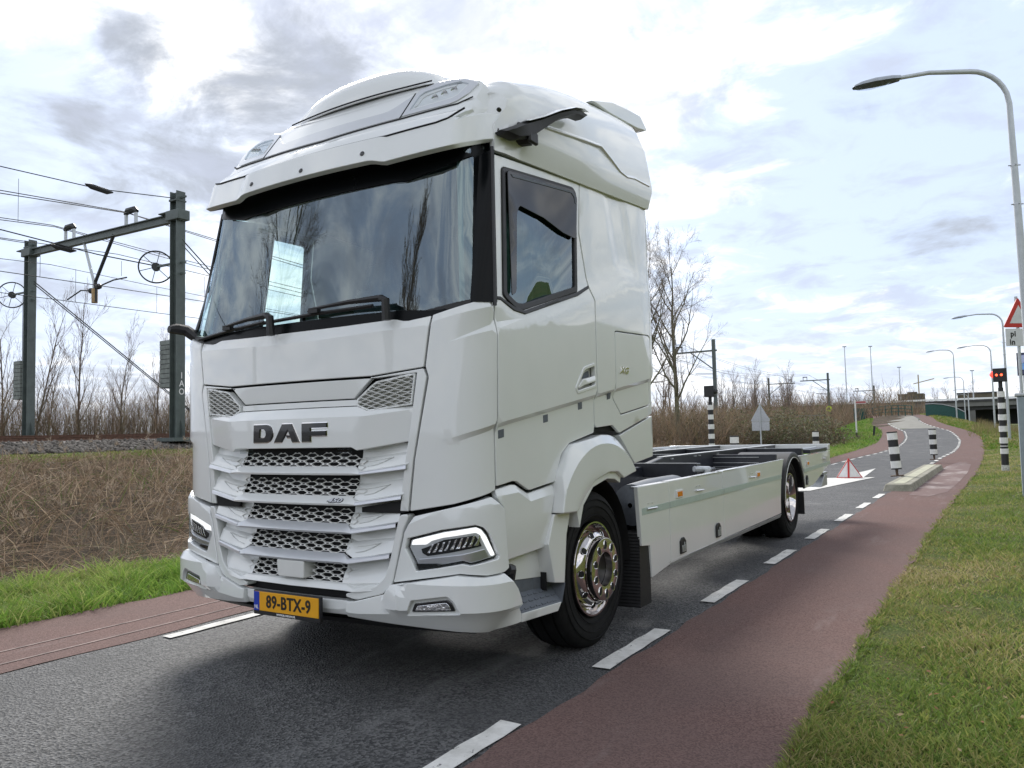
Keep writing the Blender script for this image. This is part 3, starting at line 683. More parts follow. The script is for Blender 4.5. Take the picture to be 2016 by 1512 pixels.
# interior
mb = MB(); mb.bx(-1.12, 1.12, -1.26, -.85, 1.6, 2.0); mb.bx(-.3, .3, -1.05, -.8, 1.75, 2.1); mb.bx(-1.15, 1.15, .55, .6, 1.4, 3.05); mb.bx(-1.15, 1.15, -1.2, .6, 1.4, 1.45)
mb.bx(-1.16, 1.16, -1.05, .6, 3.0, 3.04); dsh = mb.build('dashboard', M['interior'], TRUCK, bevel=.03)
for x in (.62, -.62):
    mb = MB(); mb.bx(x - .25, x + .25, -.55, 0, 1.75, 1.9); mb.box((x, .02, 2.2), (.48, .14, .72), Matrix.Rotation(R(-10), 3, 'X')); mb.box((x, .07, 2.65), (.28, .1, .2)); mb.build('cab_seat', M['seat'], TRUCK, bevel=.05)
mb = MB(); mb.tube([(.62 + .22 * math.cos(t), -.86 + .08 * math.sin(t), 2.02 + .2 * math.sin(t)) for t in np.linspace(0, 2 * math.pi, 25)], .016, 6, False); mb.bar((.62, -.84, 2.02), (.62, -1.05, 1.85), .06); mb.build('steering_wheel', M['black'], TRUCK)
mb = MB(); rows = []
for z in (2.05, 2.5, 2.95):
    rows.append([(.98 + .13 * t + .025 * math.sin(t * 38), -1.12 + .25 * t + .02 * math.cos(t * 31), z) for t in np.linspace(0, 1, 40)])
mb.grid(rows); mb.build('curtain', M['curtain'], TRUCK, fix=False)
mb = MB(); rows = []
for z in (2.0, 2.5, 2.93):
    rows.append([(1.13 + .018 * math.sin(t * 60), -.98 + .85 * t, z) for t in np.linspace(0, 1, 70)])
mb.grid(rows); mb.build('curtain', M['curtain'], TRUCK, fix=False)
# wipers
for x0, z0, x1, z1, xe in ((-.14, 2.03, -.60, 2.055, -.98), (.70, 2.045, .18, 2.08, -.30)):
    mb = MB(); f = lambda s, z, d: screen_s(s, z) + normal(screen_s, s, z) * d
    mb.tube([f(x0, z0 - .05, .05), f(x0 - .005, z0 + .055, .075), f(x0 - .04, z0 + .07, .075)], [.026, .024, .018], 8)
    mb.tube([f(x0 - .03, z0 + .07, .07), f((x0 + x1) / 2, (z0 + z1) / 2 + .052, .065), f(x1, z1 + .028, .05), f(x1 - .05, z1 + .02, .04)], [.02, .013, .009, .007], 6)
    mb.tube([f(x0 - .12, z0 + .05, .022), f(x1, z1 + .008, .022), f(xe, z1 - .005 - (.01 if xe < -.5 else 0), .02)], .011, 6)
    mb.box(f(x1, z1 + .02, .04), (.07, .03, .03)); mb.build('wiper', M['black'], TRUCK)

# ---- corner panels (air deflectors) and the side relief they share with the doors
def zl_of(s): return 1.344 + (s - .983) * .2875 if s < 1.31 else 1.438 + (s - 1.314) * (1.622 - 1.437) / (1.191)
def zsh_of(y): return float(np.interp(y, [-1.3, -1.125, -.812, .038, .532, 1.1], [1.895, 1.926, 1.999, 2.24, 2.406, 2.47]))
def rel_side(s_, z):
    s = abs(s_); y = s - 2.477; r = 0.0
    zl = zl_of(s); a = .030 * min(1, max(0, (s - .98) / .33)); r -= a * min(1, max(0, (zl - z) / .028))
    if s > 1.30:
        r -= .13 * min(.16, max(0, z - zsh_of(y)))
        if y < -.87:
            k = min(1, (-.87 - y) / .27); zc = 1.958 + (y + 1.137) * .25; t = (z - (zc - .02 * k)) / (.038 * k + 1e-4)
            if 0 < t < 1: r -= .020 * k * t
            elif t >= 1: r -= .020 * k * max(0, 1 - (z - zc - .018 * k) / .10)
    else: # tapered notch under the belt on the corner panel
        k = max(0, (s - 1.05) / .28); zc = 1.867 + (s - 1.054) * .32; t = (z - (zc - .02 * k)) / max(1e-4, .038 * k)
        if 0 < t < 1: r -= .020 * k * t
        elif t >= 1: r -= .020 * k * max(0, 1 - (z - zc - .018 * k) / .10)
        r -= .30 * max(0, z - (1.979 + (s - .955) * .217)) * 1.0
    return r
for sg in (1, -1):
    poly = [(.846, 1.258), (.812, .985), (1.066, 1.024), (1.268, 1.073), (1.315, 1.088), (1.312, 1.41), (1.327, 1.95), (1.327, 2.108), (.962, 2.018), (.918, 1.746), (.936, 1.688)]
    panel('corner_panel', [(sg * a, b) for a, b in poly], body, PT, TRUCK, rel=rel_side, step=.045, rnd=.008,
          feats=[[(sg * s, zl_of(s) + k) for s in (.985, 1.32)] for k in (0, -.028)] + [[(sg * 1.05, 1.866), (sg * 1.335, 1.866 + .285 * .32 + k)] for k in (.018, -.02)] + [[(sg * .95, 1.978), (sg * 1.335, 2.0615)]])
    # frame strip beside the louvres
    panel('grille_frame', [(sg * a, b) for a, b in [(.905, 1.736), (.924, 1.69), (.836, 1.258), (.80, .985), (.752, .985), (.784, 1.235), (.818, 1.40), (.868, 1.715), (.60, 1.698), (.575, 1.703)]], body, PT, TRUCK, th=.06, rnd=.004, d0=.002)

# ---- upper front: recessed band, wave mesh, emblem panel
panel('upper_band', [(-.575, 1.70), (-.45, 1.594), (.45, 1.594), (.575, 1.70)], body, PT, TRUCK, rel=lambda s, z: -.008 - .10 * max(0, 1.66 - z), th=.03, rnd=.004)
panel('lower_band', [(-.475, 1.554), (.475, 1.554), (.47, 1.587), (-.47, 1.587)], body, PT, TRUCK, d0=-.012, th=.03, rnd=.003, bev=.002)
def rel_emb(s, z):
    a = abs(s); kx = .555 - .30 * max(0, 1.52 - z)
    r = .038 - .16 * max(0, a - kx)
    zt = 1.494 if a < .555 else 1.494 + (a - .555) * .1
    return r - .75 * max(0, z - zt)
emb = [(.468, 1.326), (.502, 1.309), (.815, 1.354), (.85, 1.546), (.56, 1.521), (.482, 1.550)]
panel('emblem_panel', emb + mir(emb), body, PT, TRUCK, rel=rel_emb, th=.09, rnd=.005, step=.05,
      feats=[[(sg * .549, 1.494), (sg * .494, 1.315)] for sg in (1, -1)] + [[(-.835, 1.522), (-.555, 1.494), (.555, 1.494), (.835, 1.522)]])
def honeycomb(name, inside, s0, s1, z0, z1, surf, dep, W_, H_, k_s, k_z, material, parent, th=.012):
    """lattice of flat hexagonal openings with small slots in the links: every bar is real geometry"""
    mb = MB(); cols = int((s1 - s0) / (W_ * .75)) + 3; rows_ = int((z1 - z0) / H_) + 3
    def P(s, z, dd): n = normal(surf, s, z); return surf(s, z) + n * (dep(s, z) - dd)
    hx = [(-.5, 0), (-.25, .5), (.25, .5), (.5, 0), (.25, -.5), (-.25, -.5)]
    for i in range(cols):
        for j in range(rows_):
            cs = s0 + i * W_ * .75; cz = z0 + j * H_ + (H_ / 2 if i % 2 else 0)
            if not inside(cs, cz): continue
            o = [P(cs + a * W_, cz + b * H_, .001) for a, b in hx]; q = [P(cs + a * W_ * k_s, cz + b * H_ * k_z, 0) for a, b in hx]; d = [P(cs + a * W_ * k_s, cz + b * H_ * k_z, th) for a, b in hx]
            vs = o + q + d; fs = [(k, (k + 1) % 6, 6 + (k + 1) % 6, 6 + k) for k in (0, 2, 3, 5)] + [(6 + k, 6 + (k + 1) % 6, 12 + (k + 1) % 6, 12 + k) for k in range(6)]
            km = k_z + .16
            for a, b, e in ((1, 2, .5), (4, 5, -.5)):
                n0 = len(vs); x0, x1 = (-.25, .25) if a == 1 else (.25, -.25)
                vs += [P(cs + x * W_, cz + e * H_ * kk, .0005) for kk in (km, 1.0) for x in (x0, x0 * .45, x1 * .45, x1)]
                fs += [(6 + a, n0, n0 + 3, 6 + b), (a, n0 + 4, n0, 6 + a), (b, 6 + b, n0 + 3, n0 + 7), (n0, n0 + 4, n0 + 5, n0 + 1), (n0 + 2, n0 + 6, n0 + 7, n0 + 3)]
            mb.add(vs, fs)
    return mb.build(name, material, parent, sm=20)
for sg in (1, -1):
    um = [(sg * a, b) for a, b in [(.858, 1.712), (.815, 1.711), (.611, 1.680), (.575, 1.658), (.481, 1.588), (.481, 1.552), (.56, 1.52), (.832, 1.546)]]
    panel('mesh_backing', um, body, M['mesh_white'], TRUCK, d0=-.03, th=.01, rnd=.002)
    # horizontal wave slats
    mb = MB()
    for j in range(15):
        z = 1.527 + j * .0138; run = []
        for i in range(0, 90):
            s = .46 + i * .0046; zz = z + .0042 * math.cos(s * 2 * math.pi / .077 + (math.pi if j % 2 else 0)) + (s - .6) * .04
            if pnpoly((sg * s, zz), um): run.append((sg * s, zz))
        if len(run) < 4: continue
        rows = []
        for s, zz in run:
            n = normal(body, s, zz); p = body(s, zz); rows.append([p + n * -.028, p + n * .0 + Vector((0, 0, .0026)), p + n * .003, p + n * .0 - Vector((0, 0, .0026)), p + n * -.028 - Vector((0, 0, .002))])
        mb.grid(rows)
    mb.build('wave_mesh', M['mesh_white'], TRUCK, sm=40)
    panel('mesh_rim', um, body, PT, TRUCK, holes=[[tuple(q) for q in inset([Vector(p) for p in um], .010)]], d0=.001, th=.03, bev=.002, rnd=.002, step=.1)

# ---- louvres
def LV(s, z, d): return body(s, z) + normal(body, s, z) * d
bars = [  # (z_top_centre, z_bottom, half kink, end s, end top z, end bottom z, mesh half width)
    (1.222, 1.176, .51, .800, 1.233, 1.206, .555),
    (1.060, 1.010, .48, .768, 1.073, 1.046, .530),
    (.910, .858, .448, .732, .926, .899, .495),
    (.748, .696, .425, .690, .763, .735, .465)]
prev_b = [1.318] + [b[1] for b in bars]
def loft_row(mb, stations):
    mb.grid([[LV(s, z, d) for z, d in prof] for s, prof in stations])
for i, (zt, zb, k, e, et, eb, mw) in enumerate(bars):
    mb = MB(); st = []
    for s in (-e, -k - .005, -k + .045, -.2, 0, .2, k - .045, k + .005, e):
        a = abs(s)
        if a >= e: prof = [(et, -.012), (et - .003, .012), (eb + .006, .018), (eb, .012), (eb + .004, -.06)]
        elif a > k: prof = [(zt - .024, .012), (zt - .026, .034), (zb + .006, .044), (zb, .038), (zb + .004, -.06)]
        else: prof = [(zt, -.004), (zt - .003, .0), (zb + .011, .044), (zb - .001, .038), (zb + .003, -.06)]
        st.append((s, prof))
    loft_row(mb, st); mb.build('louvre_bar', M['paint_silver'] if i > 1 else PT, TRUCK, bevel=.002, sm=25)
    for sg in (1, -1):   # bright edge strips at the outer ends
        mb = MB()
        loft_row(mb, [(sg * a, [(z1, d1 + .002), (z1 - .004, d1 + .006), (z2, d1 + .008), (z2 - .003, d1)]) for a, z1, z2, d1 in ((k + .008, zt - .030, zb + .004, .036), (e, et - .004, eb + .003, .012))])
        mb.build('edge_strip', M['satin'], TRUCK, sm=30)
        # sculpted end panel between mesh and frame
        pt_, pb_ = prev_b[i] + (.004 if i else -.006), zt
        zup_in, zup_out = pt_, (pt_ + .028)
        mb = MB(); cols_ = []
        for f, s in ((0, mw - .075), (.0, mw - .02), (.45, mw + .10), (1, e + .012)):
            top_ = zup_in + (zup_out - zup_in) * f; bot_ = (zt if s < k - .03 else (zt - .026 + (et - zt + .026) * f))
            h = top_ - bot_
            cols_.append((sg * s, [(top_ + .01, -.058), (bot_ + h * .62, -.050 + .012 * f), (bot_ + h * .50, -.030 + .01 * f), (bot_ + h * .02, .006 if s > k - .03 else -.004), (bot_ - .006, -.012)]))
        loft_row(mb, cols_); mb.build('louvre_end', PT, TRUCK, bevel=.002, sm=25)
        mb = MB()   # raised arrow rib on the sculpted facet
        def on(s, u):
            f = max(0, min(1, (s - mw + .02) / (e + .012 - mw + .02))); f = 0 if s < mw - .02 else (f * .45 / ((mw + .10 - mw + .02) / (e + .032 - mw)) if s < mw + .10 else .45 + .55 * (s - mw - .10) / (e + .012 - mw - .10))
            tp = zup_in + (zup_out - zup_in) * f; bt = zt if s < k - .03 else (zt - .026 + (et - zt + .026) * f); hh = tp - bt
            return LV(sg * s, bt + hh * (.02 + .48 * u), (.006 if s > k - .03 else -.004) + (-.036 + .01 * f) * u + .002)
        mb.tube([on(mw - .01, .86), on(mw + .06, .86), on(mw + .15, .93), on(mw + .10, .62), on(mw + .05, .44), on(mw - .01, .40)], .0032, 5)
        mb.build('arrow_rib', PT, TRUCK)
    z_hi, z_lo = prev_b[i] - (.030 if i == 0 else .034), zt
    f_in = lambda s, z, mw=mw, lo=z_lo, hi=z_hi: abs(s) < mw - .05 * abs((z - lo) / (hi - lo) - .35) / .65 - .03 and lo - .012 < z < hi + .003
    honeycomb('honeycomb_mesh', f_in, -10 * .0615, mw, z_lo - .004, z_hi + .01, body,
              lambda s, z, lo=z_lo, hi=z_hi: -.002 - .03 * (z - lo) / (hi - lo), .082, .0326, 1.02, .64, M['mesh_white'], TRUCK)
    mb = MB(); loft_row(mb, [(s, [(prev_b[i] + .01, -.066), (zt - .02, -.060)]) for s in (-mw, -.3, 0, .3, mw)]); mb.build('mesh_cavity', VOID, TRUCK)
for sg in (1, -1):   # dark joint between upper and lower grille
    panel('grille_gap', [(sg * a, b) for a, b in [(.50, 1.0), (.765, 1.040), (.80, 1.035), (.80, .985), (.752, .972), (.50, .972)]], body, VOID, TRUCK, d0=-.008, th=.02, bev=.001, rnd=.002)
# strobe lamps tucked above the first mesh
for sg in (1, -1):
    mb = MB(); p = LV(sg * .40, 1.308, .012); mb.box(p, (.085, .03, .022)); mb.build('strobe_lamp', M['lens'], TRUCK, bevel=.003)
# lowest mesh with radar cover
f5 = lambda s, z: abs(s) < .438 - .05 * abs((z - .59) / .08 - .35) and .58 < z < .678 and not (-.105 < s < .118)
for h5 in (lambda s, z: f5(s, z) and s < 0, lambda s, z: f5(s, z) and s > 0): honeycomb('honeycomb_mesh', h5, -.492, .46, .587, .68, body, lambda s, z: -.002 - .03 * (z - .587) / .08, .082, .0326, 1.02, .64, M['mesh_white'], TRUCK)
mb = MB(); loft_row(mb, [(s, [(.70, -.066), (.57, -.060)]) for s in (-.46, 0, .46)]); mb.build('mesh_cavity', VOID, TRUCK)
panel('radar_cover', [(-.09, .598), (.12, .598), (.12, .694), (-.10, .694)], lambda s, z: Vector((s, -1.43, z)), M['mesh_white'], TRUCK, d0=.035, th=.09, bev=.006)
mb = MB()
loft_row(mb, [(s, p) for s, p in ((-.64, [(.612, -.03), (.60, .006), (.56, .008), (.545, -.03)]), (-.455, [(.575, -.02), (.560, .020), (.545, .026), (.54, -.04)]), (-.40, [(.588, -.004), (.58, .01), (.550, .026), (.545, -.04)]), (0, [(.588, -.004), (.58, .01), (.550, .026), (.545, -.04)]),
         (.40, [(.588, -.004), (.58, .01), (.550, .026), (.545, -.04)]), (.455, [(.575, -.02), (.560, .020), (.545, .026), (.54, -.04)]), (.64, [(.612, -.03), (.60, .006), (.56, .008), (.545, -.03)]))])
mb.build('lower_bar', PT, TRUCK, bevel=.003, sm=25)
for sg in (1, -1):
    mb = MB(); cols_ = []
    for f, s in ((0, .365), (0, .42), (.5, .54), (1, .70)):
        top_ = .70 + .03 * f; bot_ = .585 + .02 * f; h = top_ - bot_
        cols_.append((sg * s, [(top_, -.055), (bot_ + h * .6, -.045 + .012 * f), (bot_ + h * .48, -.026), (bot_, .0), (bot_ - .03, -.01)]))
    loft_row(mb, cols_); mb.build('louvre_end', PT, TRUCK, bevel=.002, sm=25)
    panel('lower_grille_frame', [(sg * a, b) for a, b in [(.815, .968), (.775, .888), (.704, .604), (.652, .549), (.47, .502), (.40, .515), (.40, .532), (.60, .585), (.655, .635), (.682, .70), (.722, .85), (.752, .968)]], body, PT, TRUCK, d0=.012, th=.07, bev=.006, rnd=.03, step=.04)
mb = MB(); loft_row(mb, [(s, [(.545, -.05), (.49, -.05)]) for s in (-.49, 0, .49)]); mb.build('bumper_slot', VOID, TRUCK)

# ---- head lamp panels, head lamps, bumper
HL = [(.785, .792), (.797, .843), (1.0, .893), (1.180, .918), (1.218, .903), (1.251, .865), (1.300, .752), (1.293, .738), (1.149, .711), (1.108, .72), (.988, .698), (.848, .676), (.828, .717)]
def rel_hp(s, z):
    a = abs(s); zt = 1.018 + (a - 1.07) * .12 if a > 1.0 else .955 + (a - .83) * .37
    return .012 - .55 * max(0, z - (zt - .028)) 
for sg in (1, -1):
    S_ = lambda P: [(sg * a, b) for a, b in P]
    panel('head_lamp_surround', S_([(.832, .958), (1.066, 1.008), (1.272, 1.055), (1.345, .985), (1.365, .682), (1.329, .665), (1.231, .658), (1.096, .670), (.712, .611), (.783, .877)]), body, PT, TRUCK, holes=[S_(HL)], rel=rel_hp, th=.06, rnd=.008, step=.045, feats=[S_([(.84, .931), (1.0, .990), (1.26, 1.021), (1.33, 1.0)])])
    hl = panel('head_lamp', S_([tuple(q) for q in inset([Vector(p) for p in HL], .004)]), body, M['gloss_black'], TRUCK, d0=-.02, th=.05, rnd=.006, step=.05)
    drl = [(.812, .808), (.822, .834), (1.0, .876), (1.180, .903), (1.207, .89), (1.236, .852), (1.283, .758), (1.262, .752), (1.236, .795), (1.200, .864), (1.178, .876), (1.0, .850), (.93, .832), (.90, .812)]
    panel('light_strip', S_(drl), body, M['drl'], hl, d0=-.006, th=.02, bev=.003, rnd=.006, step=.05)
    panel('silver_frame', S_([tuple(q) for q in inset([Vector(p) for p in HL], .013)]), body, M['paint_silver'], hl, d0=-.0165, th=.01, bev=.002, rnd=.006, step=.05)
    panel('lamp_cavity', S_([(.868, .788), (.905, .800), (1.0, .838), (1.172, .862), (1.196, .836), (1.210, .806), (1.03, .772), (.905, .752), (.875, .766)]), body, M['void'], hl, d0=-.013, th=.004, bev=.001, rnd=.004, step=.03)
    for q in range(9):
        s0_ = .915 + q * .033; zb_ = .765 + (s0_ - .9) * .155; zt_ = .800 + (s0_ - .9) * .20
        panel('reflector_blade', S_([(s0_ - .012, zb_), (s0_ + .006 + .003 * (q % 3), zb_ + .002), (s0_ + .030, zt_ + .012), (s0_ + .018, zt_ + .010), (s0_ + .008, (zb_ + zt_) / 2 + .004)]), body, M['reflector'], hl, d0=-.0085 + .001 * (q % 2), th=.003, bev=.0008, rnd=0, step=.03)
    panel('lower_trim', S_([(.85, .735), (1.10, .765), (1.225, .792), (1.25, .745), (1.15, .722), (1.10, .735), (.985, .715), (.86, .69)]), body, M['satin'], hl, d0=-.010, th=.01, bev=.003, rnd=.006)
    panel('turn_lamp', S_([(.855, .680), (.985, .702), (.965, .718), (.84, .712)]), body, M['tinted'], hl, d0=-.004, th=.01, bev=.003, rnd=.004)
    panel('lens_cover', S_([tuple(q) for q in inset([Vector(p) for p in HL], .006)]), body, M['lens'], hl, d0=.004, th=.004, bev=.001, rnd=.006, step=.05)
    def rel_b(s, z):
        a = abs(s); zc = .452 if a > .75 else .436 + .016 * max(0, min(1, (a - .5) / .25))
        r = -.75 * max(0, zc - z) * max(0, min(1, (1.50 - a) / .14))      # undercut
        zt = .618 if a > .8 else .56
        wing = max(0, min(1, (a - .66) / .10)); r += .034 * wing * max(0, min(1, (z - zc) / .03)) - .034 * (1 - wing) * 0
        r -= .55 * wing * max(0, z - zt)
        if a < .66: r -= .12 * max(0, z - .47)
        return r
    BP = [(.413, .494), (.47, .498), (.655, .545), (.710, .602), (1.096, .664), (1.231, .652), (1.329, .656), (1.352, .661), (1.445, .567), (1.520, .42), (1.522, .377), (1.30, .355), (1.071, .365), (.70, .385), (.413, .410)]
    FG = [(.843, .473), (.86, .517), (1.013, .54), (1.044, .544), (1.067, .527), (1.086, .489)]
    FO = [tuple(q) for q in inset([Vector(p) for p in FG], -.018)]
    panel('bumper', S_(BP), bumper_s, PT, TRUCK, holes=[S_(FO)], rel=rel_b, th=.05, step=.035, rnd=.006, feats=[S_([(.42, .436), (.5, .436), (.75, .452), (1.50, .452)]), S_([(1.10, .482), (1.47, .482)]), S_([(.76, .482), (.76, .59)]), S_([(.66, .46), (.66, .54)]), S_([(.80, .618), (1.39, .618)])])
    panel('fog_recess', S_([tuple(q) for q in inset([Vector(p) for p in FO], -.006)]), bumper_s, PT, TRUCK, d0=.004, th=.01, bev=.001, rnd=.01)
    fg = panel('fog_lamp', S_(FG), bumper_s, M['gloss_black'], TRUCK, d0=.016, th=.03, bev=.003, rnd=.008)
    panel('fog_lens', S_([(.865, .480), (.878, .506), (1.01, .527), (1.04, .53), (1.055, .518), (1.066, .494)]), bumper_s, M['reflector'], fg, d0=.019, th=.005, bev=.002, rnd=.006, step=.03)
panel('bumper_centre', [(-.406, .412), (.406, .412), (.406, .494), (-.406, .494)], bumper_s, PT, TRUCK, rel=lambda s, z: -.022 - .8 * max(0, .436 - z), th=.05, rnd=.003)
mb = MB(); mb.grid([[body(s, .385) + Vector((0, .04, 0)) for s in np.linspace(-1.1, 1.1, 30)], [body(s, .34) + Vector((0, .12, 0)) for s in np.linspace(-1.1, 1.1, 30)], [body(s, .345) + Vector((0, .5, 0)) for s in np.linspace(-1.05, 1.05, 30)]]); mb.build('under_tray', M['black'], TRUCK, fix=False)

# ---- licence plate
PX, PY, PZ = .006, -1.493, .4435
mb = MB(); mb.bx(PX - .268, PX + .268, PY, PY + .022, .374, .512); pl = mb.build('licence_plate', M['black'], TRUCK, bevel=.004)
mb = MB(); mb.bx(PX - .258, PX + .258, PY - .004, PY + .004, .398, .506); mb.build('plate_face', M['yellow'], pl, bevel=.002)
mb = MB(); mb.bx(PX - .2575, PX - .214, PY - .006, PY, .3985, .5055); mb.build('country_band', M['blue'], pl)
def put_text(txt, size, loc, material, parent, name='lettering', rot=(R(90), 0, 0), **k):
    me = text_mesh(txt, size, **k); o = link(name, me, material, parent); o.location = loc; o.rotation_euler = rot; return o
put_text('89-BTX-9', .098, (PX + .022, PY - .005, .4505), M['textblack'], pl, ext=.0015, bold=.0022, sx=.86, spacing=1.06)
put_text('NL', .030, (PX - .236, PY - .0065, .418), M['textwhite'], pl, ext=.001, bold=.0005, sx=.85)
put_text('WWW.BLOMDGW.NL', .015, (PX, PY - .001, .386), M['textwhite'], pl, ext=.0015, bold=.0004)

# ---- DAF emblem: black letters with a chrome edge
def emblem(name, outline, hole, x0, z0, k):
    e = None
    for nm, off, d, mt in (('chrome_edge', .004, .040, M['chrome']), ('letter_face', -.0015, .047, M['gloss_black'])):
        ol = [tuple(q) for q in inset([Vector((x0 + a * k, z0 + b * k)) for a, b in outline], -off)]
        hs = [[tuple(q) for q in inset([Vector((x0 + a * k, z0 + b * k)) for a, b in hole], off)]] if hole else []
        o = panel(name if e is None else nm, ol, body, mt, TRUCK if e is None else e, holes=hs, d0=d, th=.014 if e is None else .006, bev=.0015, rnd=0, step=.05)
        e = e or o
arc = lambda cx, cy, rx, ry, a0, a1, n: [(cx + rx * math.cos(R(t)), cy + ry * math.sin(R(t))) for t in np.linspace(a0, a1, n)]
K = .107; LX, LZ = -.288, 1.360
emblem('letter_d', [(0, 0), (.03, 1), (1.05, 1)] + arc(1.05, .5, .55, .5, 80, -80, 9) + [(1.05, 0)], [(.52, .28), (.56, .72), (.85, .72)] + arc(.85, .5, .2, .22, 60, -60, 5) + [(.85, .28)], LX, LZ, K)
emblem('letter_a', [(1.70, 0), (2.35, 1), (3.05, 1), (3.62, 0), (3.10, 0), (2.98, .24), (2.72, .24), (2.62, .38), (2.92, .38), (2.78, .66), (2.28, 0)], None, LX, LZ, K)
emblem('letter_f', [(3.80, 0), (3.80, 1), (5.55, 1), (5.55, .72), (4.42, .72), (4.42, .58), (5.50, .58), (5.50, .30), (4.42, .30), (4.42, 0)], None, LX, LZ, K)
me = text_mesh('450', .036, ext=.002, bold=.0008, sx=1.75, shear=.25)
o = link('power_badge', me, M['satin'], TRUCK); n = normal(body, .345, 1.03); o.location = LV(.345, 1.036, .034); o.rotation_euler = (R(52), 0, R(7))
for k_, mt in ((0, M['gloss_black']),):
    me = text_mesh('450', .036, ext=.001, bold=.003, sx=1.75, shear=.25); o2 = link('badge_shadow', me, mt, o); o2.location = (0, 0, -.0012)

# ---- sun visor, roof cap, roof lamps
vb = [(.0, 2.931), (.515, 2.931), (.625, 2.913), (1.034, 2.945), (1.16, 2.958), (1.298, 2.982), (1.325, 3.0), (1.346, 3.079), (1.346, 3.133), (1.29, 3.180), (1.221, 3.178), (1.086, 3.186), (.985, 3.118), (.912, 3.102), (.60, 3.079), (.54, 3.079), (0, 3.066)]
def rel_vis(s, z):
    a = abs(s); r = 0
    zt = 3.10 + (a - 1.0) * .12
    if a > 1.02: r -= .9 * max(0, z - zt)
    if a < .60: r += .012 * min(1, (.60 - a) / .04)
    return r
vis = panel('sun_visor', vb[1:-1] + mir(vb[1:-1]), visor_s, PT, TRUCK, rel=rel_vis, d0=.010, th=.035, rnd=.02, step=.045, feats=[[(sg * .60, 2.93), (sg * .56, 3.07)] for sg in (1, -1)] + [[(sg * .57, 2.94), (sg * .535, 3.06)] for sg in (1, -1)] + [[(sg * 1.03, 3.104), (sg * 1.33, 3.14)] for sg in (1, -1)])
def screw(s, z):
    mb = MB(); n = normal(visor_s, s, z); p = visor_s(s, z) + n * (.024 if abs(s) < .6 else .012)
    rot = n.to_track_quat('Z', 'Y').to_matrix()
    vs = [p + rot @ Vector((.012 * rr * math.cos(t), .012 * rr * math.sin(t), h)) for rr, h in ((1.25, -.01), (1.25, .003), (.8, .006)) for t in np.linspace(0, 2 * math.pi, 10, endpoint=False)]
    fs = [(i * 10 + k, i * 10 + (k + 1) % 10, (i + 1) * 10 + (k + 1) % 10, (i + 1) * 10 + k) for i in range(2) for k in range(10)] + [tuple(range(20, 30))]
    mb.add(vs, fs); mb.build('screw', M['gloss_black'], vis)
for s, z in ((-.466, 2.985), (0, 2.972), (.466, 2.985)): screw(s, z)
for sg in (1, -1):
    for s, z in ((1.266, 3.033), (1.258, 3.156)):
        mb = MB(); p = visor_s(sg * s, z); n = normal(visor_s, sg * s, z); screw(sg * s, z)
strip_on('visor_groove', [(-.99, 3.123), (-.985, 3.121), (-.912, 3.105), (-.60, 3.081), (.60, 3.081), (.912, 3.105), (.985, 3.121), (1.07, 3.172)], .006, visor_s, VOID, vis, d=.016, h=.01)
# upper visor band
vt = [(.985, 3.126), (.912, 3.109), (.60, 3.086), (0, 3.074), ]
ub = [(.54, 3.086), (.60, 3.086), (.912, 3.109), (.985, 3.125), (1.086, 3.195), (1.0, 3.222), (.9, 3.218), (.60, 3.198), (.55, 3.188)]
panel('visor_shelf', ub + mir(ub), lambda s, z: visor_s(s, z) + Vector((0, .42 * (z - 3.08), 0)), PT, TRUCK, d0=.006, th=.05, rnd=.01, step=.045, rel=lambda s, z: -.35 * max(0, z - 3.15 - .02 * abs(s)))
# cap
cap = [(.0, 3.12), (1.0, 3.10), (1.20, 3.10), (1.21, 3.19), (1.184, 3.212), (1.131, 3.316), (1.081, 3.392), (1.013, 3.441), (.908, 3.494), (.76, 3.538), (.6, 3.555), (0, 3.575)]
def rel_cap(s, z):
    a = abs(s); r = 0
    zt = 3.50 - .06 * a * a
    r -= .55 * max(0, z - zt) ** 1.2
    return r - .5 * max(0, a - 1.02) * max(0, min(1, (z - 3.2) / .1))
panel('roof_cap', cap[1:-1] + mir(cap[1:-1]), cap_s, PT, TRUCK, rel=rel_cap, th=.03, rnd=.02, step=.06)
band = [(.42, 3.228), (.582, 3.238), (.586, 3.425), (.56, 3.408), (.495, 3.352), (.451, 3.326), (.36, 3.320)]
bd2 = [(.582, 3.240), (.586, 3.425), (.56, 3.408), (.495, 3.352), (.451, 3.326), (.40, 3.320)]
panel('light_bar', [(.0001, 3.215)] + bd2 + mir(bd2), cap_s, M['paint_silver'], TRUCK, d0=.006, th=.02, bev=.003, rnd=.01, step=.06)
strip_on('shadow_groove', [(-1.03, 3.300), (-.95, 3.262), (-.60, 3.230), (0, 3.205), (.60, 3.230), (.95, 3.262), (1.03, 3.300)], .010, cap_s, VOID, TRUCK, d=.004, h=.003)
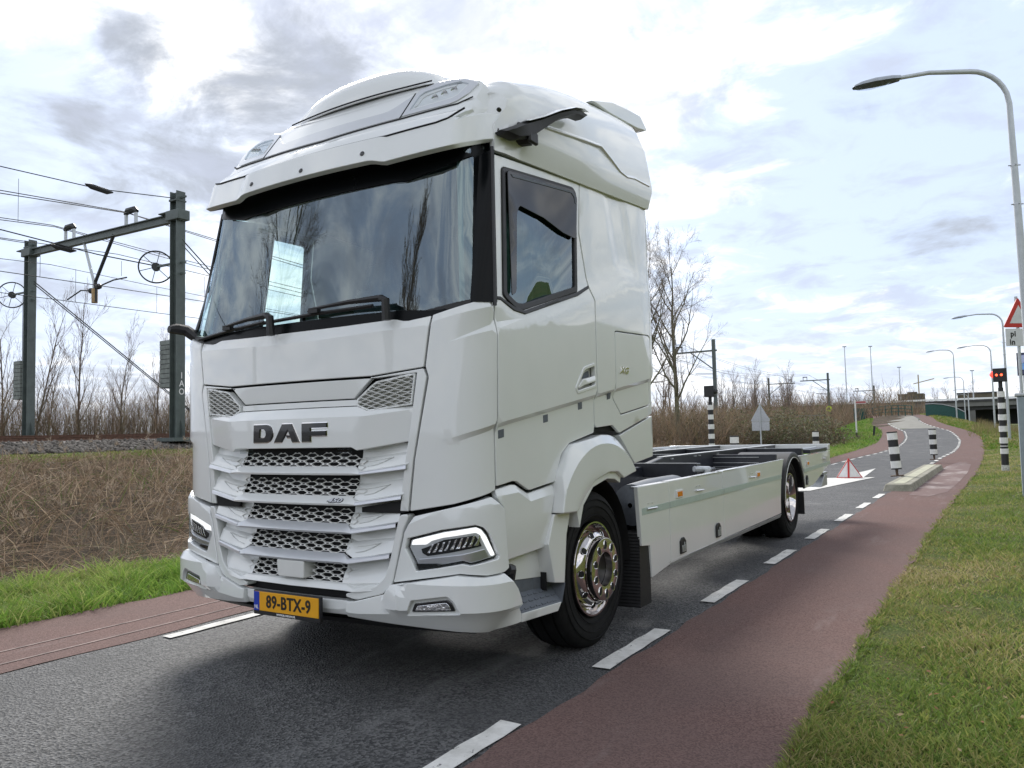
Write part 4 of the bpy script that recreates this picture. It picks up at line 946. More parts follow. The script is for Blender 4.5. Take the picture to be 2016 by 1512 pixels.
for sg in (1, -1):
    S_ = lambda P: [(sg * a, b) for a, b in P]
    LO = [(.592, 3.245), (.592, 3.428), (.613, 3.463), (.717, 3.497), (.829, 3.493), (.914, 3.470), (1.020, 3.413), (.985, 3.325), (.94, 3.285), (.90, 3.268)]
    LI = [(.627, 3.285), (.632, 3.398), (.657, 3.427), (.788, 3.453), (.885, 3.455), (.955, 3.418), (.922, 3.336), (.891, 3.316)]
    rl = panel('roof_lamp', S_(LO), cap_s, M['paint_silver'], TRUCK, holes=[S_(LI)], d0=.008, th=.03, bev=.004, rnd=.01, step=.05)
    panel('lamp_housing', S_([tuple(q) for q in inset([Vector(p) for p in LI], -.004)]), cap_s, M['lamp_inner'], rl, d0=-.004, th=.01, bev=.001, rnd=.004, step=.04)
    panel('light_guide', S_([(.645, 3.31), (.65, 3.39), (.672, 3.412), (.788, 3.436), (.87, 3.438), (.868, 3.424), (.79, 3.420), (.69, 3.395), (.668, 3.375), (.662, 3.315)]), cap_s, M['mesh_white'], rl, d0=.004, th=.006, bev=.001, rnd=.002, step=.05)
    for q in range(3):
        mb = MB(); c = cap_s(sg * (.76 + q * .055), 3.352 + q * .018) + normal(cap_s, sg * .8, 3.38) * .004
        mb.lathe([(0, .024), (.008, .02), (.013, .008), (.014, .001)], c, 'y', 14); mb.build('lamp_lens', M['chrome'], rl, sm=60)
    panel('lamp_glass', S_([tuple(q) for q in inset([Vector(p) for p in LI], .002)]), cap_s, M['lens'], rl, d0=.012, th=.003, bev=.001, rnd=.004, step=.05)
    strip_on('lamp_seam', S_([(.587, 3.232), (.587, 3.436)]), .008, cap_s, VOID, rl, d=.0075, h=.002)

# ---- roof shell (flanks and top) as a loft along y
ze_t = ([-1.3, -1.05, -.94, -.75, -.45, -.25, .04, .40, .70, 1.04], [3.20, 3.27, 3.39, 3.455, 3.553, 3.606, 3.665, 3.718, 3.755, 3.785])
def zroof(y): return 2.902 + .083 * (y + 1.13)
ys = [-1.0, -.96, -.92, -.88, -.80, -.7, -.55, -.4, -.2, 0, .2, .4, .6, .8, .95, 1.02, 1.04]
rows = []
for y in ys:
    zb = zroof(y); ze = float(np.interp(y, *ze_t)); k = 1 - .5 * max(0, (y - .95) / .09) * .06
    sec = [(1.20, zb + .002, 0), (1.248, zb, 0), (1.256, zb + .03, 0), (1.283, zb + .125, 0), (1.284, zb + .16, 0), (1.268, zb + .26, 0)]
    zt = ze; h = zt - (zb + .26)
    sec += [(1.235, zb + .26 + h * .45, 0), (1.175, zb + .26 + h * .80, 0), (1.135, zb + .26 + h * .95, 0), (1.09, zt + .012, 0), (1.0, zt + .035, 0), (.75, zt + .055, 0), (.4, zt + .065, 0), (0, zt + .07, 0)]
    row = []
    for x, z, _ in sec:
        yy = y
        if y < -.85:   # front edge follows the seam with the cap, lower part reaches forward under the visor
            tgt = float(np.interp(z, [3.06, 3.2, 3.32, 3.40, 3.5, 3.7], [-1.12, -1.0, -.94, -.90, -.87, -.86]))
            f = (y + 1.0) / .15; yy = tgt + (-.80 - tgt) * max(0, min(1, f)) * .95
        row.append((x, yy, z))
    row = [(min(x, 1.30 - .070 * max(0, min(1, (-.72 - yy) / .40))), yy, z) for x, yy, z in row]
    rows.append(row + [(-a, b, c) for a, b, c in reversed(row[:-1])])
rows.insert(0, [(x * (.86 if z > 3.08 else .965), y + .02, z) for x, y, z in rows[0]])
mb = MB(); mb.grid(rows); mb.add(rows[-1], [tuple(range(len(rows[-1])))]); o = mb.build('roof_shell', PT, TRUCK, sm=45)
# pressed line on the flank
flank = lambda s, z: Vector((1.279 - .12 * max(0, z - 3.22), s, z))
for sg in (1, -1):
    mb = MB(); rw = []
    for y, z in ((-.60, 3.185), (-.38, 3.222), (-.1, 3.268), (.16, 3.306), (.30, 3.262), (.446, 3.208), (.56, 3.20), (.70, 3.225), (.98, 3.24)):
        x = 1.2855 - .09 * max(0, (z - zroof(y) - .16)); rw.append([(sg * (x - .006), y, z + .022), (sg * (x + .006), y, z + .008), (sg * (x + .007), y, z), (sg * (x - .006), y, z - .008)])
    mb.grid(rw); mb.build('flank_ridge', PT, TRUCK, sm=50)
# roof air dome
mb = MB(); rows = []
for i in range(15):
    v = i / 14; row = []
    for j in range(25):
        u = j / 24 * 2 - 1
        yb = -.985 + .07 * u * u + 1.2 * v ** 1.5; hgt = .225 * (math.sin(min(1, v / .30) * math.pi / 2) ** .75) * (1 - max(0, (v - .6) / .4) ** 2 * .7) * max(0, 1 - abs(u) ** 3.0) ** .62
        zb = 3.492 + float(np.interp(yb, [-.95, -.8, -.5, .2], [0, .015, .05, .15])) + .01 * u * u
        row.append((.07 + u * (.60 + .05 * v), yb, zb + hgt))
    rows.append(row)
mb.grid(rows); dm = mb.build('roof_dome', PT, TRUCK, sm=60)
base = rows[0] if False else [rows[0][j] for j in range(25)]
mb = MB(); mb.tube([(x, y - .010, z + .012) for x, y, z in base], .005, 5); mb.build('dome_gap', VOID, dm)
# rear spoiler and rear side fairings
mb = MB(); mb.prism([(.36, 3.74), (.72, 3.855), (1.0, 3.90), (1.27, 3.93), (1.40, 3.86), (1.39, 3.845), (1.19, 3.80), (.66, 3.745)], -1.12, 1.12, 'x'); mb.build('roof_spoiler', PT, TRUCK, bevel=.012)
for sg in (1, -1):
    mb = MB(); vs = [(sg * x, y, z) for x, y, z in [(1.245, 1.03, 3.08), (1.27, 1.045, 3.25), (1.22, 1.045, 3.50), (1.17, 1.04, 3.66), (1.10, 1.14, 3.66), (1.16, 1.18, 3.50), (1.21, 1.20, 3.24), (1.19, 1.12, 3.10)]]
    mb.add(vs, [(0, 1, 6, 7), (1, 2, 5, 6), (2, 3, 4, 5)]); mb.build('side_fairing', PT, TRUCK, sm=40)

# ---- doors
WIN = [(-1.056, 2.827), (-1.033, 2.844), (-.209, 2.939), (-.164, 2.912), (-.189, 2.268), (-.856, 2.072), (-.936, 2.067), (-1.029, 2.105), (-1.07, 2.127)]
DOOR = [(-1.125, 2.890), (-.10, 2.990), (-.135, 2.66), (-.028, 2.318), (.032, 2.24), (.030, 1.41), (.02, 1.372), (-.327, 1.312), (-.43, 1.250), (-.502, 1.13), (-.512, 1.092), (-.82, 1.062), (-.954, 1.12), (-.998, 1.123), (-1.155, 1.106), (-1.158, 1.43), (-1.14, 2.09)]
HANDLE = [(-.159, 1.785), (-.011, 1.819), (.010, 1.804), (.015, 1.672), (-.254, 1.62), (-.279, 1.652)]
def ledge(y0, y1): return [[(sd(y), zl_of(sd(y)) + k) for y in (y0, y1)] for k in (0, -.028)]
def shoulder(y0, y1): return [[(sd(y), zsh_of(y) + k) for y in np.linspace(y0, y1, 6)] for k in (0, .02)]
for sg in (1, -1):
    S_ = lambda P: [(sg * sd(a), b) for a, b in P]
    fts = [[(sg * a, b) for a, b in f] for f in ledge(-1.15, .026) + shoulder(-1.12, .026)[:1] + [[(sd(-1.15), 1.955 + k), (sd(-.88), 2.022 + k * .1)] for k in (-.02, .018)]]
    d = panel('door', S_(DOOR), body, PT, TRUCK, holes=[S_(WIN)] + ([S_(HANDLE)] if sg > 0 else []), rel=rel_side, step=.05, rnd=.012, feats=fts, label='driver side door with window' if sg > 0 else None)
    # rubber surround, glass, wind deflector
    wi = [tuple(q) for q in inset([Vector(p) for p in WIN], .035)]
    panel('window_frame', S_(WIN), body, M['black'], d, holes=[S_(wi)], d0=-.010, th=.03, bev=.004, rnd=.02, step=.1)
    panel('side_window', S_([tuple(q) for q in inset([Vector(p) for p in WIN], .02)]), body, M['sideglass'] if sg > 0 else M['lens'], d, d0=-.022, th=.004, bev=.001, rnd=.02, step=.15)
    if sg > 0:
        panel('wind_deflector', S_([(-1.02, 2.825), (-.221, 2.914), (-.178, 2.877), (-.205, 2.612), (-.23, 2.60), (-.38, 2.605), (-.62, 2.645), (-.90, 2.655), (-.93, 2.60), (-.955, 2.16), (-1.005, 2.13)]), body, M['tinted'], d, d0=.002, th=.006, bev=.002, rnd=.02, step=.1)
        panel('chrome_edge_strip', S_([(-.99, 2.812), (-.25, 2.90), (-.205, 2.875), (-.20, 2.83), (-.212, 2.83), (-.225, 2.868), (-.26, 2.884), (-.97, 2.798)]), body, M['greyplastic'], d, d0=.006, th=.006, bev=.002, rnd=.004)
        panel('handle_recess', S_(HANDLE), body, M['mesh_white'], d, rel=rel_side, d0=-.035, th=.004, bev=.001, rnd=.02)
        panel('handle_rim', S_([tuple(q) for q in inset([Vector(p) for p in HANDLE], -.006)]), body, PT, d, holes=[S_([tuple(q) for q in inset([Vector(p) for p in HANDLE], .016)])], rel=rel_side, d0=.005, th=.03, bev=.004, rnd=.018)
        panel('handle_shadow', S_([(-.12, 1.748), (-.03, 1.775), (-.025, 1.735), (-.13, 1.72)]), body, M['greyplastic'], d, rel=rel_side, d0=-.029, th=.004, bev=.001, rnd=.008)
        panel('door_handle', S_([(-.245, 1.665), (-.175, 1.712), (.0, 1.742), (.004, 1.705), (-.17, 1.672), (-.24, 1.648)]), body, PT, d, rel=rel_side, d0=.006, th=.02, bev=.005, rnd=.01)
        for a, b in ((-1.171, 1.399), (-.645, 1.481), (-.197, 1.562)):
            a = max(a, -1.13); panel('grey_tag', S_([(a, b), (a + .055, b + .008), (a + .055, b - .036), (a, b - .044)]), body, M['greyplastic'], d, rel=rel_side, d0=.002, th=.002, bev=.0005, rnd=.002)
        # black sill trim under the window
        bt = [(-1.135, 2.115), (-1.095, 2.118), (-.954, 2.078), (-.857, 2.069), (-.194, 2.266), (-.030, 2.333), (-.031, 2.312), (-.196, 2.24), (-.857, 2.046), (-.963, 2.055), (-1.09, 2.098), (-1.135, 2.098)]
        panel('sill_trim', S_(bt), body, M['black'], d, rel=rel_side, d0=.006, th=.02, bev=.004, rnd=.003, step=.06)
# ---- sleeper side, hatch
HATCH = [(.333, 2.064), (.367, 2.072), (.958, 2.094), (.990, 2.077), (.995, 1.585), (.972, 1.564), (.458, 1.49), (.329, 1.60)]
SLP = [(-.092, 2.993), (1.035, 3.085), (1.045, 1.505), (.424, 1.365), (.316, 1.42), (.07, 1.405), (.040, 1.42), (.042, 2.243), (-.018, 2.32), (-.123, 2.66)]
def rel_slp(s, z):
    y = abs(s) - 2.477; r = rel_side(s, z) * (1.0 if y < .2 else max(0, 1 - (y - .2) / .9 * .3))
    r -= .14 * max(0, y - .86) ** 1.5
    k = max(0, min(1, (z - 2.50) / .10)); yc = .253 + (.152) * (3.02 - z) / .505; yd = .58 + .117 * (2.917 - z) / .39
    if z > 2.45: r -= .009 * k * max(0, min(1, (y - yc) / .09)) * max(0, min(1, (yd + .10 - y) / .10))
    return r
for sg in (1, -1):
    S_ = lambda P: [(sg * sd(a), b) for a, b in P]
    sp = panel('sleeper_side', S_(SLP), body, PT, TRUCK, holes=[S_(HATCH)], rel=rel_slp, step=.05, rnd=.012, feats=[[(sg * a, b) for a, b in f] for f in ledge(.046, 1.03) + shoulder(.05, 1.03)[:1] + [[(.25, 3.02), (.408, 2.50)], [(.34, 3.02), (.495, 2.52)], [(.555, 3.0), (.70, 2.50)], [(.655, 3.0), (.80, 2.52)]]])
    panel('locker_hatch', S_([tuple(q) for q in inset([Vector(p) for p in HATCH], .007)]), body, PT, sp, rel=rel_slp, step=.05, rnd=.018, feats=[[(sg * a, b) for a, b in f] for f in ledge(.34, .985)])
    panel('low_fin', S_([(.424, 1.348), (1.04, 1.488), (1.04, 1.18), (.692, 1.143)]), body, PT, TRUCK, rel=lambda s, z: -.03 - .03 * max(0, 1.3 - z), th=.05, rnd=.01)
    if sg > 0: panel('grey_tag', S_([(.235, 1.635), (.285, 1.643), (.285, 1.60), (.235, 1.592)]), body, M['greyplastic'], sp, rel=rel_slp, d0=.002, th=.002, bev=.0005, rnd=.002)
    # step cover, step well, step, gap
    panel('step_cover', S_([(-1.16, 1.088), (-.998, 1.105), (-.954, 1.102), (-.82, 1.044), (-.525, 1.074), (-.652, .725), (-1.046, .710), (-1.070, .725), (-1.095, .984), (-1.158, 1.046)]), body, PT, TRUCK,
          rel=lambda s, z: -.022 - .5 * max(0, z - float(np.interp(abs(s) - 2.477, [-1.15, -.95, -.82, -.5], [1.055, 1.06, 1.0, 1.03]))) - .10 * max(0, .86 - z), th=.04, rnd=.012, feats=[S_([(-1.13, 1.055), (-.95, 1.06), (-.82, 1.0), (-.56, 1.022)]), S_([(-1.08, .86), (-.61, .86)])])
    panel('step_well', S_([(-1.06, .76), (-.60, .76), (-.57, .54), (-.83, .566), (-.98, .584), (-1.06, .574)]), body, PT, TRUCK, d0=-.09, th=.02, rnd=.004)
    panel('arch_leg', S_([(-.665, .74), (-.585, .905), (-.388, .899), (-.442, .772), (-.482, .495), (-.60, .515)]), body, PT, TRUCK, d0=-.004, th=.10, rnd=.004)
    mb = MB(); X0 = sg * 1.12; X1 = sg * 1.245
    XM = sg * 1.155; X0 = sg * 1.153
    mb.add([(X1, -.97, .412), (X1, -.52, .388), (XM, -.50, .478), (XM, -1.0, .505), (X0, -1.05, .60), (X0, -.83, .60), (X0, -.486, .55), (X1, -.475, .493)], [(0, 1, 2, 3), (3, 2, 6, 5, 4), (2, 1, 7, 6)])
    stp = mb.build('step', M['greyplastic'], TRUCK, sm=None)
    mb = MB()
    for i in range(4):
        for j in range(7):
            mb.box((sg * (1.225 - i * .027), -.96 + j * .063 + (.03 if i % 2 else 0), .428 - j * .0035 + i * .0270), (.012, .038, .014), Matrix.Rotation(R(38) * sg, 3, 'Y'))
    mb.build('tread', M['greyplastic'], stp)['kind'] = 'stuff'
    mb = MB(); mb.bx(sg * 1.10, sg * 1.158, -.70, -.49, .44, .60); mb.build('step_end', M['greyplastic'], TRUCK, bevel=.01)
    panel('step_edge', S_([(-.975, .416), (-.527, .393), (-.540, .378), (-.572, .348), (-.975, .370)]), body, PT, TRUCK, d0=-.004, th=.06, rnd=.006)
    mb = MB(); mb.tube([(sg * 1.22, -1.08, .665), (sg * 1.21, -1.02, .655), (sg * 1.20, -1.0, .60)], [.03, .032, .02], 8); mb.build('step_spout', M['black'], TRUCK)
    # wheel arch
    ARCH = [(-.575, .910), (-.512, 1.127), (-.404, 1.257), (-.327, 1.306), (.057, 1.358), (.20, 1.356), (.301, 1.338), (.622, 1.111), (.422, 1.082), (.302, 1.061), (.214, 1.108), (.083, 1.115), (-.129, 1.069), (-.272, .975), (-.351, .915), (-.385, .902)]
    ARO = ([.35, .9, 1.3, 1.57, 1.9, 2.2, 2.5, 2.75, 3.1], [.72, .74, .725, .715, .715, .715, .71, .675, .60])
    def rel_arch(s, z):
        y = abs(s) - 2.477; r_ = math.hypot(y, z - .62); ro = float(np.interp(math.atan2(z - .62, y), *ARO)) - .035
        return .052 - .75 * max(0, r_ - ro) - .25 * max(0, .50 + (r_ - .5) * 0 - r_)
    cre = [(r_ - .035, t) for t, r_ in zip(np.linspace(.5, 2.75, 24), np.interp(np.linspace(.5, 2.75, 24), *ARO))]
    panel('wheel_arch', S_(ARCH), body, PT, TRUCK, rel=rel_arch, th=.12, rnd=.012, step=.035, bev=.008, feats=[S_([(r_ * math.cos(t), .62 + r_ * math.sin(t)) for r_, t in cre])])
    panel('arch_lip', S_([(.30, 1.075), (.214, 1.115), (.083, 1.122), (-.129, 1.076), (-.272, .982), (-.36, .905), (-.33, .80), (-.27, .93), (-.13, 1.03), (.08, 1.07), (.20, 1.06), (.28, 1.03)]), body, PT, TRUCK, d0=.028, th=.12, rnd=.004)
    mb = MB(); seg = 20   # dark wheel housing
    rows = [[(x, -.02 + .60 * math.cos(t), .52 + .58 * math.sin(t)) for t in np.linspace(R(-5), R(185), seg)] for x in (sg * .55, sg * 1.2)]
    mb.grid(rows); mb.add(rows[0], [tuple(range(seg))]); mb.build('wheel_housing', VOID, TRUCK, fix=False)
    if sg < 0: panel('wind_deflector', S_([(-1.03, 2.83), (-.60, 2.88), (-.60, 2.13), (-.86, 2.09), (-1.03, 2.12)]), body, M['tinted'], TRUCK, d0=.004, th=.006, bev=.002, rnd=.02, step=.1)  # added dark sheet, narrows the bright far window seen through the windscreen
    # roof mirror camera arm
    mb = MB(); A = [(-1.114, 3.015), (-1.05, 3.045), (-.956, 3.095), (-.80, 3.165), (-.60, 3.27), (-.42, 3.35), (-.30, 3.385), (-.215, 3.392)]
    B = [(-1.107, 2.995), (-1.02, 2.985), (-.92, 3.015), (-.80, 3.085), (-.60, 3.215), (-.46, 3.285), (-.36, 3.325), (-.25, 3.345)]
    rows = []
    for (y0, z0), (y1, z1), xo in zip(A, B, (1.29, 1.32, 1.34, 1.345, 1.35, 1.35, 1.345, 1.34)):
        rows.append([(sg * (xo - .05), y1, z1), (sg * (xo - .06), y0, z0 - .005), (sg * (xo - .02), y0, z0 + .004), (sg * (xo + .02), y0, z0 - .012), (sg * (xo + .02), y1, z1 + .012), (sg * (xo - .01), y1, z1), (sg * (xo - .05), y1, z1)])
    mb.grid(rows); mb.add(rows[-1][:-1], [tuple(range(6))]); mb.add(rows[0][:-1], [tuple(range(6))])
    ca = mb.build('camera_arm', M['black'], TRUCK, sm=40)
    mb = MB(); mb.tube([(sg * 1.25, -.90, 3.06), (sg * 1.33, -.86, 3.05)], [.07, .055], 10); mb.build('arm_foot', M['black'], ca)
    mb = MB(); mb.grid([[(sg * (x + .012), y, z + .002), (sg * (x - .02), y, z + .012), (sg * (x - .062), y, z + .003)] for (y, z), x in zip(A[2:], (1.36, 1.37, 1.375, 1.375, 1.37, 1.36))]); mb.build('arm_cap', PT, ca, sm=60)
    mb = MB(); mb.bx(sg * 1.335, sg * 1.36, -.94, -.84, 2.99, 3.06); mb.build('camera_pod', M['black'], ca, bevel=.01)
# front corner mirror arm on the far side
mb = MB(); mb.tube([(-1.12, -1.22, 2.06), (-1.17, -1.25, 2.10), (-1.21, -1.28, 2.13), (-1.235, -1.35, 2.137), (-1.24, -1.39, 2.13)], [.03, .034, .034, .034, .024], 8); mb.build('front_view_camera', M['black'], TRUCK)
# model badge
me = text_mesh('XG', .062, ext=.003, bold=.002, sx=1.5, shear=.3)
o = link('model_badge', me, M['chrome'], TRUCK); o.location = (1.253, .468, 1.80); o.rotation_euler = (R(90), 0, R(90))

# the cab narrows towards the top of the wind screen: lean the upper front corners inwards and back
def taper(v):
    x, y, z = v
    if z <= 2.05: return v
    kz = min(1, (z - 2.05) / .9) if z < 3.15 else max(.25, 1 - (z - 3.15) / .3)
    ky = max(0, min(1, (.1 - y) / 1.1)); kx = max(0, min(1, (abs(x) - 1.02) / .17))
    ky = ky * ky * (3 - 2 * ky); kx = kx * kx * (3 - 2 * kx); a = .095 * kz * ky * kx
    return (x - (a if x > 0 else -a), y + 1.6 * a, z + .45 * a * (z - 1.387))
def all_below(o): return [c for ch in o.children for c in [ch] + all_below(ch)]
for o in all_below(TRUCK):
    if o.type == 'MESH' and o.name.split('.')[0] not in ('model_badge', 'lettering'):
        me = o.data; co = np.empty(len(me.vertices) * 3, np.float32); me.vertices.foreach_get('co', co); co = co.reshape(-1, 3)
        if co[:, 2].max() > 2.05 and co[:, 1].min() < .1:
            me.vertices.foreach_set('co', np.array([taper(v) for v in co.tolist()], np.float32).ravel()); me.update()
# ================================================================ wheels, skirts and chassis (parts of the truck)
WB = 5.55
def tyre_prof(w):  # along x from outer face (0) inward (-w)
    return [(-.035, .295), (-.012, .315), (.0, .36), (.006, .41), (-.002, .455), (-.02, .484), (-.035, .492), (-.06, .499), (-.062, .488), (-.072, .488), (-.074, .5), (-w * .5 + .008, .503), (-w * .5 + .006, .49), (-w * .5 - .006, .49), (-w * .5 - .008, .503), (-w + .074, .5), (-w + .072, .488), (-w + .062, .488), (-w + .06, .499), (-w + .03, .492), (-w + .0, .455), (-w, .36), (-w + .03, .295)]
def wheel(name, x, y, sg, front):
    e = MB(); e.lathe([(sg * a, r) for a, r in tyre_prof(.31)], (x, y, .5), 'x', 64)
    t = e.build(name, M['rubber'], TRUCK, sm=40)
    for rr in (.34, .395, .44):
        mb = MB(); mb.lathe([(sg * .003, rr - .002), (sg * .0095, rr), (sg * .003, rr + .002)], (x, y, .5), 'x', 48); mb.build('sidewall_ring', M['rubber'], t, sm=60)
    if front:
        pr_ = [(-.03, .290), (-.006, .300), (.004, .298), (.004, .288), (-.03, .272), (-.055, .262), (-.05, .252), (-.01, .243), (.02, .228), (.032, .212), (.034, .204), (.018, .202), (.015, .20), (.06, .1995), (.078, .197), (.081, .190), (.081, .115), (.078, .108), (.02, .106), (.0, .10), (.0, .001)]
    else:
        pr_ = [(-.03, .290), (-.006, .300), (.004, .298), (.004, .288), (-.03, .272), (-.10, .262), (-.17, .255), (-.185, .235), (-.18, .20), (-.185, .165), (-.15, .155), (-.09, .15), (-.06, .13), (-.05, .10), (-.05, .001)]
    e = MB(); e.lathe([(sg * a, r) for a, r in pr_], (x, y, .5), 'x', 72); rim = e.build('rim', M['rimchrome'], t, sm=32)
    n1, r1, a1, h1 = (10, .226, .0275, .0215) if front else (10, .215, -.178, .018)
    for ring_, (n_, rr, xx, hr, oval) in enumerate(((10, .231, .022, .020, 1.0), (10, .153, .082, .021, 1.35)) if front else ((10, .218, -.179, .017, 1.0), (10, .185, -.178, .011, 1.0))):
        for k in range(n_):
            t0 = 2 * math.pi * (k + .5 * ring_) / n_; mb = MB(); cy, cz = y + rr * math.cos(t0), .5 + rr * math.sin(t0)
            er = Vector((0, math.cos(t0), math.sin(t0))); et_ = Vector((0, -math.sin(t0), math.cos(t0)))
            tilt = .55 if (front and ring_ == 0) else 0.0
            def pt(ang, q, dx):
                v = er * (hr * q * oval * math.cos(ang)) + et_ * (hr * q * math.sin(ang)); return Vector((x + sg * (xx + dx - tilt * hr * q * oval * math.cos(ang)), cy, cz)) + v
            sgm = 16; aa = np.linspace(0, 2 * math.pi, sgm, endpoint=False)
            mb.add([pt(a, 1.14, -.001) for a in aa] + [pt(a, 1.08, .003) for a in aa] + [pt(a, .98, .002) for a in aa], [(i * sgm + q, i * sgm + (q + 1) % sgm, (i + 1) * sgm + (q + 1) % sgm, (i + 1) * sgm + q) for i in range(2) for q in range(sgm)])
            mb.cur = 1; mb.add([pt(a, .99, .0018) for a in aa], [tuple(range(sgm))])
            mb.build('hand_hole' if ring_ == 0 else 'nut_hole', [M['chrome'], M['void']], t, sm=50)
    if front:
        mb = MB(); mb.lathe([(sg * .022, .104), (sg * .03, .10), (sg * .03, .001)], (x, y, .5), 'x', 32); mb.build('hub_cap', M['black'], t, sm=40)
    return t
for sg in (1, -1):
    wheel('front_wheel', sg * 1.205, 0.0, sg, True)
    wheel('rear_wheel', sg * 1.205, WB, sg, False)
    e = MB(); e.lathe([(sg * a, r) for a, r in tyre_prof(.29)], (sg * .87, WB, .5), 'x', 40); e.build('inner_tyre', M['rubber'], TRUCK, sm=40)
    # ribbed mud flap behind the front wheel
    mb = MB(); rows = []
    for i in range(46):
        z = .12 + i * .0115; w_ = .004 if i % 2 else 0
        rows.append([(sg * .84, .62 - w_ + .04 * (z - .2), z), (sg * 1.238, .66 - w_ + .04 * (z - .2), z), (sg * 1.238, .86, z)])
    mb.grid(rows); mb.build('mud_flap', M['black'], TRUCK, sm=None, fix=False)
    # side skirts: three panels, a rear one, their fittings
    side = lambda s, z: Vector((1.25, s, z)) if True else None
    sidef = (lambda s, z: Vector((1.25, s, z))) if sg > 0 else (lambda s, z: Vector((-1.25, -s, z)))
    Q = lambda P: [(a, b) for a, b in P] if sg > 0 else [(-a, b) for a, b in P]
    fd = [(5.10, .990), (5.02, .90), (4.95, .78), (4.90, .64), (4.87, .50), (4.86, .372)]
    for poly in ([(.640, .973), (1.252, .975), (1.252, .345), (.863, .300), (.835, .537), (.680, .553), (.655, .80)],
                 [(1.260, .975), (2.665, .980), (2.665, .362), (1.260, .345)],
                 [(2.673, .980), (5.10, .992)] + fd[1:] + [(2.673, .362)],
                 [(6.02, .990), (8.09, .998), (8.06, .815), (6.76, .570), (6.25, .560), (6.24, .66), (6.17, .82)]):
        sk = panel('side_skirt', Q(poly), sidef, PT, TRUCK, th=.03, rnd=.006, step=.12, bev=.003, rel=lambda s, z: .004 * math.sin(s * 1.9 * (1 if sg > 0 else 1)) * math.sin((z - .3) * 4.2))
        mb = MB(); y0, y1 = min(p[0] for p in poly), max(p[0] for p in poly); mb.bx(sg * 1.19, sg * 1.2495, y0 + .01, y1 - .02, poly[0][1] - .01, poly[0][1] + .002); mb.build('top_lip', M['alu'], sk)
    for y0, y1 in ((.70, 1.25), (1.262, 2.66), (2.676, 4.935), (6.19, 8.05)):
        panel('reflective_strip', Q([(y0, .768), (y1, .768 if y1 < 6 else .790), (y1, .818 if y1 < 6 else .840), (y0, .818)]), sidef, M['stripe'], TRUCK, d0=.0055, th=.002, bev=.0005, rnd=0, step=.3)
    for y0, y1 in ((.866, 1.25), (1.262, 2.66), (2.676, 4.86)):
        panel('bottom_edge', Q([(y0, .302 if y0 < 1 else .318), (y1, .330 if y1 < 1.3 else .322), (y1, .362), (y0, .334 if y0 < 1 else .358)]), sidef, M['lowband'], TRUCK, d0=.003, rel=lambda s, z: -.5 * max(0, .36 - z), th=.03, bev=.002, rnd=0, step=.2)
    for y0, z0 in ((1.402, .832), (3.818, .846), (6.36, .85)):
        mb = MB(); mb.bx(sg * 1.249, sg * 1.262, y0, y0 + .155, z0, z0 + .062); mk = mb.build('side_marker', M['mesh_white'], TRUCK, bevel=.003)
        mb = MB(); mb.bx(sg * 1.258, sg * 1.265, y0 + .02, y0 + .13, z0 + .01, z0 + .05); mb.build('amber_lens', M['amber'], mk, bevel=.002)
    for y0, z0 in ((.785, .808), (1.876, .858), (3.571, .868), (7.45, .905)):
        mb = MB(); mb.tube([(sg * 1.262, y0, z0), (sg * 1.262, y0 + .19, z0 - .006)], .007, 6); mb.bx(sg * 1.25, sg * 1.257, y0 + .03, y0 + .05, z0 + .03, z0 + .037); mb.bx(sg * 1.25, sg * 1.257, y0 + .11, y0 + .13, z0 + .03, z0 + .037); mb.build('skirt_clip', M['alu'], TRUCK)
    for y0, z0 in ((1.452, .386), (2.389, .398), (6.30, .60)):
        w = .130 if y0 < 5 else .10
        mb = MB(); mb.prism([(y0, z0), (y0 + w, z0), (y0 + w, z0 + .092), (y0 + w * .68, z0 + .125), (y0 + w * .32, z0 + .125), (y0, z0 + .1)], sg * 1.25, sg * 1.262, 'x'); lt = mb.build('latch', M['black'], TRUCK, bevel=.003)
        mb = MB(); mb.bx(sg * 1.261, sg * 1.268, y0 + .028, y0 + w - .028, z0 + .012, z0 + .066); mb.tube([(sg * 1.27, y0 + w / 2, z0 + .03), (sg * 1.27, y0 + w / 2, z0 + .09)], .006, 6); mb.build('latch_lever', M['galv'], lt, bevel=.002)
    # rear fender: arched band with outer edge and pale inner bead
    mb = MB(); rows = []
    tt = np.linspace(R(178), R(8), 26)
    for t in tt:
        c, s_ = math.cos(t), math.sin(t); rx, rz = .60, .565
        rows.append([(sg * .62, WB + (rx - .01) * c, .495 + (rz - .01) * s_), (sg * .62, WB + rx * c, .495 + rz * s_), (sg * 1.262, WB + rx * c, .495 + rz * s_), (sg * 1.27, WB + (rx - .01) * c, .495 + (rz - .01) * s_), (sg * 1.27, WB + (rx - .055) * c, .495 + (rz - .055) * s_), (sg * 1.25, WB + (rx - .06) * c, .495 + (rz - .06) * s_)])
    mb.grid(rows); fn = mb.build('rear_fender', M['black'], TRUCK, sm=40)
    mb = MB(); mb.tube([(sg * 1.272, WB + .535 * math.cos(t), .495 + .50 * math.sin(t)) for t in np.linspace(R(188), R(60), 22)], .005, 5); mb.build('fender_bead', M['mesh_white'], fn)
    mb = MB(); mb.bx(sg * .7, sg * 1.24, 6.16, 6.19, .23, .52); mb.build('rear_mud_flap', M['black'], TRUCK, bevel=.005)
    mb = MB(); mb.bx(sg * .45, sg * 1.22, 4.86, 4.90, .55, 1.055); fb = mb.build('fender_board', M['chassis'], TRUCK, bevel=.004)
    mb = MB()
    for z in (1.02, .955, .905, .885): mb.bx(sg * .47, sg * 1.02, 4.845, 4.858, z, z + .006)
    mb.build('board_strip', M['galv'], fb)
    # main frame rail
    mb = MB(); x0, x1 = sg * .40, sg * .47
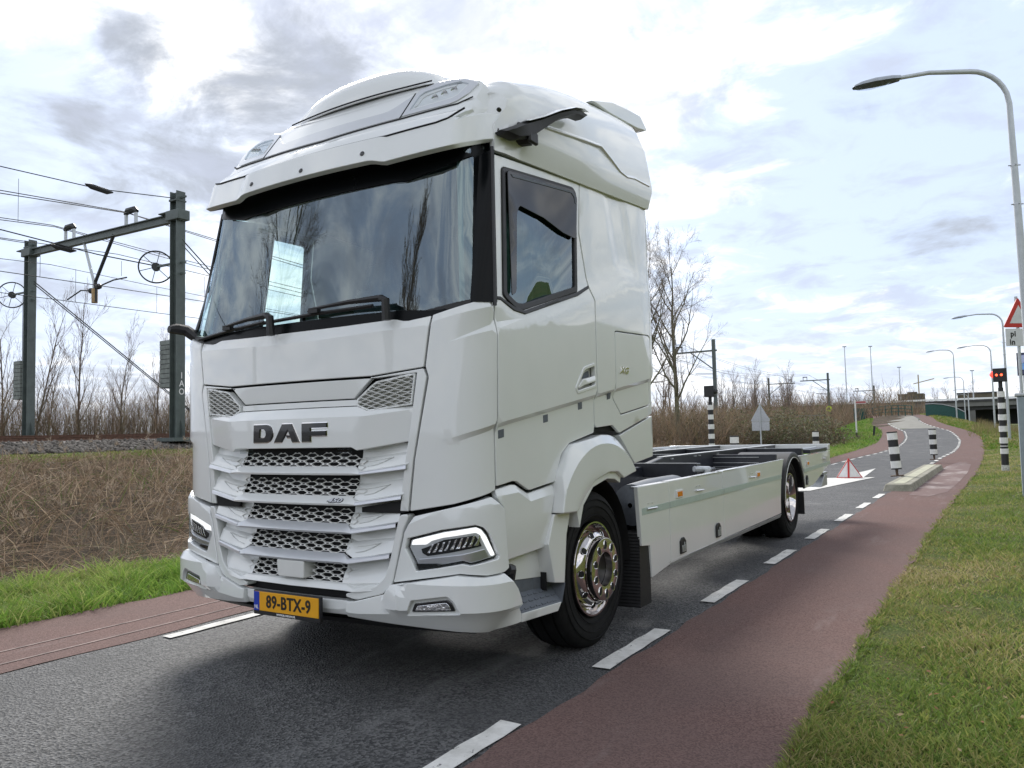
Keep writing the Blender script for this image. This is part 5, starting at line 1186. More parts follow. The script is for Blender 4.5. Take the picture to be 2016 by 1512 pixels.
    mb.prism([(.6, .72), (8.0, .72), (8.0, 1.09), (3.2, 1.09), (2.6, 1.02), (.6, 1.02)], x0, x1, 'x'); fr = mb.build('frame_rail', M['chassis'], TRUCK, bevel=.008)
    mb = MB(); mb.bx(sg * .395, sg * .475, 3.2, 8.0, 1.0905, 1.096); mb.build('rail_cap', M['galv'], fr)
    for y in (3.4, 4.15, 4.3, 5.0, 6.6, 7.3):
        mb = MB(); mb.bx(sg * .47, sg * .485, y, y + .06, 1.06, 1.072); mb.build('rail_bolt', M['galv'], fr)
    # outer container beam on the far sides
    mb = MB(); mb.bx(sg * 1.10, sg * 1.23, 6.75, 8.0, 1.0, 1.05); mb.build('rear_corner_beam', M['chassis'], TRUCK, bevel=.006)
    mb = MB(); mb.tube([(sg * 1.12, 6.7, 1.055), (sg * 1.12, 7.7, 1.055)], .018, 8); mb.build('locking_rod', M['galv'], TRUCK)
    mb = MB(); mb.lathe([(0, .045), (.05, .045), (.07, .03), (.09, .03), (.09, .001)], (sg * 1.1, 2.68, .9), 'z', 14); mb.tube([(sg * 1.0, 2.6, 1.0), (sg * 1.1, 2.75, .99)], .03, 8); mb.build('coupling', M['galv'], TRUCK, bevel=.003)
    mb = MB(); mb.lathe([(0, .02), (.04, .17), (.5, .19), (1.0, .19), (1.05, .16), (1.06, .01)], (sg * .88, 1.35, .77), 'y', 24); mb.build('air_tank', M['greyplastic'], TRUCK, sm=50)
    mb = MB(); mb.bx(sg * .55, sg * 1.17, 2.9, 4.7, .45, .885); mb.build('fuel_tank', M['alu'], TRUCK, bevel=.05)
    mb = MB(); mb.tube([(sg * .6, 3.1, .905), (sg * .8, 3.0, .93), (sg * 1.0, 3.5, .905), (sg * .9, 4.4, .90)], .012, 6); mb.build('hose', M['black'], TRUCK)
    mb = MB(); mb.bx(sg * .78, sg * 1.05, 2.75, 3.1, .94, .99); mb.bx(sg * .95, sg * 1.0, 2.72, 2.78, .85, 1.0); mb.build('lock_cylinder', M['chassis'], TRUCK, bevel=.008)
    # rear lamp bracket
    mb = MB(); mb.prism([(7.55, .48), (8.05, .48), (8.05, .64), (7.85, .64)], sg * .75, sg * 1.2, 'x'); rb = mb.build('rear_bracket', M['galv'], TRUCK, bevel=.005)
    mb = MB(); mb.bx(sg * .75, sg * 1.2, 7.8, 8.1, .645, .68); mb.build('bracket_top', M['galv'], rb)
    mb = MB(); mb.tube([(sg * 1.2, 8.09, .90), (sg * 1.2, 8.2, .90)], .03, 8); mb.tube([(sg * 1.2, 8.2 + .05 * math.sin(t), .9 + .05 * math.cos(t)) for t in np.linspace(0, 2 * math.pi, 13)], .016, 6); mb.build('tow_eye', M['black'], TRUCK)
for y, z, h in ((2.68, 1.05, .13), (.95, 1.0, .12), (4.3, 1.08, .1), (6.4, 1.08, .12)):
    w = 1.02 if y == 2.68 else (.40 if y in (.95, 4.3) else 1.2)
    mb = MB(); mb.bx(-w, w, y - .06, y + .06, z - h, z); cm = mb.build('cross_member', M['chassis'], TRUCK, bevel=.006)
    mb = MB(); mb.bx(-w, w, y - .062, y - .04, z + .001, z + .006); mb.build('beam_edge', M['galv'], cm)
mb = MB(); mb.bx(-1.25, 1.25, 7.98, 8.12, 1.01, 1.10); mb.build('rear_beam', PT, TRUCK, bevel=.008)
mb = MB(); mb.bx(-1.25, -1.12, 1.0, 7.97, 1.01, 1.095); mb.build('far_side_beam', PT, TRUCK, bevel=.01)
mb = MB(); mb.bx(-.39, .39, 1.0, 2.2, .55, .98); mb.build('gearbox', M['chassis'], TRUCK, bevel=.06)
mb = MB()
for sg in (1, -1): mb.lathe([(0, .11), (.75, .11)], (sg * .05, WB, .5), 'x', 16)
mb.bx(-.25, .25, WB - .25, WB + .25, .3, .75); mb.build('rear_axle', M['chassis'], TRUCK, bevel=.08)
mb = MB(); mb.bx(-.95, .95, -.1, .1, .4, .55); mb.build('front_axle', M['chassis'], TRUCK, bevel=.03)
# stack of dark slats seen between arch and low fin
mb = MB()
for i in range(5): mb.bx(-1.1, 1.05, .55 + i * .03, .60 + i * .03, 1.02 + i * .045, 1.035 + i * .045)
mb.build('intake_grating', M['galv'], TRUCK)
# ================================================================ RAILWAY
M['post_green'] = mat('grey_green_steel', (.085, .105, .10), .55, var=.18, scale=3, bump=.05)
M['rust'] = mat('rusty_rail', (.11, .055, .035), .7, var=.3, scale=12)
M['cable'] = mat('dark_cable', (.02, .022, .024), .5, var=.2)
M['weight'] = mat('weathered_weight', (.17, .19, .175), .7, var=.3, scale=5)
M['sleeper'] = mat('concrete_sleeper', (.24, .22, .20), .9, var=.2)
rail_me = None
for i, xc in enumerate((-23.6, -27.8)):
    zt = 1.60 if i == 0 else 1.70
    tr = empty('railway_track', 'rusty near railway track on grey ballast' if i == 0 else 'far railway track behind the near rails', 'railway track', (xc, 0, zt), group='railway tracks')
    for dx in (-.72, .72):
        mb = MB(); mb.prism([(dx - .07, -.15), (dx + .07, -.15), (dx + .02, -.11), (dx + .018, -.04), (dx + .036, -.03), (dx + .036, 0), (dx - .036, 0), (dx - .036, -.03), (dx - .018, -.04), (dx - .02, -.11)], -60, 240, 'y'); mb.build('rail', M['rust'], tr)
    me = None
    for k in range(60):
        if me is None:
            mb = MB(); mb.box((0, 0, -.2), (2.4, .26, .1)); me = mb.mesh('sleeper', None); me.materials.append(M['sleeper'])
        o = link('sleeper', me, None, tr); o.location = (0, -6 + k * .62, 0)
def h_post(mb, x, y, z0, z1, w=.26, yaw=0.0):
    # H section, flanges facing the road
    for dx in (-w / 2, w / 2): mb.bx(x + dx - .012, x + dx + .012, y - w / 2, y + w / 2, z0, z1)
    mb.bx(x - w / 2, x + w / 2, y - .012, y + .012, z0, z1)
PR, PL = Vector((-20.0, 11.9, 0)), Vector((-31.5, 12.9, 0))
CP = empty('catenary_portal', 'grey green steel railway portal of two posts and a crossbeam left of the truck', 'railway gantry', (-20, 11.9, 1.4))
def B(name, mb, m_, **k): o = mb.build(name, m_, CP, **k); o.matrix_parent_inverse = CP.matrix_basis.inverted(); return o
CP.matrix_basis = Matrix.Translation((-20, 11.9, 1.4))
for P_, zb, zt in ((PR, 1.40, 9.85), (PL, 1.66, 10.1)):
    mb = MB(); h_post(mb, P_.x, P_.y, zb, zt, .34); p = B('post', mb, M['post_green'])
    mb = MB(); mb.box((P_.x, P_.y, zb + .02), (.9, .9, .12)); mb.add([(P_.x + a, P_.y + b, zb + c) for a, b, c in ((.17, 0, .7), (.45, 0, .05), (.17, .02, .05), (-.17, 0, .7), (-.45, 0, .05), (-.17, .02, .05))], [(0, 1, 2), (3, 4, 5)]); B('foot_plate', mb, M['post_green'])
    for z in (zt - .22,): mb = MB(); mb.box((P_.x, P_.y, z), (.9, .06, .06)); mb.box((P_.x, P_.y, z - .1), (.4, .4, .05)); B('wire_clamp', mb, M['post_green'])
u = (PL - PR).normalized()
mb = MB(); a, b = Vector((-19.7, 11.88, 8.97)), Vector((-31.8, 12.92, 9.58))
for dz in (.13, -.13): mb.bar(a + Vector((0, 0, dz)), b + Vector((0, 0, dz)), .20, .03)
mb.bar(a, b, .03, .26); B('crossbeam', mb, M['post_green'])
for P_, z in ((PR, 9.02), (PL, 9.56)): mb = MB(); mb.box((P_.x, P_.y, z), (.7, .46, .34)); mb.box((P_.x - .3, P_.y, z + .15), (1.0, .4, .05)); B('beam_clamp', mb, M['post_green'], bevel=.02)
def beam_pt(x): t = (x + 20) / -11.5; return Vector((x, 11.9 + t, 9.0 + t * .58))
mb = MB(); v0 = Vector((-25.79, 12.4, 7.55)); a, b = beam_pt(-26.7) - Vector((0, 0, .1)), beam_pt(-24.35) - Vector((0, 0, .1))
mb.tube([a, v0 + Vector((-.06, 0, 0)), v0 + Vector((-.06, 0, -.8))], .055, 8); B('drop_tube', mb, M['galvpole'])
mb = MB(); mb.tube([b, v0 + Vector((.06, 0, 0)), v0 + Vector((.06, 0, -.8))], .065, 8); B('drop_tube', mb, M['cable'])
mb = MB(); mb.lathe([(0, .11), (.55, .11), (.55, .001)], (-25.79, 12.4, 6.72), 'z', 12); B('tube_sleeve', mb, mat('brass_sleeve', (.33, .22, .10), .5, var=.3))
for sx, pts in ((-1, [(-25.9, 12.4, 7.2), (-26.9, 12.5, 7.35), (-28.05, 12.6, 7.12)]), (1, [(-25.7, 12.4, 7.3), (-24.4, 12.3, 7.42), (-23.4, 12.2, 7.38)])):
    mb = MB(); mb.tube(pts, .028, 6); B('registration_arm', mb, M['cable'])
    mb = MB(); mb.tube([Vector(pts[0]) + (Vector(pts[1]) - Vector(pts[0])) * t for t in (.05, .12, .2, .26)], [.05, .11, .11, .05], 8); B('insulator', mb, M['cable'])
for x in (-23.1, -27.9):
    c = beam_pt(x)
    for q in (.3, -.3): mb = MB(); mb.bar(c + Vector((q, 0, .14)), c + Vector((q, 0, .55)), .09); B('bracket', mb, M['galvpole'])
    mb = MB(); mb.tube([c + Vector((-.36, 0, .56)), c + Vector((-.2, 0, .66)), c + Vector((.2, 0, .66)), c + Vector((.36, 0, .56))], [.07, .12, .12, .07], 8); B('insulator', mb, M['cable'])
for P_, cx, cz, sgn in ((PR, -21.35, 7.46, 1), (PL, -33.2, 7.95, 1)):
    mb = MB(); y = P_.y + .1
    wp = lambda a, b: (cx + a * .62, y + a * .78, cz + b)      # the wheel stands at an angle to the beam
    mb.tube([wp(.56 * math.cos(t), .56 * math.sin(t)) for t in np.linspace(0, 2 * math.pi, 37)], .028, 6, False)
    wh = B('tension_wheel', mb, M['cable'])
    for k in range(6): mb = MB(); t = k * math.pi / 3 + .3; mb.bar((cx, y, cz), wp(.55 * math.cos(t), .55 * math.sin(t)), .022); mb.build('spoke', M['cable'], wh)
    mb = MB(); mb.tube([(cx + .078, y - .062, cz), (cx - .078, y + .062, cz)], .14, 14); mb.build('hub', M['cable'], wh)
    mb = MB(); mb.bar((cx, y, cz), (P_.x, P_.y, cz - .05), .07); mb.bar((P_.x - .25, P_.y, cz - .42), (P_.x + .4, P_.y, cz - .45), .06); mb.bar((P_.x - .1, P_.y, cz - .05), (P_.x + .45, P_.y, cz - .08), .05); B('wheel_arm', mb, M['post_green'])
    wx = P_.x - .52 - (0.25 if P_ is PL else 0); zt, zb = (4.79, 3.17) if P_ is PR else (4.95, 3.3)
    mb = MB(); mb.tube([(wx, y, cz - .1), (wx, y, zt)], .014, 5); B('weight_wire', mb, M['cable'])
    n_ = 10
    w0 = MB(); w0.bx(wx - .27, wx + .27, y - .2, y + .2, zb, zt); core = B('weight_stack', w0, M['void'])
    for k in range(n_):
        h = (zt - zb) / n_; mb = MB(); mb.bx(wx - .28 - .01 * (k % 2), wx + .28, y - .215, y + .21, zb + k * h + .008, zb + (k + 1) * h - .008); mb.build('weight_plate', M['weight'], core, bevel=.008)
# hand painted marks and sticker on the posts
for k, ch in enumerate('1AO'):
    me = text_mesh(ch, .30, ext=.002, bold=.002, sx=.9); o = link('painted_mark', me, M['textwhite'], CP); o.location = Vector((-19.815, 11.93, 3.55 - k * .27)) - Vector((-20, 11.9, 1.4)); o.rotation_euler = (R(90), 0, R(58)); o.rotation_euler = (R(90), 0, R(90))
    o.location.x = .192
mb = MB(); mb.bx(-31.33, -31.32, 12.82, 12.98, 2.95, 3.15); B('warning_plate', mb, M['textwhite'])
# far gantry posts with a single arm
def far_mast(x, y, zt, side, label, ball=True):
    t = empty('catenary_mast', label, 'railway mast', (x, y, 1.4), group='railway masts with a bracket arm')
    mb = MB(); mb.bx(-.15, .15, -.15, .15, 0, zt); mb.build('post', M['post_green'], t)
    mb = MB(); mb.bar((-.3 * side, 0, zt - 1.1), (side * 4.4, .4, zt - 1.1), .16); mb.build('arm', M['post_green'], t)
    mb = MB(); mb.bar((0, 0, zt - 3.0), (side * 2.4, .2, zt - 1.15), .10); mb.build('brace', M['post_green'], t)
    mb = MB(); c = side * 3.6; mb.bar((c - .3, .3, zt - 1.0), (c - .3, .3, zt - .55), .08); mb.bar((c + .3, .3, zt - 1.0), (c + .3, .3, zt - .55), .08); mb.bar((c - .35, .3, zt - .5), (c + .35, .3, zt - .5), .14); mb.build('bracket', M['cable'], t)
    mb = MB(); mb.bar((0, 0, zt - 3.4), (side * 1.9, 0, zt - 3.3), .07); mb.build('registration_arm', M['cable'], t)
    return t
far_mast(-20.0, 70.9, 8.6, -1, 'tall steel railway mast beside the big bare tree')
far_mast(-31.2, 138, 8.5, 1, 'thin railway mast rising behind the grey sign back')
fm = far_mast(-20.0, 130.7, 8.4, -1, 'railway mast carrying a round yellow sign')
far_mast(-20.2, 187, 8.5, -1, 'farthest railway mast before the viaduct')
mb = MB(); mb.lathe([(0, .55), (.04, .55), (.04, .001)], (-20.0, 130.45, 3.95), 'y', 24); mb.lathe([(.0, .001), (0, .55)], (-20.0, 130.45, 3.95), 'y', 24); ys_ = mb.build('round_sign', mat('fluor_yellow', (.55, .75, .03), .5, var=.05)); tag(ys_, 'round yellow railway sign with black letter A', 'railway sign')
me = text_mesh('A', .7, ext=.004, bold=.01); o = link('lettering', me, M['textblack'], ys_); o.location = (-20.0, 130.43, 3.92); o.rotation_euler = (R(90), 0, 0)
mb = MB(); mb.tube([(-20 + .53 * math.cos(t), 130.44, 3.95 + .53 * math.sin(t)) for t in np.linspace(0, 2 * math.pi, 25)], .035, 5); mb.build('sign_rim', M['textblack'], ys_)
# wires strung along the track
def wire(x, zs, z0, label, sag=.9, r=.014, group='wires over the railway', dx=0, yr=(-47, 191), name='overhead_wire'):
    ys = [-47.1, 11.9, 70.9, 130.7, 190]; pts = []
    for a, b in zip(ys[:-1], ys[1:]):
        for t in np.linspace(0, 1, 13)[:-1]: pts.append((x + dx, a + (b - a) * t, z0 - 4 * sag * t * (1 - t)))
    pts.append((x + dx, 190, z0)); mb = MB(); mb.tube(pts, r, 4); return tag(mb.build(name, M['cable']), label, 'wire', group)
wire(-23.1, 0, 9.70, 'upper feeder wire over the near track', 1.0, .016)
wire(-23.1, 0, 9.62, 'lower feeder wire of the pair over the near track', 1.25, .016, dx=.2)
wire(-27.9, 0, 9.98, 'upper feeder wire over the far track', 1.0, .016)
wire(-27.9, 0, 9.88, 'lower feeder wire of the pair over the far track', 1.25, .016, dx=.2)
wire(-23.5, 0, 6.95, 'contact wire hanging level above the near track', .06, .014)
wire(-28.0, 0, 7.06, 'contact wire hanging level above the far track', .06, .014)
wire(-23.5, 0, 8.20, 'sagging support cable above the near contact wire', .75, .013)
wire(-28.0, 0, 8.42, 'sagging support cable above the far contact wire', .75, .012)
def line(pts, r, label, group, cat='wire', name='stay_wire', seg=5, m_='cable'):
    mb = MB(); mb.tube(pts, r, seg); return tag(mb.build(name, M[m_]), label, cat, group)
line([(-20, -40, 9.3), (-20, -10, 8.75), (-20, 9.15, 9.26), (-20, 11.85, 9.62)], .016, 'top wire ending at the near post head', 'wires ending at the gantry', name='overhead_wire')
line([(-31.5, -40, 9.6), (-31.5, -10, 9.4), (-31.5, 12.8, 9.96)], .016, 'top wire ending at the far post head', 'wires ending at the gantry', name='overhead_wire')
line([(-23.5, -20, 9.0), (-23.5, 8.0, 8.28), (-23.2, 11.0, 7.98), (-21.6, 12.0, 7.56)], .022, 'thick tensioned cable running to the spoked wheel', 'wires ending at the gantry', name='overhead_wire')
for x, y, z, lab in ((-23.4, 9.9, 8.02, 'dark insulator in the cable left of the spoked wheel'), (-20.0, 9.15, 9.26, 'dark insulator in the top wire left of the near post')):
    mb = MB(); mb.tube([(x, y - .45, z + .05), (x, y - .25, z + .02), (x, y + .25, z - .02), (x, y + .45, z)], [.02, .09, .09, .02], 8); tag(mb.build('insulator', M['cable']), lab, 'insulator', 'insulators in the railway wires')
line([(-19.83, 11.95, 8.2), (-20.0, 20.5, 1.5)], .022, 'upper stay wire from the near post down behind the truck', 'stay wires of the gantry')
line([(-19.83, 11.95, 8.02), (-20.0, 20.5, 1.4)], .018, 'lower stay wire from the near post down behind the truck', 'stay wires of the gantry')
line([(-31.33, 12.95, 8.33), (-31.2, 22.3, 1.65)], .026, 'upper stay wire slanting down from the far post', 'stay wires of the gantry')
line([(-31.33, 12.95, 8.22), (-31.2, 22.3, 1.58)], .022, 'lower stay wire slanting down from the far post', 'stay wires of the gantry')
for x, y, a, b, lab in ((-23.5, 9.2, 6.95, 7.95, 'nearest the left photo edge'), (-23.4, 12.0, 7.4, 7.95, 'left of the spoked wheel'), (-28.0, 12.9, 7.06, 8.4, 'beside the forked drop tube'), (-28.0, 16.5, 7.06, 8.2, 'left of the near post'), (-23.5, 15.6, 6.95, 7.95, 'between near post and truck'), (-26, 9.7, 9.3, 10.9, 'high near the top wire')):
    line([(x, y, a), (x, y, b)], .008, 'thin vertical dropper wire ' + lab, 'dropper wires', name='dropper_wire')

# ================================================================ LAMPS
lampmat = M['galvpole']; headmat = mat('lamp_head_grey', (.36, .39, .43), .5, var=.1)
def street_lamp(x, y, label, first=None, arm=2.75, H=8.25, lean=0.0, group='street lamps along the cycle lane'):
    if first is not None:
        c = copy_tree(first); c.location = (x, y, terr(x, y) - .03); c['label'] = label; return c
    t = empty('street_lamp', label, 'street lamp', (x, y, terr(x, y) - .03), group=group)
    mb = MB(); pts = [(0, 0, 0), (0, 0, 1.2), (0, 0, 3.0), (0, 0, 6.0), (0, 0, H - .85)] + [(-.7 * (1 - math.cos(t_)), 0, H - .85 + .7 * math.sin(t_)) for t_ in np.linspace(.3, math.pi / 2 - .06, 7)] + [(-1.4, 0, H - .10), (-2.0, 0, H - .155)]
    mb.tube(pts, [.085, .085, .075, .062, .052] + [.048] * 7 + [.042, .038], 12); pole = mb.build('pole', lampmat, t, sm=50)
    mb = MB()
    for z in (H - 2.05, H - 2.8):
        mb.lathe([(-.03, .05), (-.02, .066), (.02, .066), (.03, .05)], (0, 0, z), 'z', 12); mb.tube([(-.11, 0, z), (.11, 0, z)], .012, 5); mb.tube([(0, -.10, z), (0, .10, z)], .012, 5)
    mb.build('clamp', M['galv'], pole)
    mb = MB(); rows = []
    for q, (xx, w, hh) in enumerate(((-1.93, .075, .085), (-2.1, .13, .105), (-2.4, .155, .115), (-2.65, .135, .09), (-2.78, .085, .05), (-2.82, .02, .01))):
        zc = H - .155 - (xx + 1.9) * -.10 * 1.0 - .02; rows.append([(xx, w * math.cos(t_), zc + hh * max(0, math.sin(t_)) - (.01 if math.sin(t_) <= 0 else 0)) for t_ in np.linspace(0, math.pi, 11)])
    mb.grid(rows); mb.add(rows[0], [tuple(range(11))]); hd = mb.build('lamp_head', headmat, t, sm=50)
    mb = MB(); mb.add([(xx, s_ * w * .95, H - .155 + (xx + 1.9) * .10 - .022) for xx, w, _ in ((-1.95, .075, 0), (-2.1, .13, 0), (-2.4, .15, 0), (-2.65, .13, 0), (-2.79, .07, 0)) for s_ in (1, -1)], [(0, 2, 3, 1), (2, 4, 5, 3), (4, 6, 7, 5), (6, 8, 9, 7)]); mb.build('lamp_gear', M['greyplastic'], hd)
    mb = MB(); rows = []
    for xx, w, hh in ((-2.12, .10, .01), (-2.2, .12, .05), (-2.5, .135, .075), (-2.7, .10, .05), (-2.79, .05, .01)):
        zc = H - .155 + (xx + 1.9) * .10 - .03; rows.append([(xx, w * math.cos(t_), zc - hh * math.sin(t_)) for t_ in np.linspace(0, math.pi, 9)])
    mb.grid(rows); mb.build('diffuser', M['lens'], hd, sm=60)
    return t
L0 = street_lamp(4.03, 12.95, 'tall grey street lamp nearest the camera with its arm over the road')
L0.rotation_euler = (0, R(-.8), R(24))
for x, y, lab in ((3.9, 54, 'street lamp whose arm shows just left of the triangle sign'), (3.0, 83, 'street lamp right behind the striped light post'), (-.8, 99.6, 'street lamp left of the next two in the bend'), (-1.2, 138, 'street lamp just right of the green bridge panel'), (-2.0, 185, 'small street lamp beyond the green bridge panel'), (-3.2, 222, 'street lamp before the viaduct, second smallest'), (-4.5, 262, 'farthest street lamp under the viaduct')):
    street_lamp(x, y, lab, L0).rotation_euler = (0, 0, 0)
for px, D, h, lab in ((-32.5, 230, 23, 'tall thin motorway mast, left of the pair'), (-26.5, 235, 23, 'tall thin motorway mast, right of the pair'), (-20, 240, 17, 'short thin motorway mast right of the tall pair'), (-2.4, 240, 15, 'thin motorway mast behind the left end of the lamp row')):
    t = empty('mast_light', lab, 'light mast', (px, D, 0), group='tall motorway light masts')
    mb = MB(); mb.tube([(0, 0, 0), (0, 0, h)], [.22, .10], 8); mb.build('pole', M['galvpole'], t); mb = MB(); mb.box((0, 0, h), (1.0, .5, .25)); mb.build('lamp_head', headmat, t)

# ================================================================ STRIPED POSTS, BOLLARDS, ISLANDS
WHITE, BLK = mat('white_band', (.74, .74, .72), .5, var=.08, scale=12), mat('black_band', (.02, .02, .022), .55, var=.2)
RED = mat('red_paint', (.50, .03, .025), .45, var=.1, scale=10)
def banded(t, bands, r, z0=0.0):
    z = z0
    for name, h, m_, k in bands:
        mb = MB(); mb.lathe([(z, .001), (z, r * k), (z + h, r * k), (z + h, .001)], (0, 0, 0), 'z', 20); mb.build(name, m_, t, sm=40); z += h
    return z
def striped_post(x, y, label, face):
    t = empty('warning_light_post', label, 'signal post', (x, y, terr(x, y) - .02), group='striped posts with a light box')
    b = [('base_collar', .17, mat('chipped_white', (.5, .5, .47), .8, var=.4, scale=20), 1.05), ('black_band', .30, BLK, 1), ('white_band', .14, WHITE, 1.1), ('black_band', .055, BLK, .98), ('white_band', .025, WHITE, 1.0), ('black_band', .06, BLK, .98)]
    for k in range(5): b += [('white_band', .155, WHITE, 1.12 if k < 3 else 1.0), ('black_band', .155, BLK, .95)]
    b = b[:-1] + [('black_neck', .10, BLK, .7), ('black_neck', .18, BLK, .55)]
    z = banded(t, b, .088)
    mb = MB(); mb.bx(-.16, .16, -.12, .12, z - .02, z + .34); bxo = mb.build('light_box', BLK, t, bevel=.012)
    if face < 0:
        for dx in (-.07, .07):
            mb = MB(); mb.lathe([(0, .03), (-.02, .026), (-.025, .001)], (dx * .8 - .02, -.12, z + .16), 'y', 14); mb.build('red_light', mat('lit_red', (.8, .03, .02), .3, var=.05, emit=((1, .08, .03), 3.0)), bxo)
        mb = MB(); mb.tube([(-.16, 0, z + .18), (-.20, 0, z + .18), (-.235, 0, z + .18)], [.09, .075, .02], 12); mb.build('red_lens', mat('lit_red_side', (.8, .03, .02), .3, var=.05, emit=((1, .06, .04), 1.2)), bxo)
    else:
        mb = MB(); mb.tube([(.16, 0, z + .15), (.24, 0, z + .15)], [.09, .06], 12); mb.build('dark_lens', BLK, bxo)
    return t
striped_post(3.52, 20.3, 'black and white striped post with lit red lamp on the right verge', -1)
striped_post(-4.45, 20.3, 'black and white striped post with dark lamp box behind the chassis', 1)
def bollard(x, y, z, label, lean=0.0, first=None):
    if first: c = copy_tree(first); c.location = (x, y, z); c['label'] = label; c.rotation_euler = (0, lean, 0); return c
    t = empty('bollard', label, 'bollard', (x, y, z), group='black and white bollards'); t.rotation_euler = (0, lean, 0)
    mb = MB(); mb.box((0, 0, .012), (.26, .26, .024)); mb.lathe([(.02, .03), (.14, .03), (.16, .045), (.16, .001)], (0, 0, 0), 'z', 12); mb.build('spring_foot', mat('rusty_foot', (.10, .065, .045), .8, var=.4, scale=25), t)
    banded(t, [('black_band', .03, BLK, 1.02), ('white_band', .165, WHITE, .98), ('black_band', .165, BLK, .97), ('white_band', .165, WHITE, 1), ('black_band', .165, BLK, .98), ('white_band', .16, WHITE, 1), ('black_cap', .03, BLK, 1.03)], .112, .16)
    return t
b0 = bollard(1.36, 15.8, .15, 'leaning striped bollard on the near end of the kerb island', R(-4))
bollard(1.50, 25.6, .0, 'striped bollard on the far end of the kerb island', R(-1), b0).location.z = .12
bollard(-2.42, 15.8, .12, 'striped bollard whose top shows above the middle of the chassis', 0, b0)
bollard(-2.28, 25.6, .12, 'striped bollard whose top shows above the rear beam', 0, b0)
# concrete island
def island(x0, y0, y1, w, label):
    t = empty('kerb_island', label, 'traffic island', (x0, y0, 0), group='low concrete traffic islands')
    L_ = y1 - y0; n_ = 4
    for k in range(n_):
        a, b = L_ * k / n_ + (.008 if k else 0), L_ * (k + 1) / n_ - .008; tp = .05
        e0 = .10 if k == 0 else 0; e1 = .10 if k == n_ - 1 else 0
        mb = MB(); lo = [(0, a), (w, a), (w, b), (0, b)]; hi = [(tp, a + e0), (w - tp, a + e0), (w - tp, b - e1), (tp, b - e1)]
        mb.add([(x, y, .0) for x, y in lo] + [(x, y, .15) for x, y in hi], [(0, 1, 5, 4), (1, 2, 6, 5), (2, 3, 7, 6), (3, 0, 4, 7), (4, 5, 6, 7)]); mb.build('kerb_block', M['g_concrete'], t, bevel=.015)
    mb = MB(); mb.bx(w * .30, w * .68, .3, L_ - .2, .15, .156); mb.build('pale_top', mat('pale_concrete', (.42, .41, .31), .9, var=.15, scale=6), t)
    return t
i0 = island(1.36, 13.0, 21.6, .56, 'weathered concrete kerb island between road and right cycle lane'); i0.rotation_euler = (0, 0, R(-.5))
island(-2.5, 13.0, 21.6, .52, 'concrete kerb island hidden behind the truck chassis')
# red and white pyramid
t = empty('road_pyramid', 'white pyramid with red edges on the white road triangle', 'road pyramid', (.10, 16.98, .02)); t.scale = (.64, .64, .70)
apex = Vector((.0, .30, .68)); bs = [Vector((-.42, 0, 0)), Vector((.04, -.12, 0)), Vector((.46, .42, 0)), Vector((0, .7, 0))]
for k in range(4):
    a, b = bs[k], bs[(k + 1) % 4]; mb = MB(); mb.add([a, b, apex], [(0, 1, 2)]); mb.build('side_face', WHITE, t, sm=None)
for k in (0, 1, 2): mb = MB(); mb.bar(bs[k], apex, .07 if k == 1 else .03); mb.build('red_edge', RED, t)
mb = MB(); mb.bar(bs[0], bs[1], .06); mb.bar(bs[1], bs[2], .06); mb.build('red_foot', RED, t)

# ================================================================ SIGNS
def tri_sign(x, y, label, facing, h_base, side, post_h):
    t = empty('warning_sign', label, 'road sign', (x, y, terr(x, y)), group='triangular road signs with a subplate')
    mb = MB(); mb.tube([(0, 0, 0), (0, 0, post_h)], .038, 10); mb.build('post', M['galvpole'], t)
    hh = side * .866; P_ = rounded([Vector((-side / 2, h_base)), Vector((side / 2, h_base)), Vector((0, h_base + hh))], .07, 4)
    yb = -.05 if facing < 0 else .05
    mb = MB(); mb.prism([tuple(p) for p in P_], yb - .012, yb + .012, 'y'); tp = mb.build('triangle_plate', RED if facing < 0 else M['galv'], t, bevel=.003)
    if facing < 0:
        I_ = inset([Vector((-side / 2, h_base)), Vector((side / 2, h_base)), Vector((0, h_base + hh))], side * .115); mb = MB(); mb.prism([tuple(p) for p in I_], yb - .016, yb - .011, 'y'); mb.build('white_field', mat('pale_sign_face', (.62, .63, .64), .4, var=.05), tp)
    else:
        mb = MB(); mb.bx(-side * .42, side * .42, .035, .055, h_base - .02, h_base + .03); mb.bx(-side * .36, side * .36, .0, .03, h_base + .12, h_base + .16); mb.build('rail_clip', M['galv'], tp)
    mb = MB(); mb.bx(-side * .44, side * .44, yb - .01, yb + .01, h_base - .48, h_base - .03); sp = mb.build('subplate', mat('sign_white', (.66, .67, .69), .4, var=.04) if facing < 0 else M['galv'], t, bevel=.004)
    return t, sp, yb
t, sp, yb = tri_sign(3.97, 19.2, 'red bordered triangle sign above white subplate at the right picture edge', -1, 3.70, .9, 4.5); t.rotation_euler = (0, 0, R(40))
for txt, z in (('pi', 3.53), ('in', 3.32)):
    me = text_mesh(txt, .20, ext=.002, bold=.006, align='LEFT', spacing=1.1); o = link('lettering', me, M['textblack'], sp); o.location = (-.27 if txt == 'pi' else -.30, yb - .013, z); o.rotation_euler = (R(90), 0, 0)
tri_sign(-6.9, 36, 'grey back of a triangle sign with subplate above the chassis', 1, 2.05, 1.0, 2.95)
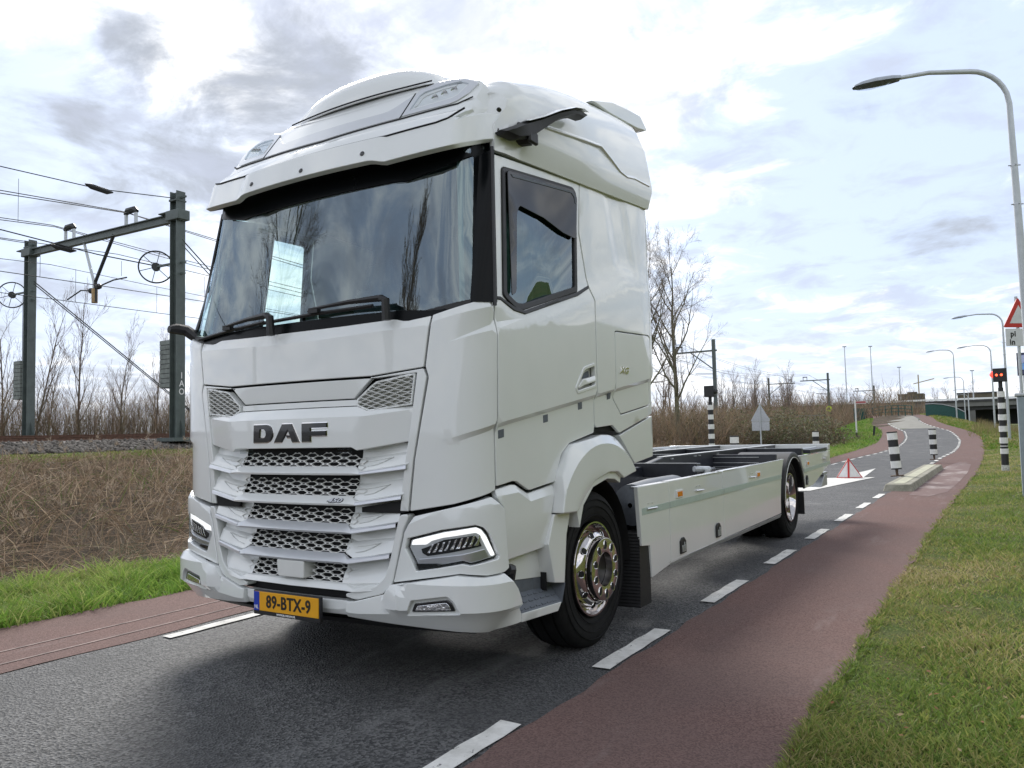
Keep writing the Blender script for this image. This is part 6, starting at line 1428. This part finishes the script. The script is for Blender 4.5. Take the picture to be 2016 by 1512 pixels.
# billboard
t = empty('utility_cabinet', 'grey metal cabinet cut by the right picture edge', 'cabinet', (3.74, 12.0, terr(3.9, 12.0)))
mb = MB(); mb.bx(0, .6, -.2, .2, .0, 1.76); mb.build('body', mat('cabinet_grey', (.27, .32, .35), .5, var=.1, scale=6), t, bevel=.02)
mb = MB(); mb.bx(-.03, .63, -.23, .23, 1.76, 1.81); mb.build('lid', M['galv'], t, bevel=.01)
t = empty('billboard', 'dark blue billboard with a light blue car on the right edge', 'billboard', (5.38, 102.1, terr(5.38, 102.1))); zb_ = -terr(5.38, 102.1)
mb = MB(); mb.bx(0, 3.4, -.1, .1, zb_ + 6.45, zb_ + 9.06); bbf = mb.build('frame', mat('dark_frame', (.03, .03, .05), .5, var=.1), t)
mb = MB(); mb.bx(.12, 3.28, -.14, -.1, zb_ + 6.45 + .12, zb_ + 9.06 - .12); mb.build('poster', mat('blue_poster', (.035, .04, .10), .4, var=.5, scale=.8, col2=(.10, .11, .22)), t)
mb = MB(); zc = zb_ + 6.45 + .9; mb.prism([(.15, zc), (.3, zc + .35), (.7, zc + .6), (1.6, zc + .6), (2.2, zc + .3), (2.4, zc), (2.2, zc - .25), (.2, zc - .25)], -.17, -.14, 'y'); mb.build('car_picture', mat('light_blue_print', (.22, .42, .75), .4, var=.2), t)
mb = MB(); mb.bx(.2, 1.4, -.17, -.14, zb_ + 9.06 - 1.2, zb_ + 9.06 - .3); mb.build('logo_panel', mat('pale_print', (.45, .5, .75), .4, var=.2), t)
mb = MB(); mb.bx(.5, .8, -.1, .1, 0, zb_ + 6.45); mb.build('pole', M['galvpole'], t)
# white signpost with red arm
t = empty('finger_post', 'white post with a red and white direction arm on the left dam', 'signpost', (-6.3, 63, terr(-6.3, 63)))
mb = MB(); mb.tube([(0, 0, 0), (0, 0, 2.95)], .06, 10); mb.build('post', WHITE, t)
mb = MB(); mb.lathe([(0, .065), (.35, .065)], (0, 0, 0), 'z', 10); mb.build('black_foot', BLK, t)
mb = MB(); mb.prism([(0, 2.66), (.78, 2.66), (.86, 2.77), (.78, 2.88), (0, 2.88)], -.02, .02, 'y'); fa = mb.build('direction_arm', WHITE, t)
mb = MB(); mb.prism([(.04, 2.69), (.76, 2.69), (.82, 2.77), (.76, 2.85), (.04, 2.85)], -.024, -.02, 'y'); mb.build('red_print', mat('faded_red', (.42, .12, .12), .5, var=.15, scale=25), fa)
mb = MB(); mb.box((0, 0, .35), (.14, .14, .9), Matrix.Rotation(R(6), 3, 'Y')); o = mb.build('short_post', M['cable'], None); o.location = (-4.9, 62, terr(-4.9, 62)); tag(o, 'short black leaning post on the left dam', 'post')

# ================================================================ BRIDGE RAILINGS, FOOTBRIDGE, VIADUCT
GREEN = mat('dark_green_railing', (.012, .075, .065), .5, var=.15)
t = empty('bridge_railing', 'dark green arched bridge railing left of the road', 'railing', (-10.4, 103, terr(-9.9, 103)), group='green bridge railings')
def arch_rail(mb, z, r): mb.tube([(.9 * k / 1.0, -.5 * k + 3, z + .35 * math.sin(math.pi * (k + 1) / 7.5)) for k in np.linspace(-1, 5.2, 16)], r, 6)
for z in (.35, .75, 1.15): mb = MB(); arch_rail(mb, z, .045); mb.build('rail', GREEN, t)
for k in np.linspace(-1, 5.2, 8): mb = MB(); h = 1.15 + .35 * math.sin(math.pi * (k + 1) / 7.5); mb.bx(.9 * k - .05, .9 * k + .05, -.5 * k + 2.95, -.5 * k + 3.05, -.4, h); mb.build('rail_post', GREEN, t)
mb = MB(); mb.bx(-2.4, -1.0, 3.3, 3.5, -.4, 1.3); mb.build('end_panel', GREEN, t)
t = empty('bridge_railing', 'dark green solid curved bridge panel right of the road', 'railing', (-3.6, 100, terr(-3.6, 100)), group='green bridge railings')
mb = MB(); mb.prism([(-.4, -.5), (3.6, -1.2), (3.6, .35), (2.6, .95), (1.4, 1.3), (.4, 1.42), (-.4, 1.4)], -.06, .06, 'y'); mb.build('panel', GREEN, t)
mb = MB(); mb.tube([(-.4, -.1, 1.42), (.4, -.1, 1.44), (1.4, -.1, 1.32), (2.6, -.1, .97), (3.6, -.1, .37)], .05, 6); mb.build('top_rail', M['galv'], t)
OLDW = mat('weathered_grey_wood', (.20, .19, .16), .8, var=.2, scale=8)
t = empty('footbridge', 'small grey footbridge with slatted railing left of the road', 'footbridge', (-11.3, 70, 1.25))
for z in (.1, .55, .95): mb = MB(); mb.bx(-1.2, 1.5, -.04, .04, z, z + .10); mb.build('rail', OLDW, t)
for k in range(7): mb = MB(); mb.bx(-1.2 + k * .43, -1.12 + k * .43, -.03, .06, -.2, 1.05); mb.build('rail_post', OLDW, t)
mb = MB(); mb.bx(-.9, 1.4, 0, 1.6, -.45, -.2); mb.build('deck', M['sleeper'], t)
VC, VD = mat('viaduct_concrete', (.17, .17, .16), .8, var=.15, scale=.3), mat('viaduct_dark', (.05, .05, .052), .8, var=.2, scale=.3)
t = empty('viaduct', 'long concrete road viaduct with pale guard rail across the horizon', 'viaduct', (0, 0, 0))
VA, VB = Vector((-52, 210, 0)), Vector((48, 262, 0)); vd = (VB - VA).normalized(); vn = Vector((-vd.y, vd.x, 0))
def vbar(name, z, h, w, off, m_): mb = MB(); mb.bar(VA + Vector((0, 0, z)) + vn * off, VB + Vector((0, 0, z + 1.2)) + vn * off, w, h); return mb.build(name, m_, t)
vbar('deck', 5.4, 1.3, 12, 6, VC); vbar('guard_rail', 6.75, .45, .3, -.2, M['alu']); vbar('parapet', 6.2, .5, .4, -.15, VD); vbar('girder', 4.3, 1.0, 10, 6, VD)
for k in range(9):
    p = VA + (VB - VA) * ((k + .5) / 9); mb = MB(); mb.box(p + Vector((0, 0, 2)) + vn * 2, (1.6, 1.6, 4.6)); mb.build('pier', VC, t)
mb = MB(); a = VA + vn * 12; b = VB + vn * 12; mb.bar(a + Vector((0, 0, 2.2)), b + Vector((0, 0, 2.8)), .5, 4.4); mb.build('abutment', VD, t)
t = empty('motorway_gantry', 'dark blue motorway sign frame above the viaduct', 'sign gantry', (18, 252, 0)); mb = MB(); mb.bx(-3.5, 3.5, -.2, .2, 8.5, 10.6); mb.build('sign_board', mat('motorway_blue', (.03, .05, .14), .5, var=.2), t); mb = MB(); mb.bx(-4.2, -3.9, -.2, .2, 0, 10.8); mb.bx(3.9, 4.2, -.2, .2, 0, 10.8); mb.build('leg', M['galvpole'], t)
# ivy covered block and tower crane far behind
t = empty('tower_block', 'brown flat topped block on the horizon beyond the viaduct', 'building', (-41, 520, 0)); TB = mat('brown_brick_far', (.11, .095, .065), .9, var=.25, scale=.4)
mb = MB(); mb.bx(-6.8, 6.8, -6, 6, 0, 18.5); mb.build('wall', TB, t); mb = MB(); mb.bx(-2, 3, -3, 3, 18.5, 19.6); mb.build('roof_house', TB, t)
for i in range(6):
    for j in range(4): mb = MB(); mb.bx(-6 + i * 2.1, -4.9 + i * 2.1, -6.06, -6, 3 + j * 4, 5 + j * 4); mb.build('window', mat('far_window', (.06, .06, .06), .4, var=.1) if (i, j) == (0, 0) else bpy.data.materials['far_window'], t)
t = empty('tower_crane', 'pale tower crane with tilted jib above the brown block', 'crane', (-40, 560, 0)); CR = mat('crane_yellow', (.42, .34, .2), .6, var=.1)
mb = MB(); mb.bx(-.35, .35, -.35, .35, 0, 32); mb.build('mast', CR, t); mb = MB(); mb.bar((-3, 0, 26.2), (9, 0, 29.0), .55); mb.build('jib', CR, t)
t = empty('flat_building', 'low flat roofed building right of the brown block', 'building', (-6, 470, 0)); mb = MB(); mb.bx(-9, 9, -6, 6, 0, 15.5); mb.build('wall', TB, t); mb = MB(); mb.bx(-9.3, 9.3, -6.3, 6.3, 15.5, 16.2); mb.build('roof', VD, t)

# ================================================================ BARE TREES AND THICKETS
M['bark'] = mat('grey_brown_bark', (.15, .125, .10), .9, var=.3, scale=9, bump=.3, bscale=30)
M['bark_green'] = mat('mossy_bark', (.14, .135, .085), .9, var=.3, scale=6, bump=.3, bscale=30)
M['twig'] = mat('thin_twigs', (.19, .15, .115), .9, var=.2)
M['twig_red'] = mat('reddish_twigs', (.20, .14, .105), .9, var=.25, scale=.6)
def branch_tree(seed, H, rmin=.0035, *, spread=.55, levels=4, r0=.14, upright=.5, start=.18, nside=(9, 6, 5, 4), wob=.10):
    """returns (trunk MB, crown MB): a tapered trunk with limbs, then branching twigs"""
    rr = random.Random(seed); tr, cr = MB(), MB()
    def grow(p, d, L_, r, lev):
        n = {0: 12, 1: 7, 2: 5}.get(lev, 3); pts = [p.copy()]; rs = [r]; q = p.copy(); dd = d.copy()
        for i in range(n):
            j = Vector((rr.gauss(0, 1), rr.gauss(0, 1), rr.gauss(0, .6))) * wob * (1 if lev else .45)
            dd = (dd + j + Vector((0, 0, .10 * upright if lev else 0))).normalized(); q = q + dd * (L_ / n); pts.append(q.copy()); rs.append(max(rmin, r * (1 - .82 * (i + 1) / n)))
        (tr if lev <= 1 else cr).tube(pts, rs, {0: 8, 1: 6, 2: 4}.get(lev, 3), cap=False)
        if lev >= levels: return
        m_ = nside[min(lev, len(nside) - 1)]
        for k in range(m_):
            f = (start if lev == 0 else .22) + (1 - (start if lev == 0 else .22)) * ((k + rr.random()) / m_); i = min(n - 1, int(f * n)); c = pts[i].lerp(pts[i + 1], f * n - i)
            t_ = (pts[i + 1] - pts[i]).normalized(); az = rr.random() * 6.283; s_ = t_.cross(Vector((math.cos(az), math.sin(az), .01))).normalized()
            ang = R(rr.uniform(28, 58)) * (1.15 - .5 * upright); d2 = (t_ * math.cos(ang) + s_ * math.sin(ang)).normalized()
            ll = L_ * (spread if lev == 0 else .55) * (1 - .55 * (f if lev == 0 else f * .7)) * rr.uniform(.75, 1.15)
            grow(c, d2, ll, max(.004, rs[i] * .55), lev + 1)
    grow(Vector((0, 0, -.1)), Vector((rr.gauss(0, .02), rr.gauss(0, .02), 1)), H, r0, 0); return tr, cr
def tree_proto(name, seed, label, cat, loc, group, trunk_m, twig_m, **k):
    t = empty(name, label, cat, loc, group=group); a, b = branch_tree(seed, **k)
    a.build('trunk', trunk_m, t, sm=60, fix=False); b.build('crown', twig_m, t, sm=60, fix=False); return t
def put(proto, x, y, s, rz, label, group=None, used=set()):
    t = proto if proto.name not in used else copy_tree(proto); used.add(proto.name)
    t.location = (x, y, terr(x, y) - .05); t.scale = (s, s, s); t.rotation_euler = (0, 0, rz); t['label'] = label
    if group: t['group'] = group
    return t
big = tree_proto('bare_tree', 11, '', 'tree', (0, 0, 0), 'tall bare trees', M['bark_green'], M['twig'], H=10.4, spread=.54, levels=4, r0=.16, upright=.62, start=.22, nside=(17, 8, 6, 4), wob=.10)
put(big, -12.2, 38.5, 1.0, .6, 'tall bare tree with mossy trunk right of the cab')
b2 = put(big, -13.6, 37.0, 1.0, 2.9, 'bare tree half hidden behind the cab rear edge')
put(big, -12.6, -9.2, 1.15, 1.2, 'bare tree ahead of the truck, mirrored on the left of the windscreen')
pop = tree_proto('bare_poplar', 5, '', 'tree', (0, 0, 0), 'tall bare trees', M['bark'], M['twig'], H=13.0, rmin=.010, spread=.40, levels=3, r0=.17, upright=1.5, start=.10, nside=(26, 9, 5), wob=.06)
put(pop, -6.8, -17.2, 1.1, 0, 'slim bare poplar ahead of the truck, mirrored right of the windscreen centre')
yg = [tree_proto('bare_sapling', s, '', 'tree', (0, 0, 0), 'bare young trees behind the railway', M['bark'], M['twig_red'], H=6.0, spread=.42, levels=3, r0=.05, upright=1.1, start=.10, nside=(15, 6, 4), wob=.09) for s in (3, 8, 21)]
rows_l = [(-36.5, 11.2, 1.05, 'bare young tree at the left picture edge'), (-36.8, 13.2, .95, 'bare young tree left of the far gantry post'), (-37.2, 14.6, 1.2, 'tall bare young tree just right of the far gantry post'), (-36.3, 15.6, 1.15, 'bare young tree under the left beam half'), (-38, 17.0, .9, 'short bare tree between the two gantry posts'),
          (-37, 18.1, 1.3, 'tallest bare tree between the two gantry posts'), (-36, 19.8, .95, 'bare tree under the forked drop tube'), (-38, 21.0, .8, 'low bare tree right of the fork'), (-36.5, 22.2, 1.0, 'slim bare tree left of the weight stack'), (-38, 23.7, .75, 'low bare tree behind the near post'), (-37, 25.4, .8, 'bare tree between near post and truck'), (-38.5, 27.5, .75, 'bare tree mostly hidden by the truck')]
for i, (x, y, s, lab) in enumerate(rows_l): put(yg[i % 3], x, y, s, i * 1.7, lab)
# shrub layer behind the track: many thin stems, one mass
def thicket(name, label, n, sampler, hlo, hhi, cols, w=.012, seg=3, spread=.5, twigs=4):
    x, y = sampler(n); z = terrain(x, y); base = np.stack([x, y, z], 1); az = RNG.uniform(0, 6.283, n); ln = RNG.uniform(0, spread, n)
    d = np.stack([np.cos(az) * ln, np.sin(az) * ln, np.ones(n)], 1); d /= np.linalg.norm(d, axis=1, keepdims=True); h = RNG.uniform(hlo, hhi, n)
    b = np.stack([np.cos(az), np.sin(az), np.zeros(n)], 1) * RNG.uniform(-.15, .2, (n, 1)); pal = np.array(cols); c = pal[RNG.integers(0, len(pal), n)] * RNG.uniform(.7, 1.3, (n, 1)); C1 = np.concatenate([c, np.ones((n, 1))], 1)
    V, F, C = ribbons(base, d, h, np.full(n, w), b, C1, seg); Vs, Fs, Cs = [V], [F], [C]; off = len(V)
    for k in range(twigs):
        f = RNG.uniform(.25, .95, n); bb = base + d * (h * f)[:, None] + b * (h * f * f)[:, None]; a2 = RNG.uniform(0, 6.283, n); d2 = d * .8 + np.stack([np.cos(a2), np.sin(a2), RNG.uniform(-.1, .6, n)], 1) * .6; d2 /= np.linalg.norm(d2, axis=1, keepdims=True)
        V, F, C = ribbons(bb, d2, h * RNG.uniform(.15, .4, n), np.full(n, w * .55), b * 0, C1, 2); Vs.append(V); Fs.append(F + off); Cs.append(C); off += len(V)
    o = link(name, np_mesh(name, np.concatenate(Vs), np.concatenate(Fs), M['blade'], None)); a = o.data.color_attributes.new('col', 'FLOAT_COLOR', 'POINT'); a.data.foreach_set('color', np.concatenate(Cs).astype(np.float32).ravel())
    o['kind'] = 'stuff'; o['label'] = label; return o
BR = [(.20, .145, .10), (.15, .11, .08), (.26, .19, .135), (.17, .15, .085), (.12, .095, .07)]
thicket('scrub', 'thin brown scrub stems behind the railway', 9000, lambda n: (-34.6 - RNG.uniform(0, 1, n) * 5, 6 + RNG.uniform(0, 1, n) * 34), 1.0, 3.2, BR, .010)
def s_mid(n):
    y = 34 + RNG.uniform(0, 1, n) ** 1.1 * 62; x = -9.2 - (y - 34) * .035 - RNG.uniform(0, 1, n) * 9.5; return x, y
thicket('scrub', 'dense brown scrub between the railway and the road dam', 7500, s_mid, .5, 2.6, BR + [(.24, .17, .10)], .013, spread=.9, twigs=6)
thicket('scrub', 'far belt of leafless scrub below the viaduct', 6000, lambda n: (-48 + RNG.uniform(0, 1, n) * 40, 96 + RNG.uniform(0, 1, n) * 110), 1.5, 5.0, BR, .035, spread=.6)
thicket('tall_dry_grass', 'straw coloured tall grass on the right dyke', 7000, lambda n: (1.5 + RNG.uniform(0, 1, n) * 16, 58 + RNG.uniform(0, 1, n) * 60), .3, .9, [(.26, .20, .11), (.20, .16, .08), (.15, .15, .06)], .012, twigs=1)
# bramble bush: leafy mass on arching stems
def leaf_mass(name, label, cat, cx, cy, rx, ry, h, n, pal, size, stems=500):
    t = empty(name, label, cat, (cx, cy, terr(cx, cy))); u = RNG.uniform(0, 1, n) ** .45; az = RNG.uniform(0, 6.283, n); el = np.arcsin(RNG.uniform(0, 1, n))
    lob = 1 + .28 * np.sin(az * 3 + 1) * np.cos(el * 4) + .18 * np.sin(az * 7 + el * 5)
    p = np.stack([np.cos(az) * np.cos(el) * rx * u * lob, np.sin(az) * np.cos(el) * ry * u * lob, np.sin(el) * h * u * lob + .05], 1)
    nn = RNG.normal(size=(n, 3)); nn[:, 2] += .6; nn /= np.linalg.norm(nn, axis=1, keepdims=True); a = np.cross(nn, RNG.normal(size=(n, 3))); a /= np.linalg.norm(a, axis=1, keepdims=True); b = np.cross(nn, a); s = RNG.uniform(.6, 1.3, (n, 1)) * size
    V = np.stack([p - a * s, p - b * s * .5, p + a * s, p + b * s * .5], 1).reshape(-1, 3); F = np.arange(4 * n).reshape(-1, 4); pa = np.array(pal); c = pa[RNG.integers(0, len(pa), n)] * RNG.uniform(.6, 1.35, (n, 1)); C = np.repeat(np.concatenate([c, np.ones((n, 1))], 1)[:, None], 4, 1).reshape(-1, 4)
    o = link('foliage', np_mesh('foliage', V, F, M['blade'], C), None, t)
    m_ = stems; az = RNG.uniform(0, 6.283, m_); d = np.stack([np.cos(az) * rx, np.sin(az) * ry, np.full(m_, h) * RNG.uniform(.5, 1.3, m_)], 1) * RNG.uniform(.3, 1, (m_, 1)); L_ = np.linalg.norm(d, axis=1); d /= L_[:, None]
    bb = np.stack([RNG.normal(0, rx * .3, m_), RNG.normal(0, ry * .3, m_), np.zeros(m_)], 1); cc = np.array((.10, .07, .05)) * RNG.uniform(.7, 1.3, (m_, 1)); V, F, C = ribbons(bb, d, L_ * 1.05, np.full(m_, .014), np.array([[0, 0, -.35]]) * np.ones((m_, 1)), np.concatenate([cc, np.ones((m_, 1))], 1), 4)
    link('stem', np_mesh('stem', V, F, M['blade'], C), None, t); return t
BP_ = [(.11, .125, .06), (.15, .155, .08), (.20, .195, .13), (.09, .075, .05), (.17, .12, .075)]
leaf_mass('bramble_bush', 'large dull green bramble mound behind the grey sign back', 'bush', -9.3, 47, 3.4, 4.2, 2.5, 12000, BP_, .075)
leaf_mass('bramble_bush', 'lower bramble mound reaching to the footbridge', 'bush', -8.7, 57, 3.0, 5.0, 2.1, 9000, BP_, .08)
leaf_mass('bramble_bush', 'brown bramble mound behind the striped post', 'bush', -11.6, 40, 2.6, 3.5, 1.7, 6000, [(.10, .075, .05), (.13, .095, .06), (.08, .075, .035)], .06)
# belt of leafless trees along the far railway and viaduct
ft = [tree_proto('leafless_tree', s, '', 'tree', (0, 0, 0), 'leafless trees of the far belt', M['bark'], M['twig_red'], H=7.5, spread=.5, levels=3, r0=.12, upright=1.0, start=.08, nside=(16, 8, 6), wob=.11) for s in (31, 47, 52)]
spots = []
for i in range(54):
    y = 62 + i * 3.4; x = -14.5 - (y - 60) * .055 - (i % 4) * 2.6 - (i * 7 % 5) * .9
    if i % 3 == 1: x -= 9
    spots.append((x, y, .75 + .12 * (i * 5 % 7) / 2))
dirs = ['upright', 'round headed', 'lopsided', 'slim', 'broad']
for i, (x, y, s) in enumerate(spots): put(ft[i % 3], x, y, s * .82, i * 2.1, 'leafless brown tree in the belt between railway and viaduct', 'leafless trees of the far belt')
for i in range(26):
    x = -95 + i * 6.5; y = 285 + (i * 13 % 40); put(ft[i % 3], x, y, 1.35 + .1 * (i % 5), i * 1.3, 'leafless tree behind the viaduct', 'leafless trees behind the viaduct')
